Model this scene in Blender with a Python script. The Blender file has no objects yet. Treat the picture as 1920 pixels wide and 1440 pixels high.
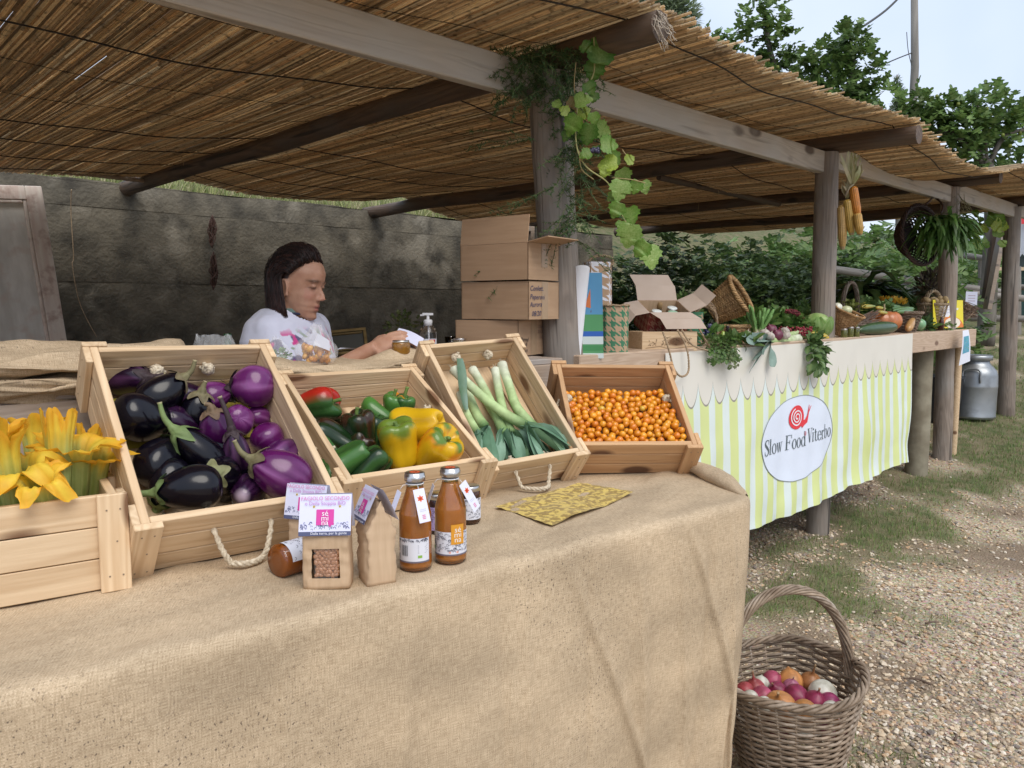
import bpy, math, random
from mathutils import Vector, Matrix, noise, Euler, Quaternion
random.seed(11)
R=math.radians; PI=math.pi; TAU=2*PI
SC=bpy.context.scene; COL=SC.collection
V=Vector
def rnd(a,b): return random.uniform(a,b)
# ---------------------------------------------------------------- camera, sky, sun, exposure
F=1440.0; CH=1.4; PIT=R(5.75)
cam=bpy.data.cameras.new('camera'); cam.lens=27; cam.sensor_width=36; cam.clip_start=.05; cam.clip_end=2000
camo=bpy.data.objects.new('camera',cam); COL.objects.link(camo)
camo.location=(0,0,CH); camo.rotation_euler=(R(90)-PIT,0,0); SC.camera=camo
W=bpy.data.worlds.new('World'); SC.world=W; W.use_nodes=True
nt=W.node_tree; nt.nodes.clear()
wo=nt.nodes.new('ShaderNodeOutputWorld'); bg=nt.nodes.new('ShaderNodeBackground')
sk=nt.nodes.new('ShaderNodeTexSky'); sk.sky_type='NISHITA'; sk.sun_disc=False
sk.sun_elevation=R(52); sk.sun_rotation=R(150); sk.dust_density=4; sk.air_density=1; sk.ozone_density=1
mx=nt.nodes.new('ShaderNodeMixRGB'); mx.inputs[0].default_value=.86
cl=nt.nodes.new('ShaderNodeTexNoise'); cl.inputs['Scale'].default_value=2.6; cl.inputs['Detail'].default_value=4
cr=nt.nodes.new('ShaderNodeValToRGB'); cr.color_ramp.elements[0].position=.3; cr.color_ramp.elements[1].position=.75
cr.color_ramp.elements[0].color=(4.7,5.7,7.4,1); cr.color_ramp.elements[1].color=(6.7,7.3,8.3,1)
tc=nt.nodes.new('ShaderNodeTexCoord')
nt.links.new(tc.outputs['Generated'],cl.inputs['Vector']); nt.links.new(cl.outputs['Fac'],cr.inputs[0])
nt.links.new(sk.outputs[0],mx.inputs[1]); nt.links.new(cr.outputs[0],mx.inputs[2]); nt.links.new(mx.outputs[0],bg.inputs[0])
bg.inputs[1].default_value=.10
nt.links.new(bg.outputs[0],wo.inputs[0])
sl=bpy.data.lights.new('sun','SUN'); sl.energy=1.5; sl.angle=R(40); sl.color=(1,.95,.86)
so=bpy.data.objects.new('sun',sl); COL.objects.link(so)
# sun from behind and right of the camera, high
so.rotation_euler=(R(38),0,R(28)); so.location=(3,-5,8)
SC.view_settings.view_transform='Standard'; SC.view_settings.look='None'
SC.view_settings.exposure=.6; SC.view_settings.gamma=1; SC.view_settings.use_curve_mapping=False
SC.cycles.max_bounces=7; SC.cycles.diffuse_bounces=4; SC.cycles.transparent_max_bounces=10
# ---------------------------------------------------------------- geometry of the place
cPI,sPI=math.cos(PIT),math.sin(PIT)
def ray(px,py):
    a=(px-960)/F; b=(720-py)/F
    return V((a,cPI+b*sPI,-sPI+b*cPI))
def at(px,py,Y):
    d=ray(px,py); return V((0,0,CH))+d*(Y/d.y)
def atz(px,py,z):
    d=ray(px,py); return V((0,0,CH))+d*((z-CH)/d.z)
def atp(px,py,o,n):
    d=ray(px,py); c=V((0,0,CH)); return c+d*((V(o)-c).dot(n)/d.dot(n))
UX,UY=.719,.695
U=V((UX,UY,0)); BK=V((-UY,UX,0))          # along the stall front, towards its back
P1=V((.167,3.0,0))
def S(t,s,z=0): return P1+U*t+BK*s+V((0,0,z))
def ats(px,py,s): return atp(px,py,P1+BK*s,BK)
def ts(p):
    q=V((p[0],p[1],0))-P1; return q.dot(U),q.dot(BK)
def sst(a,b,x):
    x=max(0,min(1,(x-a)/(b-a))); return x*x*(3-2*x)
def gz(x,y):
    t,s=ts((x,y))
    d=max(0,min(y,9)-5); z=.1*d+.01*d*d+.13*max(0,min(y,22)-9)*.8
    k=sst(6.1,7.2,t)
    b0=5.0*(1-k)+5.2*k; b1=5.1*(1-k)+8.5*k
    lift=max(0,2.38-z) if k<1 else 1.5
    lift=(2.38-z)*(1-k)+1.6*k
    if s>b0: z+=lift*sst(b0,b1,s)+.30*max(0,min(s,14)-b1)
    return z
def lerp(a,b,t): return a+(b-a)*t
def mixc(a,b,t): return tuple(lerp(a[i],b[i],t) for i in range(3))
def jt(c,k): return (c[0]*k,c[1]*k,c[2]*k)
def nz(x,y=0,z=0): return noise.noise(V((x,y,z)))
def fb(p,o=3): return noise.fractal(V(p),1.0,2.0,o)
# ---------------------------------------------------------------- objects
def tag(o,label=None,cat=None,group=None,kind=None):
    if label: o['label']=label
    if cat: o['category']=cat
    if group: o['group']=group
    if kind: o['kind']=kind
    return o
def empty(name,loc=(0,0,0),rot=None,label=None,cat=None,group=None,M=None,parent=None):
    o=bpy.data.objects.new(name,None); COL.objects.link(o); o.empty_display_size=.05
    if M is not None: o.matrix_world=M
    else:
        o.location=loc
        if rot: o.rotation_euler=rot
    if parent: o.parent=parent
    return tag(o,label,cat,group)
def mobj(name,me,parent=None,M=None,loc=None,rot=None,sc=None):
    o=bpy.data.objects.new(name,me); COL.objects.link(o)
    if parent: o.parent=parent
    if M is not None: o.matrix_local=M
    if loc is not None: o.location=loc
    if rot is not None: o.rotation_euler=rot
    if sc is not None: o.scale=sc if hasattr(sc,'__len__') else (sc,)*3
    return o
def frame(o,x=None,y=None,z=None):
    """matrix from origin and axes (any two given)"""
    if x is not None: x=V(x).normalized()
    if y is not None: y=V(y).normalized()
    if z is not None: z=V(z).normalized()
    if z is None: z=x.cross(y).normalized(); y=z.cross(x)
    elif x is None: x=y.cross(z).normalized(); y=z.cross(x)
    else:
        y=z.cross(x).normalized(); x=y.cross(z)
    M=Matrix((x,y,z)).transposed().to_4x4(); M.translation=V(o); return M
def axis_frame(o,z,roll=0):
    z=V(z).normalized(); h=V((0,0,1)) if abs(z.z)<.95 else V((1,0,0))
    x=h.cross(z).normalized(); M=frame(o,x=x,z=z)
    return M@Matrix.Rotation(roll,4,'Z')
class MB:
    def __init__(s): s.v=[];s.f=[];s.c=[];s.m=[];s.uv=None;s.sm=[]
    def add(s,vs,fs,col=(1,1,1),mi=0,M=None,smooth=True):
        b=len(s.v)
        for i,p in enumerate(vs):
            s.v.append((M@V(p)) if M is not None else V(p))
            s.c.append(col[i] if isinstance(col,list) else col)
        for f in fs:
            s.f.append([b+i for i in f]); s.m.append(mi); s.sm.append(smooth)
        return b
    def box(s,c,d,M=None,col=(1,1,1),mi=0,bev=0.0):
        hx,hy,hz=d[0]/2,d[1]/2,d[2]/2
        vs,fs=chamfer(hx,hy,hz,bev) if bev>0 else plainbox(hx,hy,hz)
        T=Matrix.Translation(V(c)); T=(M@T) if M is not None else T
        s.add(vs,fs,col,mi,T,False)
    def tube(s,pts,rad,n=8,col=(1,1,1),mi=0,M=None,caps=True,flat=1.0,up=None):
        pts=[V(p) for p in pts]; k=len(pts)
        if not hasattr(rad,'__len__'): rad=[rad]*k
        vs=[];cs=[]
        t0=(pts[1]-pts[0]).normalized()
        nrm=V(up) if up is not None else (V((0,0,1)) if abs(t0.z)<.9 else V((1,0,0)))
        for i in range(k):
            t=(pts[min(i+1,k-1)]-pts[max(i-1,0)])
            t=t.normalized() if t.length>1e-9 else t0
            nrm=(nrm-t*nrm.dot(t))
            nrm=nrm.normalized() if nrm.length>1e-6 else t.orthogonal().normalized()
            bn=t.cross(nrm)
            for j in range(n):
                a=TAU*j/n
                vs.append(pts[i]+nrm*(math.cos(a)*rad[i]*flat)+bn*(math.sin(a)*rad[i]))
                cs.append(col[i] if isinstance(col,list) else col)
        fs=[(i*n+j,i*n+(j+1)%n,(i+1)*n+(j+1)%n,(i+1)*n+j) for i in range(k-1) for j in range(n)]
        if caps: fs+=[tuple(range(n-1,-1,-1)),tuple((k-1)*n+j for j in range(n))]
        s.add(vs,fs,cs,mi,M)
    def lathe(s,prof,n=24,mod=None,colf=None,col=(1,1,1),mi=0,M=None,smooth=True):
        """prof = [(r,z)..]; mod(a,i,r,z)->(r,z)"""
        vs=[];cs=[];k=len(prof)
        for i,(r,z) in enumerate(prof):
            for j in range(n):
                a=TAU*j/n; rr,zz=(mod(a,i/(k-1),r,z) if mod else (r,z))
                vs.append((rr*math.cos(a),rr*math.sin(a),zz)); cs.append(colf(a,i/(k-1)) if colf else col)
        fs=[(i*n+j,i*n+(j+1)%n,(i+1)*n+(j+1)%n,(i+1)*n+j) for i in range(k-1) for j in range(n)]
        fs+=[tuple(range(n-1,-1,-1)),tuple((k-1)*n+j for j in range(n))]
        s.add(vs,fs,cs,mi,M,smooth)
    def grid(s,fn,nu,nv,colf=None,col=(1,1,1),mi=0,M=None,wrapu=False,uv=False,smooth=True):
        vs=[];cs=[]
        for i in range(nu+1):
            for j in range(nv+1):
                vs.append(fn(i/nu,j/nv)); cs.append(colf(i/nu,j/nv) if colf else col)
        w=nv+1
        fs=[(i*w+j,(i+1)*w+j,(i+1)*w+j+1,i*w+j+1) for i in range(nu) for j in range(nv)]
        if uv: s.uv=(s.uv or [])+[(i/nu,j/nv) for i in range(nu+1) for j in range(nv+1)]
        s.add(vs,fs,cs,mi,M,smooth)
    def ell(s,c,r,n=12,m=8,col=(1,1,1),mi=0,M=None,rot=None):
        prof=[(math.sin(PI*i/m)*1.0,-math.cos(PI*i/m)) for i in range(m+1)]
        prof[0]=(.02,-1);prof[-1]=(.02,1)
        if not hasattr(r,'__len__'): r=(r,r,r)
        T=Matrix.Translation(V(c))
        if rot is not None: T=T@(rot.to_4x4() if not isinstance(rot,tuple) else Euler(rot).to_matrix().to_4x4())
        T=T@Matrix.Diagonal((r[0],r[1],r[2],1))
        s.lathe(prof,n,col=col,mi=mi,M=(M@T if M is not None else T))
    def poly(s,pts,col=(1,1,1),mi=0,M=None,thick=0,smooth=False):
        """planar outline in xy"""
        n=len(pts)
        if thick:
            vs=[(p[0],p[1],thick/2) for p in pts]+[(p[0],p[1],-thick/2) for p in pts]
            fs=[tuple(range(n)),tuple(range(2*n-1,n-1,-1))]+[(i,i+n,(i+1)%n+n,(i+1)%n) for i in range(n)]
        else:
            vs=[(p[0],p[1],0) for p in pts]; fs=[tuple(range(n))]
        s.add(vs,fs,col,mi,M,smooth)
    def mesh(s,name,mats):
        me=bpy.data.meshes.new(name)
        me.from_pydata([tuple(p) for p in s.v],[],s.f)
        for m in (mats if isinstance(mats,(list,tuple)) else [mats]): me.materials.append(m)
        me.polygons.foreach_set('material_index',s.m)
        me.polygons.foreach_set('use_smooth',s.sm)
        a=me.color_attributes.new('col','FLOAT_COLOR','POINT')
        fl=[]
        for c in s.c: fl+=[c[0],c[1],c[2],1]
        a.data.foreach_set('color',fl)
        if s.uv:
            u=me.uv_layers.new(name='UVMap'); q=[]
            for p in me.polygons:
                for li in p.loop_indices: q+=list(s.uv[me.loops[li].vertex_index])
            u.data.foreach_set('uv',q)
        me.update(); return me
    def build(s,name,mats,parent=None,M=None,kind=None,label=None,cat=None,group=None,**k):
        o=mobj(name,s.mesh(name,mats),parent,M,**k)
        return tag(o,label,cat,group,kind)
def plainbox(x,y,z):
    vs=[(-x,-y,-z),(x,-y,-z),(x,y,-z),(-x,y,-z),(-x,-y,z),(x,-y,z),(x,y,z),(-x,y,z)]
    return vs,[(0,3,2,1),(4,5,6,7),(0,1,5,4),(1,2,6,5),(2,3,7,6),(3,0,4,7)]
def chamfer(x,y,z,b):
    b=min(b,x*.5,y*.5,z*.5)
    vs=[];idx={}
    for sx in (-1,1):
        for sy in (-1,1):
            for sz in (-1,1):
                for k,(dx,dy,dz) in enumerate(((0,1,1),(1,0,1),(1,1,0))):
                    idx[(sx,sy,sz,k)]=len(vs); vs.append((sx*(x-b*dx),sy*(y-b*dy),sz*(z-b*dz)))
    fs=[]
    def q(*a): fs.append([idx[i] for i in a])
    for s in (-1,1):
        q((s,-1,-1,0),(s,1,-1,0),(s,1,1,0),(s,-1,1,0)); q((-1,s,-1,1),(1,s,-1,1),(1,s,1,1),(-1,s,1,1)); q((-1,-1,s,2),(1,-1,s,2),(1,1,s,2),(-1,1,s,2))
    for a in (-1,1):
        for b_ in (-1,1):
            q((a,b_,-1,0),(a,b_,1,0),(a,b_,1,1),(a,b_,-1,1)); q((a,-1,b_,0),(a,1,b_,0),(a,1,b_,2),(a,-1,b_,2)); q((-1,a,b_,1),(1,a,b_,1),(1,a,b_,2),(-1,a,b_,2))
    for sx in (-1,1):
        for sy in (-1,1):
            for sz in (-1,1): q((sx,sy,sz,0),(sx,sy,sz,1),(sx,sy,sz,2))
    # fix winding
    out=[]
    for f in fs:
        c=V((0,0,0))
        for i in f: c+=V(vs[i])
        n=(V(vs[f[1]])-V(vs[f[0]])).cross(V(vs[f[2]])-V(vs[f[1]]))
        out.append(f if n.dot(c)>0 else f[::-1])
    return vs,out
_bc={}
def piece(name,size,loc,mat_,parent=None,rot=None,M=None,bev=.0015):
    """one board or block as an object; alike sizes share their mesh"""
    k=(tuple(round(a,4) for a in size),mat_.name,bev)
    if k not in _bc:
        b=MB(); b.box((0,0,0),size,bev=bev); _bc[k]=b.mesh(name,mat_)
    return mobj(name,_bc[k],parent,M,None if M is not None else loc,rot)
def bez(p,n=12):
    """smooth curve through points"""
    p=[V(a) for a in p]; out=[]
    for i in range(len(p)-1):
        a=p[max(i-1,0)];b=p[i];c=p[i+1];d=p[min(i+2,len(p)-1)]
        for k in range(n):
            t=k/n
            out.append(.5*((2*b)+(c-a)*t+(2*a-5*b+4*c-d)*t*t+(3*b-a-3*c+d)*t**3))
    out.append(p[-1]); return out
def text_mb(mb,txt,size,M,col=(1,1,1),mi=0,align='CENTER',sx=1.0,shear=0):
    cu=bpy.data.curves.new('t','FONT'); cu.body=txt; cu.size=size; cu.align_x=align; cu.resolution_u=2; cu.shear=shear
    o=bpy.data.objects.new('t',cu); COL.objects.link(o)
    dg=bpy.context.evaluated_depsgraph_get(); me=bpy.data.meshes.new_from_object(o.evaluated_get(dg))
    mb.add([(v.co.x*sx,v.co.y,v.co.z) for v in me.vertices],[tuple(p.vertices) for p in me.polygons],col,mi,M,False)
    bpy.data.objects.remove(o); bpy.data.curves.remove(cu); bpy.data.meshes.remove(me)
# ---------------------------------------------------------------- materials
def nodes(name):
    m=bpy.data.materials.new(name); m.use_nodes=True; n=m.node_tree; return m,n,n.nodes['Principled BSDF']
def mat(name,c=None,c2=None,scale=20,st=(1,1,1),detail=5,rough=.6,bump=0,bs=None,bst=None,metal=0,trans=0,ior=1.45,sss=0,sssr=(.01,.006,.003),coat=0,var=0,ramp=(.35,.65),c3=None,s3=3,r3=(.55,.7),transl=0,coord='Object',spec=.5,rr=0,alpha=None,sheen=0,bd=.02,dist=0):
    """principled material. c None = colour attribute; c2 mixed by noise; c3 = large stains"""
    m,n,P=nodes(name); N=n.nodes; L=n.links
    tc=N.new('ShaderNodeTexCoord'); oi=N.new('ShaderNodeObjectInfo')
    ad=N.new('ShaderNodeVectorMath'); ad.operation='MULTIPLY_ADD'
    cb=N.new('ShaderNodeCombineXYZ')
    for i in range(3): L.new(oi.outputs['Random'],cb.inputs[i])
    L.new(cb.outputs[0],ad.inputs[0]); ad.inputs[1].default_value=(17,31,13); L.new(tc.outputs[coord],ad.inputs[2])
    def nt_(sc,s_,d=detail,di=0):
        mp=N.new('ShaderNodeMapping'); mp.inputs['Scale'].default_value=s_; L.new(ad.outputs[0],mp.inputs[0])
        t=N.new('ShaderNodeTexNoise'); t.inputs['Scale'].default_value=sc; t.inputs['Detail'].default_value=d; t.inputs['Distortion'].default_value=di
        L.new(mp.outputs[0],t.inputs['Vector']); return t
    def rp(t,a,b):
        r=N.new('ShaderNodeMapRange'); r.inputs['From Min'].default_value=a; r.inputs['From Max'].default_value=b; L.new(t.outputs['Fac'],r.inputs['Value']); return r.outputs[0]
    if c is None:
        at_=N.new('ShaderNodeAttribute'); at_.attribute_name='col'; col=at_.outputs['Color']
        if c2 is not None:   # multiply variation by c2..1
            mm=N.new('ShaderNodeMixRGB'); mm.blend_type='MULTIPLY'; L.new(rp(nt_(scale,st),*ramp),mm.inputs[0]); L.new(col,mm.inputs[1]); mm.inputs[2].default_value=(*c2,1); col=mm.outputs[0]
    elif c2 is not None:
        mm=N.new('ShaderNodeMixRGB'); L.new(rp(nt_(scale,st,detail,dist),*ramp),mm.inputs[0]); mm.inputs[1].default_value=(*c,1); mm.inputs[2].default_value=(*c2,1); col=mm.outputs[0]
    else:
        rg=N.new('ShaderNodeRGB'); rg.outputs[0].default_value=(*c,1); col=rg.outputs[0]
    if c3 is not None:
        mm=N.new('ShaderNodeMixRGB'); L.new(rp(nt_(s3,(1,1,1),4),*r3),mm.inputs[0]); L.new(col,mm.inputs[1]); mm.inputs[2].default_value=(*c3,1); col=mm.outputs[0]
    if var:
        h=N.new('ShaderNodeHueSaturation'); mr=N.new('ShaderNodeMapRange'); mr.inputs['To Min'].default_value=1-var; mr.inputs['To Max'].default_value=1+var
        L.new(oi.outputs['Random'],mr.inputs['Value']); L.new(mr.outputs[0],h.inputs['Value']); L.new(col,h.inputs['Color']); col=h.outputs[0]
    L.new(col,P.inputs['Base Color'])
    P.inputs['Roughness'].default_value=rough; P.inputs['Metallic'].default_value=metal; P.inputs['IOR'].default_value=ior
    P.inputs['Specular IOR Level'].default_value=spec
    if rr: 
        t=nt_(scale*.5,(1,1,1)); r=N.new('ShaderNodeMapRange'); r.inputs['To Min'].default_value=rough-rr; r.inputs['To Max'].default_value=rough+rr; L.new(t.outputs['Fac'],r.inputs['Value']); L.new(r.outputs[0],P.inputs['Roughness'])
    P.inputs['Transmission Weight'].default_value=trans
    if sss: P.inputs['Subsurface Weight'].default_value=sss; P.inputs['Subsurface Radius'].default_value=sssr; P.inputs['Subsurface Scale'].default_value=1
    P.inputs['Coat Weight'].default_value=coat; P.inputs['Coat Roughness'].default_value=.08
    if sheen: P.inputs['Sheen Weight'].default_value=sheen
    if alpha is not None: P.inputs['Alpha'].default_value=alpha
    if bump:
        t=nt_(bs or scale,bst or st,6); b=N.new('ShaderNodeBump'); b.inputs['Strength'].default_value=bump; b.inputs['Distance'].default_value=bd
        L.new(t.outputs['Fac'],b.inputs['Height']); L.new(b.outputs[0],P.inputs['Normal'])
    if transl:
        o=N['Material Output']; tr=N.new('ShaderNodeBsdfTranslucent'); ms=N.new('ShaderNodeMixShader'); ms.inputs[0].default_value=transl
        L.new(col,tr.inputs[0]); L.new(P.outputs[0],ms.inputs[1]); L.new(tr.outputs[0],ms.inputs[2]); L.new(ms.outputs[0],o.inputs[0])
    return m
def wood(name,c1,c2,knot=None,sc=1.0,rough=.62,var=.1,along='x',grey=None,rings=60,bump=.25,crack=0):
    m,n,P=nodes(name); N=n.nodes; L=n.links
    tc=N.new('ShaderNodeTexCoord'); oi=N.new('ShaderNodeObjectInfo'); cb=N.new('ShaderNodeCombineXYZ')
    for i in range(3): L.new(oi.outputs['Random'],cb.inputs[i])
    ad=N.new('ShaderNodeVectorMath'); ad.operation='MULTIPLY_ADD'; L.new(cb.outputs[0],ad.inputs[0]); ad.inputs[1].default_value=(9,7,5); L.new(tc.outputs['Object'],ad.inputs[2])
    mp=N.new('ShaderNodeMapping'); s=[sc*14]*3; s['xyz'.index(along)]=sc*1.1; mp.inputs['Scale'].default_value=s; L.new(ad.outputs[0],mp.inputs[0])
    big=N.new('ShaderNodeTexNoise'); big.inputs['Scale'].default_value=1.0; big.inputs['Detail'].default_value=2; big.inputs['Distortion'].default_value=.6; L.new(mp.outputs[0],big.inputs['Vector'])
    # rings: sine of the smooth field
    mu=N.new('ShaderNodeMath'); mu.operation='MULTIPLY'; mu.inputs[1].default_value=rings; L.new(big.outputs['Fac'],mu.inputs[0])
    si=N.new('ShaderNodeMath'); si.operation='SINE'; L.new(mu.outputs[0],si.inputs[0])
    mr=N.new('ShaderNodeMapRange'); mr.inputs['From Min'].default_value=-1; mr.inputs['From Max'].default_value=1; L.new(si.outputs[0],mr.inputs['Value'])
    fn=N.new('ShaderNodeTexNoise'); fn.inputs['Scale'].default_value=9; fn.inputs['Detail'].default_value=5; L.new(mp.outputs[0],fn.inputs['Vector'])
    mixf=N.new('ShaderNodeMath'); mixf.operation='MULTIPLY_ADD'; mixf.inputs[1].default_value=.42; L.new(mr.outputs[0],mixf.inputs[0]); 
    f2=N.new('ShaderNodeMath'); f2.operation='MULTIPLY'; f2.inputs[1].default_value=.6; L.new(fn.outputs['Fac'],f2.inputs[0]); L.new(f2.outputs[0],mixf.inputs[2])
    mm=N.new('ShaderNodeMixRGB'); L.new(mixf.outputs[0],mm.inputs[0]); mm.inputs[1].default_value=(*c1,1); mm.inputs[2].default_value=(*c2,1); col=mm.outputs[0]
    if knot:
        mk=N.new('ShaderNodeMapping'); s=[sc*16]*3; s['xyz'.index(along)]=sc*7; mk.inputs['Scale'].default_value=s; L.new(ad.outputs[0],mk.inputs[0])
        vo=N.new('ShaderNodeTexVoronoi'); vo.inputs['Scale'].default_value=.62; L.new(mk.outputs[0],vo.inputs['Vector'])
        kr=N.new('ShaderNodeMapRange'); kr.inputs['From Min'].default_value=.15; kr.inputs['From Max'].default_value=.24; kr.inputs['To Min'].default_value=1; kr.inputs['To Max'].default_value=0; L.new(vo.outputs['Distance'],kr.inputs['Value'])
        m2=N.new('ShaderNodeMixRGB'); L.new(kr.outputs[0],m2.inputs[0]); L.new(col,m2.inputs[1]); m2.inputs[2].default_value=(*knot,1); col=m2.outputs[0]
    if grey:
        g=N.new('ShaderNodeTexNoise'); g.inputs['Scale'].default_value=3; g.inputs['Detail'].default_value=4; L.new(ad.outputs[0],g.inputs['Vector'])
        gr=N.new('ShaderNodeMapRange'); gr.inputs['From Min'].default_value=.42; gr.inputs['From Max'].default_value=.66; L.new(g.outputs['Fac'],gr.inputs['Value'])
        m3=N.new('ShaderNodeMixRGB'); L.new(gr.outputs[0],m3.inputs[0]); L.new(col,m3.inputs[1]); m3.inputs[2].default_value=(*grey,1); col=m3.outputs[0]
    if crack:
        mc_=N.new('ShaderNodeMapping'); s=[34*sc]*3; s['xyz'.index(along)]=sc*1.6; mc_.inputs['Scale'].default_value=s; L.new(ad.outputs[0],mc_.inputs[0])
        cn=N.new('ShaderNodeTexNoise'); cn.inputs['Scale'].default_value=1; cn.inputs['Detail'].default_value=3; cn.inputs['Distortion'].default_value=.3; L.new(mc_.outputs[0],cn.inputs['Vector'])
        cm=N.new('ShaderNodeMapRange'); cm.inputs['From Min'].default_value=.60; cm.inputs['From Max'].default_value=.68; cm.inputs['To Max'].default_value=crack; L.new(cn.outputs['Fac'],cm.inputs['Value'])
        m5=N.new('ShaderNodeMixRGB'); L.new(cm.outputs[0],m5.inputs[0]); L.new(col,m5.inputs[1]); m5.inputs[2].default_value=(c2[0]*.25,c2[1]*.25,c2[2]*.25,1); col=m5.outputs[0]
    h=N.new('ShaderNodeHueSaturation'); v=N.new('ShaderNodeMapRange'); v.inputs['To Min'].default_value=1-var; v.inputs['To Max'].default_value=1+var; L.new(oi.outputs['Random'],v.inputs['Value']); L.new(v.outputs[0],h.inputs['Value']); L.new(col,h.inputs['Color'])
    L.new(h.outputs[0],P.inputs['Base Color']); P.inputs['Roughness'].default_value=rough
    b=N.new('ShaderNodeBump'); b.inputs['Strength'].default_value=bump; b.inputs['Distance'].default_value=.004; L.new(mixf.outputs[0],b.inputs['Height']); L.new(b.outputs[0],P.inputs['Normal'])
    return m
def weave(name,c1,c2,per=.0024,stain=None,bump=.5,uvscale=(1,1)):
    """woven cloth; the UV map is in metres"""
    m,n,P=nodes(name); N=n.nodes; L=n.links
    tc=N.new('ShaderNodeTexCoord')
    def nn(s,v=1,d=3):
        mp=N.new('ShaderNodeMapping'); mp.inputs['Scale'].default_value=(*s,1); L.new(tc.outputs['UV'],mp.inputs[0])
        t=N.new('ShaderNodeTexNoise'); t.inputs['Scale'].default_value=v; t.inputs['Detail'].default_value=d; L.new(mp.outputs[0],t.inputs['Vector']); return t.outputs['Fac']
    a=nn((45,1/per)); b=nn((1/per,45))
    mp=N.new('ShaderNodeMapping'); mp.inputs['Scale'].default_value=(1/per,1/per,1); L.new(tc.outputs['UV'],mp.inputs[0])
    ck=N.new('ShaderNodeTexChecker'); ck.inputs['Scale'].default_value=1; L.new(mp.outputs[0],ck.inputs['Vector'])
    mf=N.new('ShaderNodeMix'); L.new(ck.outputs['Fac'],mf.inputs[0]); L.new(a,mf.inputs[2]); L.new(b,mf.inputs[3])
    r=N.new('ShaderNodeMapRange'); r.inputs['From Min'].default_value=.3; r.inputs['From Max'].default_value=.68; L.new(mf.outputs[0],r.inputs['Value'])
    mm=N.new('ShaderNodeMixRGB'); L.new(r.outputs[0],mm.inputs[0]); mm.inputs[1].default_value=(*c2,1); mm.inputs[2].default_value=(*c1,1); col=mm.outputs[0]
    big=nn((3.5,7),1,6); r2=N.new('ShaderNodeMapRange'); r2.inputs['From Min'].default_value=.35; r2.inputs['From Max'].default_value=.7; r2.inputs['To Min'].default_value=.80; r2.inputs['To Max'].default_value=1.14; L.new(big,r2.inputs['Value'])
    h=N.new('ShaderNodeHueSaturation'); L.new(r2.outputs[0],h.inputs['Value']); L.new(col,h.inputs['Color']); col=h.outputs[0]
    if stain:
        sp_=nn((230,150),1,1); r3=N.new('ShaderNodeMapRange'); r3.inputs['From Min'].default_value=.62; r3.inputs['From Max'].default_value=.74; L.new(sp_,r3.inputs['Value'])
        bg_=nn((2.2,2.2),1,2); r4=N.new('ShaderNodeMapRange'); r4.inputs['From Min'].default_value=.5; r4.inputs['From Max'].default_value=.62; L.new(bg_,r4.inputs['Value'])
        ml=N.new('ShaderNodeMath'); ml.operation='MULTIPLY'; L.new(r3.outputs[0],ml.inputs[0]); L.new(r4.outputs[0],ml.inputs[1])
        ms=N.new('ShaderNodeMixRGB'); L.new(ml.outputs[0],ms.inputs[0]); L.new(col,ms.inputs[1]); ms.inputs[2].default_value=(*stain,1); col=ms.outputs[0]
    L.new(col,P.inputs['Base Color']); P.inputs['Roughness'].default_value=.9; P.inputs['Specular IOR Level'].default_value=.15
    bp=N.new('ShaderNodeBump'); bp.inputs['Strength'].default_value=bump; bp.inputs['Distance'].default_value=.0015; L.new(mf.outputs[0],bp.inputs['Height']); L.new(bp.outputs[0],P.inputs['Normal'])
    return m
M_={}
M_['pine']=wood('pine_wood',(.75,.57,.37),(.53,.355,.20),knot=(.17,.085,.04),var=.13,grey=None)
M_['pine2']=wood('warm_pine_wood',(.60,.37,.19),(.44,.245,.115),knot=(.13,.06,.03),var=.13)
M_['oldplank']=wood('weathered_plank_wood',(.42,.32,.24),(.27,.19,.13),knot=(.09,.06,.05),var=.08,grey=(.33,.29,.26))
M_['counterwood']=wood('counter_wood',(.60,.46,.34),(.42,.29,.2),knot=(.2,.12,.08),var=.06,rings=90)
M_['beam']=wood('grey_beam_wood',(.52,.46,.39),(.37,.315,.26),knot=(.12,.09,.07),var=.06,grey=(.44,.41,.37),sc=.7,crack=.45,bump=.4)
M_['log']=wood('round_log_wood',(.31,.25,.205),(.16,.125,.10),knot=(.17,.13,.105),var=.1,along='z',sc=.8,grey=(.27,.245,.22),bump=.7,crack=.85)
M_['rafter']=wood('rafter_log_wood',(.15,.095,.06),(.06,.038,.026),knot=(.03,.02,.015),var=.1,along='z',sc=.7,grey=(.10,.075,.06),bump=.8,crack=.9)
M_['reed']=mat('reed_cane',None,c2=(.42,.38,.35),scale=42,st=(1,1,1),rough=.5,transl=.68,ramp=(.55,.72))
M_['wire']=mat('rusty_wire',(.03,.024,.02),rough=.7)
M_['concrete']=mat('old_concrete',(.172,.150,.112),(.062,.055,.043),scale=4.2,rough=.92,bump=.32,bs=34,c3=(.235,.21,.165),s3=2.6,r3=(.56,.68),detail=8,ramp=(.35,.68),bd=.05)
M_['burlap']=weave('burlap_cloth',(.63,.495,.34),(.35,.255,.16),stain=(.16,.12,.085))
M_['rope']=mat('natural_rope',(.68,.59,.45),(.42,.34,.24),scale=160,rough=.9,bump=.5,bd=.002)
M_['twine']=mat('jute_twine',(.42,.31,.2),(.27,.19,.12),scale=90,rough=.9)
M_['cardboard']=mat('brown_cardboard',(.44,.29,.18),(.39,.25,.15),scale=6,st=(1,1,12),rough=.85,c3=(.36,.23,.14),s3=4,bump=.1,bd=.003)
M_['tape']=mat('packing_tape',(.38,.26,.16),rough=.25,spec=.5)
M_['leaf']=mat('leaf_green',None,c2=(.62,.72,.45),scale=14,rough=.45,transl=.33,var=.12)
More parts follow.
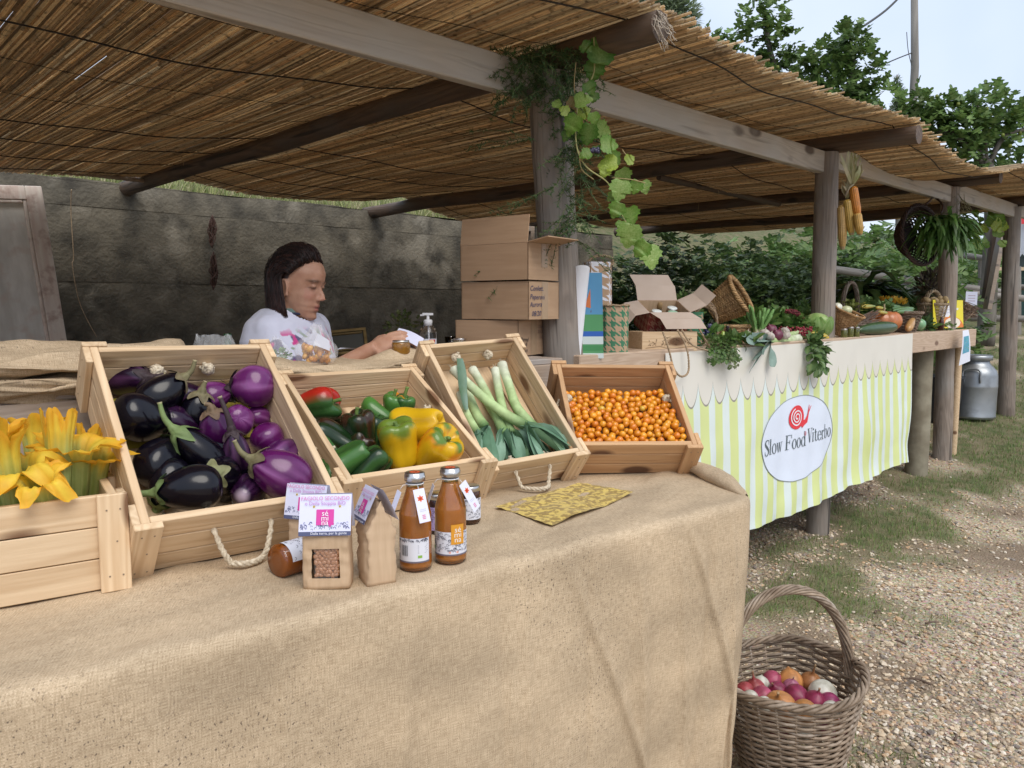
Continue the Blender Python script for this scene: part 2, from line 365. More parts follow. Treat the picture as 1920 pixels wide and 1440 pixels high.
M_['veg']=mat('vegetable_skin',None,c2=(.8,.8,.75),scale=30,rough=.33,coat=.25,spec=.5,sss=.0)
M_['veg_wax']=mat('glossy_vegetable_skin',None,c2=(.80,.78,.72),scale=12,rough=.24,coat=.15,spec=.45)
M_['onion']=mat('onion_skin',None,c2=(.62,.6,.55),scale=38,rough=.42,bump=.1,bd=.002)
M_['egg']=mat('eggplant_skin',None,c2=(.75,.7,.75),scale=18,rough=.2,coat=.12,spec=.4,bump=.06,bs=90,bd=.002,rr=.06)
M_['matte']=mat('matte_plant',None,c2=(.72,.72,.68),scale=40,rough=.65,bump=.15,bd=.003)
M_['paint']=mat('printed_surface',None,rough=.5)
M_['paper']=mat('white_paper',(.80,.80,.84),rough=.7)
M_['wicker']=mat('wicker_rod',None,c2=(.55,.5,.45),scale=35,rough=.6,bump=.3,bd=.002)
M_['kraft']=mat('kraft_paper',(.56,.40,.26),(.50,.35,.22),scale=9,st=(14,14,1),rough=.75,bump=.12,bs=10,bd=.004)
M_['glass']=mat('clear_glass',(1,1,1),rough=.03,trans=1,ior=1.4)
M_['lid']=mat('metal_lid',(.62,.6,.58),rough=.28,metal=1)
M_['plastic']=mat('clear_plastic_film',(.95,.96,.97),rough=.16,alpha=.17,spec=.9)
M_['window']=mat('clear_window_film',(.9,.9,.9),rough=.1,alpha=.06,spec=.5)
M_['tomato']=mat('tomato_skin',None,rough=.22,coat=.3,var=.10)
M_['skin']=mat('human_skin',None,c2=(.86,.78,.74),scale=30,rough=.5,sss=.12,bump=.12,bs=120,bd=.002)
M_['hair']=mat('dark_hair',None,c2=(.5,.5,.5),scale=60,rough=.42,spec=.5)
M_['cloth']=mat('cotton_cloth',None,rough=.85,bump=.15,bs=400,bd=.001,sheen=.2)
M_['bark']=mat('tree_bark',(.19,.17,.145),(.09,.08,.065),scale=12,st=(1,1,.3),rough=.9,bump=.6)
M_['grass']=mat('grass_blade',None,rough=.6,transl=.25)
M_['leekleaf']=mat('leek_leaf_skin',None,c2=(.78,.82,.78),scale=30,rough=.62,transl=.15)
M_['stone']=mat('gravel_stone',None,c2=(.75,.72,.7),scale=60,rough=.85)
M_['can']=mat('dull_aluminium',(.40,.42,.44),(.30,.32,.34),scale=5,rough=.42,metal=.75,c3=(.24,.25,.26),s3=6,bump=.12,bs=9)
M_['black']=mat('black_plastic',(.02,.022,.028),rough=.35)
PT=M_['paint']
# ================================================================= GROUND
def gmat():
    m,n,P=nodes('gravel_ground'); N=n.nodes; L=n.links
    tc=N.new('ShaderNodeTexCoord')
    def nn(s,d=5):
        t=N.new('ShaderNodeTexNoise'); t.inputs['Scale'].default_value=s; t.inputs['Detail'].default_value=d; L.new(tc.outputs['Object'],t.inputs['Vector']); return t.outputs['Fac']
    def mr(o,a,b):
        r=N.new('ShaderNodeMapRange'); r.inputs['From Min'].default_value=a; r.inputs['From Max'].default_value=b; L.new(o,r.inputs['Value']); return r.outputs[0]
    vo=N.new('ShaderNodeTexVoronoi'); vo.inputs['Scale'].default_value=85; L.new(tc.outputs['Object'],vo.inputs['Vector'])
    a=N.new('ShaderNodeMixRGB'); L.new(mr(nn(40,6),.35,.65),a.inputs[0]); a.inputs[1].default_value=(.46,.36,.25,1); a.inputs[2].default_value=(.62,.52,.39,1)
    b=N.new('ShaderNodeMixRGB'); b.blend_type='MULTIPLY'; b.inputs[0].default_value=.35; L.new(a.outputs[0],b.inputs[1]); L.new(vo.outputs['Color'],b.inputs[2])
    c=N.new('ShaderNodeMixRGB'); L.new(mr(nn(1.1,4),.48,.62),c.inputs[0]); L.new(b.outputs[0],c.inputs[1]); c.inputs[2].default_value=(.235,.175,.125,1)
    at_=N.new('ShaderNodeAttribute'); at_.attribute_name='col'
    sp_=N.new('ShaderNodeSeparateColor'); L.new(at_.outputs['Color'],sp_.inputs[0])
    gr=N.new('ShaderNodeMixRGB'); L.new(mr(nn(9,6),.35,.65),gr.inputs[0]); gr.inputs[1].default_value=(.10,.125,.05,1); gr.inputs[2].default_value=(.20,.17,.10,1)
    d=N.new('ShaderNodeMixRGB'); L.new(sp_.outputs[0],d.inputs[0]); L.new(c.outputs[0],d.inputs[1]); L.new(gr.outputs[0],d.inputs[2])
    L.new(d.outputs[0],P.inputs['Base Color']); P.inputs['Roughness'].default_value=.95; P.inputs['Specular IOR Level'].default_value=.2
    bp=N.new('ShaderNodeBump'); bp.inputs['Strength'].default_value=.7; bp.inputs['Distance'].default_value=.012; L.new(vo.outputs['Distance'],bp.inputs['Height']); bp.invert=True; L.new(bp.outputs[0],P.inputs['Normal'])
    return m
def grassy(x,y):
    """0..1 how much grass grows at a place"""
    t,s=ts((x,y)); n=fb((x*1.3,y*1.3,3.1),3)*1.0; n2=fb((x*4.2,y*4.2,7.7),2)
    base=-.62
    if t>.9: base+=1.05*math.exp(-((s+.28)/.55)**2)
    base+=.55*sst(4.6,8.0,y)*sst(2.0,3.2,x)+.6*sst(8.5,12,y)
    if s>4.6: base=1.2
    if t<-.6 and s<3: base-=.4
    return max(0,min(1,(base+n*1.1+n2*.55)*1.6+.25))
def lines(a,b,d0,segs):
    out=[a]; 
    for e,d in segs:
        while out[-1]<e-1e-6: out.append(min(e,out[-1]+d))
    return out
tl=lines(-300,0,0,[(-60,40),(-12,6),(-4,.8),(9,.12),(16,.4),(40,3),(100,15),(300,50)])
sl_=lines(-300,0,0,[(-60,40),(-12,6),(-4,.8),(1.2,.12),(4.9,.4),(5.12,.02),(9,.3),(20,1.2),(60,8),(300,60)])
b=MB(); w=len(sl_)
vs=[];cs=[]
for t in tl:
    for s in sl_:
        p=S(t,s); z=gz(p.x,p.y)+fb((p.x*1.7,p.y*1.7,0),2)*.018
        g=grassy(p.x,p.y) if (abs(t)<40 and abs(s)<40) else 1
        vs.append((p.x,p.y,z)); cs.append((g,g,g))
b.add(vs,[(i*w+j,(i+1)*w+j,(i+1)*w+j+1,i*w+j+1) for i in range(len(tl)-1) for j in range(w-1)],cs)
ground=b.build('ground',gmat(),kind='structure')
# gravel stones
b=MB(); random.seed(3); cnt=0
g_=1.618; cubev=[V(p).normalized() for p in [(-1,g_,0),(1,g_,0),(-1,-g_,0),(1,-g_,0),(0,-1,g_),(0,1,g_),(0,-1,-g_),(0,1,-g_),(g_,0,-1),(g_,0,1),(-g_,0,-1),(-g_,0,1)]]
cubef=[(0,11,5),(0,5,1),(0,1,7),(0,7,10),(0,10,11),(1,5,9),(5,11,4),(11,10,2),(10,7,6),(7,1,8),(3,9,4),(3,4,2),(3,2,6),(3,6,8),(3,8,9),(4,9,5),(2,4,11),(6,2,10),(8,6,7),(9,8,1)]
pal=[(.62,.49,.34),(.50,.39,.27),(.68,.58,.45),(.38,.29,.21),(.74,.66,.55),(.57,.39,.24),(.27,.23,.20),(.63,.52,.38)]
for k in range(60000):
    y=1.75+ (random.random()**1.7)*7.0; x=rnd(.45,.35+y*.78)
    t,s=ts((x,y))
    if s>.25 or (t<.9 and s>-.55): continue
    g=grassy(x,y)
    if g>.35 and random.random()<g*1.15: continue
    dn=nz(x*1.1,y*1.1,9)
    if random.random()>.75+dn*.9 and y>2.8: continue
    r=(.0032+.0078*random.random()**1.8)*(1+.09*y); 
    if random.random()<.05: r*=1.6
    z=gz(x,y)+fb((x*1.7,y*1.7,0),2)*.018
    T=Matrix.Translation((x,y,z+r*.25))@Euler((rnd(-.4,.4),rnd(-.4,.4),rnd(0,TAU))).to_matrix().to_4x4()@Matrix.Diagonal((r,r*rnd(.6,.9),r*rnd(.35,.6),1))
    c=random.choice(pal); f=rnd(.8,1.15)
    b.add([v*rnd(.72,1.12) for v in cubev],cubef,tuple(q*f for q in c),0,T,False); cnt+=1
b.build('gravel',M_['stone'],kind='stuff',label='loose tan and grey gravel on the path',cat='gravel')
# grass on the verge and beyond
def blade(b,x,y,z,h,w,c,lean):
    a=rnd(0,TAU); dx,dy=math.cos(a)*w,math.sin(a)*w; la=rnd(0,TAU); lx,ly=math.cos(la)*lean,math.sin(la)*lean
    c2=mixc(c,(.32,.34,.14),.35)
    b.add([(x-dx,y-dy,z-.005),(x+dx,y+dy,z-.005),(x+lx*.45+dx*.6,y+ly*.45+dy*.6,z+h*.6),(x+lx*.45-dx*.6,y+ly*.45-dy*.6,z+h*.6),(x+lx,y+ly,z+h)],[(0,1,2,3),(3,2,4)],[c,c,c2,c2,c2])
b=MB(); random.seed(5)
for k in range(80000):
    y=1.9+(random.random()**1.3)*9.5; x=rnd(.3,.5+y*.85)
    g=grassy(x,y); t,s=ts((x,y))
    if s>1.5 and t<6: continue
    if random.random()>g*1.15-.15: continue
    z=gz(x,y)+fb((x*1.7,y*1.7,0),2)*.018
    c=mixc((.09,.19,.045),(.20,.30,.08),random.random()) if random.random()<.62 else mixc((.34,.28,.17),(.22,.19,.10),random.random())
    near=y<3.2
    blade(b,x,y,z,rnd(.007,.022)*(1+.6*g)*(1+.05*y),rnd(.001,.0022)*(1+.12*y),c,rnd(.005,.025))
b.build('verge_grass',M_['grass'],kind='stuff',label='short green and dry grass along the counter and path',cat='grass')
b=MB()
for k in range(26000):
    t=rnd(-5,9); s=5.12+random.random()**2*6
    p=S(t,s); z=gz(p.x,p.y)
    c=mixc((.16,.24,.07),(.42,.42,.18),random.random()); 
    if random.random()<.3: c=(.50,.44,.28)
    blade(b,p.x,p.y,z,rnd(.06,.26),rnd(.004,.008),c,rnd(.03,.18))
b.build('bank_grass',M_['grass'],kind='stuff',label='long pale grass on the bank above the concrete wall',cat='grass')
# twigs and straw on the path
random.seed(8)
tw=mat('dry_twig',(.16,.11,.08),(.09,.06,.045),scale=40,rough=.9)
for (px,py,L_,a) in [(1735,1170,.07,.2),(1700,1210,.05,2.2),(1745,1285,.09,2.6),(1640,1150,.04,.5),(1790,1390,.05,1.1)]:
    q=atz(px,py,.012); z=gz(q.x,q.y)+.015
    d=V((math.cos(a),math.sin(a),0)); n=V((-d.y,d.x,0))
    b=MB(); b.tube(bez([(0,0,0),d*L_*.5+n*L_*rnd(-.15,.15)+V((0,0,.006)),d*L_],4),[.005,.0045,.005,.004,.004,.004,.003,.003,.0025],6)
    b.build('twig',tw,loc=(q.x,q.y,z),label={0:'dark straight twig on the gravel right of the onion basket',1:'short dark twig lying nearest the basket handle',2:'curved grey twig on the gravel right of the basket',3:'tiny twig on the grass patch above the basket',4:'small twig at the bottom right on the gravel'}[[1735,1700,1745,1640,1790].index(px)],cat='twig')
b=MB()
for k in range(90):
    y=1.9+random.random()*3; x=rnd(.9,.5+y*.75); a=rnd(0,TAU); l=rnd(.02,.07); z=gz(x,y)+.014
    b.tube([(x,y,z),(x+math.cos(a)*l,y+math.sin(a)*l,z+rnd(0,.006))],.0009,3,(.62,.52,.32))
b.build('straw',M_['grass'],kind='stuff',label='bits of pale straw strewn over the gravel',cat='straw')

# ================================================================= CONCRETE WALL
wall=empty('concrete_wall',S(-6,4.9,0),label='dark weathered concrete retaining wall behind the stall',cat='wall')
Mi=Matrix.Translation(-S(-6,4.9,0))
def wface(z0,z1,off,name):
    b=MB(); t0,t1=-6,6.42
    nu,nv=160,max(3,int((z1-z0)/.06))
    def fn(u,v,s0=4.83+off):
        t=lerp(t0,t1,u); z=lerp(z0,z1,v); d=fb((t*2.2,z*2.2,1),3)*.006+fb((t*9,z*9,4),2)*.003
        if v in(0,1): d+=.003
        zz=z+(fb((t*1.2,0,z1),3)*.03 if (v==1 and z1>2.3) else 0)
        return S(t,s0+d,zz)
    b.grid(fn,nu,nv,M=Mi)
    # top, back, ends
    a=[S(t0,4.83+off,z1),S(t1,4.83+off,z1),S(t1,5.1,z1),S(t0,5.1,z1),S(t0,4.83+off,z0),S(t1,4.83+off,z0),S(t1,5.1,z0),S(t0,5.1,z0)]
    b.add(a,[(0,1,2,3),(1,5,6,2),(0,3,7,4)],(1,1,1),0,Mi,False)
    return b.build(name,M_['concrete'],wall)
wface(-.3,1.60,0,'lower_course'); wface(1.601,2.20,.004,'middle_course'); wface(2.203,2.40,.022,'coping')
# ================================================================= SHELTER
shel=empty('reed_shelter',S(0,0,0),label='open timber market shelter roofed with reed mats over rough log posts',cat='shelter')
Si=Matrix.Translation(-S(0,0,0))
def logobj(name,p,q,r0,r1,m,parent=None,M0=Si,n=14,bow=.0,seed=0,knots=0,ends=True):
    p=V(p);q=V(q);L_=(q-p).length; b=MB(); k=max(4,int(L_/.14))
    pts=[];rr=[]
    for i in range(k+1):
        f=i/k; pts.append(V((fb((f*2+seed,0,0),2)*bow,fb((0,f*2+seed,5),2)*bow,f*L_))); rr.append(lerp(r0,r1,f)*(1+.05*nz(f*L_*3,seed,2)))
    vs=[]
    for i in range(k+1):
        for j in range(n):
            a=TAU*j/n; r=rr[i]*(1+.045*fb((math.cos(a)*1.5+seed,math.sin(a)*1.5,pts[i].z*1.2),3))
            vs.append(pts[i]+V((math.cos(a)*r,math.sin(a)*r,0)))
    fs=[(i*n+j,i*n+(j+1)%n,(i+1)*n+(j+1)%n,(i+1)*n+j) for i in range(k) for j in range(n)]
    b.add(vs,fs)
    c=len(b.v); b.add([v for v in vs[-n:]]+[v for v in vs[:n]],[tuple(range(n)),tuple(range(2*n-1,n-1,-1))],smooth=False)
    M=axis_frame(p,q-p)
    return b.build(name,m,parent,M=(M0@M if parent else M))
TR=[-2.5,0,2.43,4.77,6.65,8.9]
ZR=[2.33,2.33,2.36,2.41,2.42,2.42]
def zraf(t):
    for i in range(len(TR)-1):
        if t<=TR[i+1] or i==len(TR)-2:
            f=(t-TR[i])/(TR[i+1]-TR[i]); f=max(-.5,min(1.2,f))
            return lerp(ZR[i],ZR[i+1],f),f,i
SAG=[.085,.05,.12,.05,.03]
def zroof(t,s):
    z,f,i=zraf(t); f=max(0,min(1,f))
    sg=SAG[i]*(1+.25*math.sin(s*1.3+i)); e=4*f*(1-f)
    back=.06*sst(2.5,4.3,s)*(1 if i>=1 else .2)
    return z+.068-sg*e+.012*nz(t*2,s*.8,0)+back*(1-e)
# posts
p0=at(1031,180,3.0); p9=at(1046,470,3.0); d=(p9-p0)/(p0.z-p9.z)
pb=p0+d*(p0.z+.1); pt=p0+d*(p0.z-2.27)
log=M_['log']
logobj('post',pb,pt,.083,.077,log,shel,seed=1)
for (t,ya,xa,yb,xb,Y,r0,r1,zt) in [(2.43,320,1550,640,1542,4.69,.07,.068,2.31),(4.77,400,1781,860,1766,6.30,.073,.07,2.35),(6.65,410,1898,775,1886,7.62,.078,.074,2.36)]:
    a=at(xa,ya,Y);c=at(xb,yb,Y); d=(c-a)/(a.z-c.z); g=gz(c.x,c.y)
    logobj('post',a+d*(a.z-g+.1),a+d*(a.z-zt),r0,r1,log,shel,seed=t)
logobj('post',S(-2.5,0,-.1),S(-2.5,0,2.27),.08,.075,log,shel,seed=9)
# header beams: boards nailed behind the posts
def hz(t): return lerp(2.163,2.214,(t)/2.43) if t<2.43 else lerp(2.214,2.28,(t-2.43)/4.2)
for (t0,t1) in [(-2.5,-.0),(0.0,2.43),(2.43,4.77),(4.77,6.65),(6.65,7.6)]:
    a=S(t0+.02,.035,(2.166 if t0<0 else hz(t0))+.062); c=S(t1-.005,.035,(2.165 if t1<=0 else hz(t1))+.062)
    L_=(c-a).length; M=frame((a+c)/2,x=c-a,z=V((0,0,1)))
    piece('header_beam',(L_,.045,.125),None,M_['beam'],shel,M=Si@M,bev=.004)
# rafters
for i,t in enumerate(TR[:-1]):
    s0=-.47 if i!=3 else -.3
    z=ZR[i]
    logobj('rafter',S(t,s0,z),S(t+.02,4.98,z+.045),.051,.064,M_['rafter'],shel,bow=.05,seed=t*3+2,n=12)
logobj('cross_pole',S(2.5,1.3,2.33),S(4.7,1.5,2.36),.022,.028,M_['rafter'],shel,seed=5,n=8)
logobj('cross_pole',S(-2.4,4.2,2.37),S(0,4.25,2.36),.014,.016,M_['oldplank'],shel,seed=6,n=8)
# reed mats, one per bay
random.seed(21)
bays=[(-4.6,-2.5),(-2.5,0),(0,2.43),(2.43,4.77),(4.77,6.65),(6.65,7.7)]
rc=[(.78,.60,.38),(.70,.52,.32),(.82,.67,.45),(.56,.42,.27),(.74,.58,.38),(.86,.76,.58),(.46,.35,.23)]
for bi,(t0,t1) in enumerate(bays):
    b=MB(); step=.0052; n=int((t1-t0)/step)
    for k in range(n):
        tt=t0+(k+rnd(.3,.7))*step; 
        pass
        dens=fb((tt*1.3,bi,0),2)
        c0=random.choice(rc); r=rnd(.0040,.0058)
        if random.random()<.08: r*=1.25
        # a run of canes end to end
        s=-.43+rnd(-.05,.035) if random.random()<.93 else -.43-rnd(.03,.09)
        if bi==1 or bi==0: s+=.0
        while s<4.3:
            ln=rnd(1.2,2.3); e=min(4.33+rnd(-.05,.03),s+ln)
            if e-s<.2: break
            ns=max(2,int((e-s)/.42)); j0=rnd(-.0022,.0022); j1=rnd(-.0022,.0022); zj=rnd(-.004,.004)
            c=mixc(c0,random.choice(rc),rnd(0,.6)); pts=[];cs=[]
            for q in range(ns+1):
                f=q/ns; ss=lerp(s,e,f); t2=tt+lerp(j0,j1,f)
                p=S(t2,ss,zroof(t2,ss)+zj); pts.append(p); cs.append(jt(c,rnd(.75,1.15)))
            vs=[];cc=[]
            for q,p in enumerate(pts):
                for jj in range(4):
                    a=TAU*jj/4+.4; vs.append(p+U*(math.cos(a)*r)+V((0,0,math.sin(a)*r))); cc.append(cs[q])
            fs=[(i*4+j,i*4+(j+1)%4,(i+1)*4+(j+1)%4,(i+1)*4+j) for i in range(ns) for j in range(4)]+[(3,2,1,0),(ns*4,ns*4+1,ns*4+2,ns*4+3)]
            b.add(vs,fs,cc,0,Si,True)
            s=e+rnd(-.02,.02)
    mt=b.build('reed_mat',M_['reed'],shel,kind='stuff')
    # sewing wires and sagging carrier wires
    for si,s in enumerate([-.33,.02,.42,.85,1.3,1.8,2.35,2.95,3.55,4.05]):
        big=si%3==0 or si in(7,8)
        wb=MB(); pts=[]
        for q in range(25):
            t=lerp(t0,t1,q/24); p=S(t,s+.02*math.sin(q*.8+si),zroof(t,s)-.008-(.012*math.sin(PI*q/24) if big else 0)); pts.append(p)
        wb.tube(pts,.0032 if big else .0013,5,M=Si); wb.build('wire',M_['wire'],mt)
# frayed fibres at the end of the front rafter
b=MB(); tip=S(0,-.47,2.33)
for k in range(60):
    a=rnd(0,TAU); r=rnd(.02,.055); p=tip+U*math.cos(a)*r+V((0,0,math.sin(a)*r)); b.tube([p,p-BK*rnd(.005,.02)+V((0,0,-rnd(.005,.02))),p-BK*rnd(.01,.03)+V((rnd(-.01,.01),0,-rnd(.015,.05)))],.0013,3,(.5,.42,.34),M=Si)
b.build('frayed_end',M_['matte'],shel,kind='stuff')
# short weeds and straws hanging out of the mats
b=MB()
for k in range(40):
    t=rnd(-2,5);s=rnd(-.3,3.5);p=S(t,s,zroof(t,s)-.01); b.tube([p,p+V((rnd(-.02,.02),rnd(-.02,.02),-rnd(.02,.09)))],.0012,3,(.55,.42,.25),M=Si)
b.build('loose_straw',M_['matte'],shel,kind='stuff')

# ================================================================= FRONT TABLE
TZ=.90
cr0=atz(1424,934,TZ); fl0=atz(730,1118,TZ)
E1=(cr0-fl0); E1.z=0; E1.normalize(); E2=V((-.20,.98,0)).normalized()
TL=2.6; TD=.86
def TP(a,b_,z=TZ): return V((cr0.x,cr0.y,0))-E1*a+E2*b_+V((0,0,z))     # a to the left, b back
table=empty('trestle_table',TP(TL/2,TD/2,0),label='long trestle table hidden under the burlap cloth',cat='table')
Ti=table.matrix_basis.inverted() if False else Matrix.Translation(-table.location)
for k in range(4):
    piece('plank',(TL-.16,TD/4-.024,.025),None,M_['pine'],table,M=Ti@frame(TP(TL/2+.06,.05+(TD-.07)/4*(k+.5),TZ-.03),x=E1,z=V((0,0,1))))
for a in (.35,TL-.3):
    for bb in (.13,TD-.08): piece('leg',(.05,.05,TZ-.045),None,M_['pine'],table,M=Ti@frame(TP(a,bb,(TZ-.045)/2),x=E1,z=V((0,0,1))))
# burlap cloth
def cloth(a,b_):
    """a: distance left of the right end (negative = past it), b: behind the front edge (negative = hanging)"""
    rc=.085
    ra=max(0,rc-a); rb=max(0,rc-b_)
    if ra==0 or rb==0:
        ra=max(0,-a+ .02); rb=max(0,-b_+.02)
        base=V((max(a,.02),max(b_,.02),0)); r=max(ra,rb)
        d=V((-1,0,0)) if ra>rb else V((0,-1,0))
    else:
        q=math.hypot(ra,rb); d=V((-ra/q,-rb/q,0)); r=max(0,q-(rc-.02)); base=V((rc,rc,0))+d*min(q,rc-.02)
    rho=.024; fx=rho*math.sin(min(r/rho,PI/2)); dr=rho*(1-math.cos(min(r/rho,PI/2)))+max(0,r-rho*PI/2)
    return base,d,fx,dr
AH=.93
CREASE=[(.12,.010,.007,.05),(.20,.016,-.008,-.02),(.33,.008,.006,.12),(.47,.020,.010,.10),(.62,.009,-.005,0),(.80,.007,.006,.03),(.86,.012,-.006,.03),(1.05,.02,.008,-.1),(1.3,.01,.005,.05),(1.5,.03,.01,.1),(.30,.012,.010,.45),(.70,.014,.009,.5)]
def clothP(a,b_):
    base,d,fx,dr=cloth(a,b_)
    k=min(1,dr/.9)
    wv=(.026*math.sin(a*7.3+1.1*math.sin(a*2.1)+2*k)+.016*math.sin(a*17+b_*9+2)*k+.012*fb((a*3,b_*3,2),3))*(k**.8)
    drp=fb((a*1.6,b_*1.6,8),3)*.042*k
    for ca,wa,am,sl in CREASE:
        e=(a+sl*dr-ca)/wa
        if abs(e)<3: drp+=1.7*am*math.exp(-e*e)*min(1,dr*6)*(.5+.5*nz(dr*5,ca,3)+.3)
    out=fx+wv+drp+.02*k
    p=base+d*out
    ax,by=p.x,p.y
    ax+=.17*(dr/.9)**2.2*math.exp(-max(0,ax)/.35)      # the end pulls in towards the floor
    z=TZ+.004-dr
    if dr<.02:
        z+=max(0,(fb((a*5,b_*5,1),3))*.009+.004*math.sin(a*22+b_*13)*sst(.0,.4,fb((a*2,b_*2,4),2)+.2))
    z=max(z,gz(0,0)+.012+.006*nz(a*9,b_*9))
    return TP(ax,by,z)
b=MB(); NA,NB=440,210
A0,A1=-.92,2.5; B0,B1=-.93,TD-.02
vs=[];uv=[]
for i in range(NA+1):
    for j in range(NB+1):
        a=lerp(A0,A1,i/NA); bb=lerp(B0,B1,j/NB); vs.append(clothP(a,bb)); uv.append((a,bb))
b.add(vs,[(i*(NB+1)+j,i*(NB+1)+j+1,(i+1)*(NB+1)+j+1,(i+1)*(NB+1)+j) for i in range(NA) for j in range(NB)]); b.uv=uv
b.build('burlap_tablecloth',M_['burlap'],label='light brown burlap cloth draped over the front table down to the ground',cat='tablecloth')
# rolled edge of cloth at the right end
b=MB(); uv=[]; pts=[TP(.03,.035,TZ+.000),TP(.028,.12,TZ+.010),TP(.03,.22,TZ+.016),TP(.045,.34,TZ+.02),TP(.06,.50,TZ+.02)]
cv=bez(pts,10); K=16; vs=[]
for i,p in enumerate(cv):
    f=i/(len(cv)-1); r=.004+.019*math.sin(PI*min(.8,f*1.0+.02))
    for j in range(K):
        a=TAU*j/K; q=p+E1*(math.cos(a)*r*1.7)+V((0,0,math.sin(a)*r))+V((0,0,.004*nz(f*8,a)))
        vs.append(q); uv.append((f*.6,j*.012))
b.add(vs,[(i*K+j,i*K+(j+1)%K,(i+1)*K+(j+1)%K,(i+1)*K+j) for i in range(len(cv)-1) for j in range(K)]); b.uv=uv
b.build('burlap_roll',M_['burlap'],label='rolled burlap ridge across the right end of the table behind the cloth edge',cat='cloth')

# ================================================================= RAISED SHELF BEHIND THE CRATES
SH0=V((-.33,2.31,0)); SD=V((.731,.682,0)); SN=V((-.682,.731,0)); SZ=1.195
def SP(a,b_,z=SZ): return SH0+SD*a+SN*b_+V((0,0,z))
shelf=empty('plank_shelf',SP(-.4,.2,0),label='raised shelf of weathered planks behind the tilted crates',cat='shelf')
Hi=Matrix.Translation(-SP(-.4,.2,0))
sm=V((0,0,1))
for (a0,a1) in [(-2.1,-.72)]:
    for k in range(2):
        piece('front_plank',(a1-a0,.022,.142),None,M_['oldplank'],shelf,M=Hi@frame(SP((a0+a1)/2,.0,.905+.072+.145*k),x=SD,z=sm),bev=.003)
piece('front_plank',(1.36,.02,.29),None,M_['oldplank'],shelf,M=Hi@frame(SP(-.02,.0,.905+.145),x=SD,z=sm),bev=.003)
for k in range(3): piece('top_plank',(2.8,.10,.02),None,M_['oldplank'],shelf,M=Hi@frame(SP(-.70,.045+.103*k,SZ+.01),x=SD,z=sm),bev=.003)
for a in (-2.0,-.8,.5): piece('leg',(.05,.05,SZ-.002),None,M_['oldplank'],shelf,M=Hi@frame(SP(a,.29,(SZ-.002)/2),x=SD,z=sm))
# burlap heaped on the shelf
def heap(name,a0,a1,prof,hf,label,seed,n=70):
    b=MB(); pr=bez([V((p[0],p[1],0)) for p in prof],7); uv=[]; vs=[]; L_=0; K=len(pr)
    for i in range(n+1):
        f=i/n; a=lerp(a0,a1,f); h=hf(f)
        for j,q in enumerate(pr):
            bb=q.x+fb((a*3,j*.15,seed),3)*.03; z=q.y*h
            z+=(fb((a*5,j*.2+seed,3),3)*.014+.008*math.sin(a*19+j*.4+seed))*(.3+h*.7)
            vs.append(SP(a,bb,SZ+.024+max(z,-.06 if q.y<0 else 0))); uv.append((a,j*.012))
    b.add(vs,[(i*K+j,i*K+j+1,(i+1)*K+j+1,(i+1)*K+j) for i in range(n) for j in range(K-1)]); b.uv=uv
    o=b.build(name,M_['burlap'],label=label,cat='cloth')
    sol=o.modifiers.new('s','SOLIDIFY'); sol.thickness=.004
    return o
prof=[(.30,0),(.27,.07),(.18,.105),(.08,.10),(.0,.085),(-.03,.06),(-.015,.043),(.03,.040),(.02,.030),(-.025,.026),(-.035,.010),(-.02,-.015),(.0,-.03)]
heap('folded_burlap',-2.05,-.58,prof,lambda f:1.0-.25*f+.1*math.sin(f*9),'thick double roll of folded burlap on the shelf left of the eggplant crate',1)
prof2=[(.30,0),(.24,.018),(.15,.03),(.06,.028),(0,.02),(-.015,.0),(-.02,-.03),(-.018,-.06)]
heap('shelf_burlap',-.60,.36,prof2,lambda f:1.0+.5*math.sin(f*8+1),'rumpled burlap lying along the shelf behind the pepper crate',7)

# ================================================================= COUNTER
CZ=1.20; CS0=-.13   # front face of the counter plank, in s
def cfront(px,py,z=CZ): return atz(px,py,z)
cnt_=empty('market_counter',S(2.5,.2,0),label='long rough timber counter running along the shelter posts',cat='counter')
Ci=Matrix.Translation(-S(2.5,.2,0))
def ZC(t): return 1.200+max(0,t-2.4)*.012
def cseg(t0,t1,s0,s1,z0,z1,name,m=M_['counterwood']):
    a=S(t0,(s0+s1)/2,(z0+z1)/2+ZC(t0)-1.2); c=S(t1,(s0+s1)/2,(z0+z1)/2+ZC(t1)-1.2)
    return piece(name,((c-a).length,s1-s0,z1-z0),None,m,cnt_,M=Ci@frame((a+c)/2,x=c-a,z=sm),bev=.004)
cseg(.0,5.0,-.13,-.085,1.06,1.20,'front_board')
for (s0,s1) in [(-.082,.05),(.053,.19),(.193,.33),(.333,.47)]: cseg(.0,5.0,s0,s1,1.165,1.198,'plank')
tE=ts(at(1819,615,6.3))[0]
for (t,s,r) in [(.5,.35,.05),(2.5,.35,.05),(4.2,.02,.085)]:
    p=S(t,s,0); g=gz(p.x,p.y)
    logobj('leg',S(t,s,g-.05),S(t,s,1.16),r,r*.95,M_['log'] if r<.08 else mat('lichen_concrete',(.30,.27,.20),(.20,.17,.12),scale=9,rough=.95,bump=.5),cnt_,Ci,seed=t)
logobj('leg',S(4.95,-.02,gz(*S(4.95,-.02).xy)-.05),S(4.95,-.02,1.17),.03,.03,M_['pine'],cnt_,Ci,seed=4)
# banner
bm,n_,P_=nodes('banner_vinyl'); N=n_.nodes; L=n_.links
tc=N.new('ShaderNodeTexCoord'); sx=N.new('ShaderNodeSeparateXYZ'); L.new(tc.outputs['UV'],sx.inputs[0])
def mth(op,a,b_=None):
    m=N.new('ShaderNodeMath'); m.operation=op
    for i,v in enumerate((a,b_)):
        if v is None: continue
        if isinstance(v,(int,float)): m.inputs[i].default_value=v
        else: L.new(v,m.inputs[i])
    return m.outputs[0]
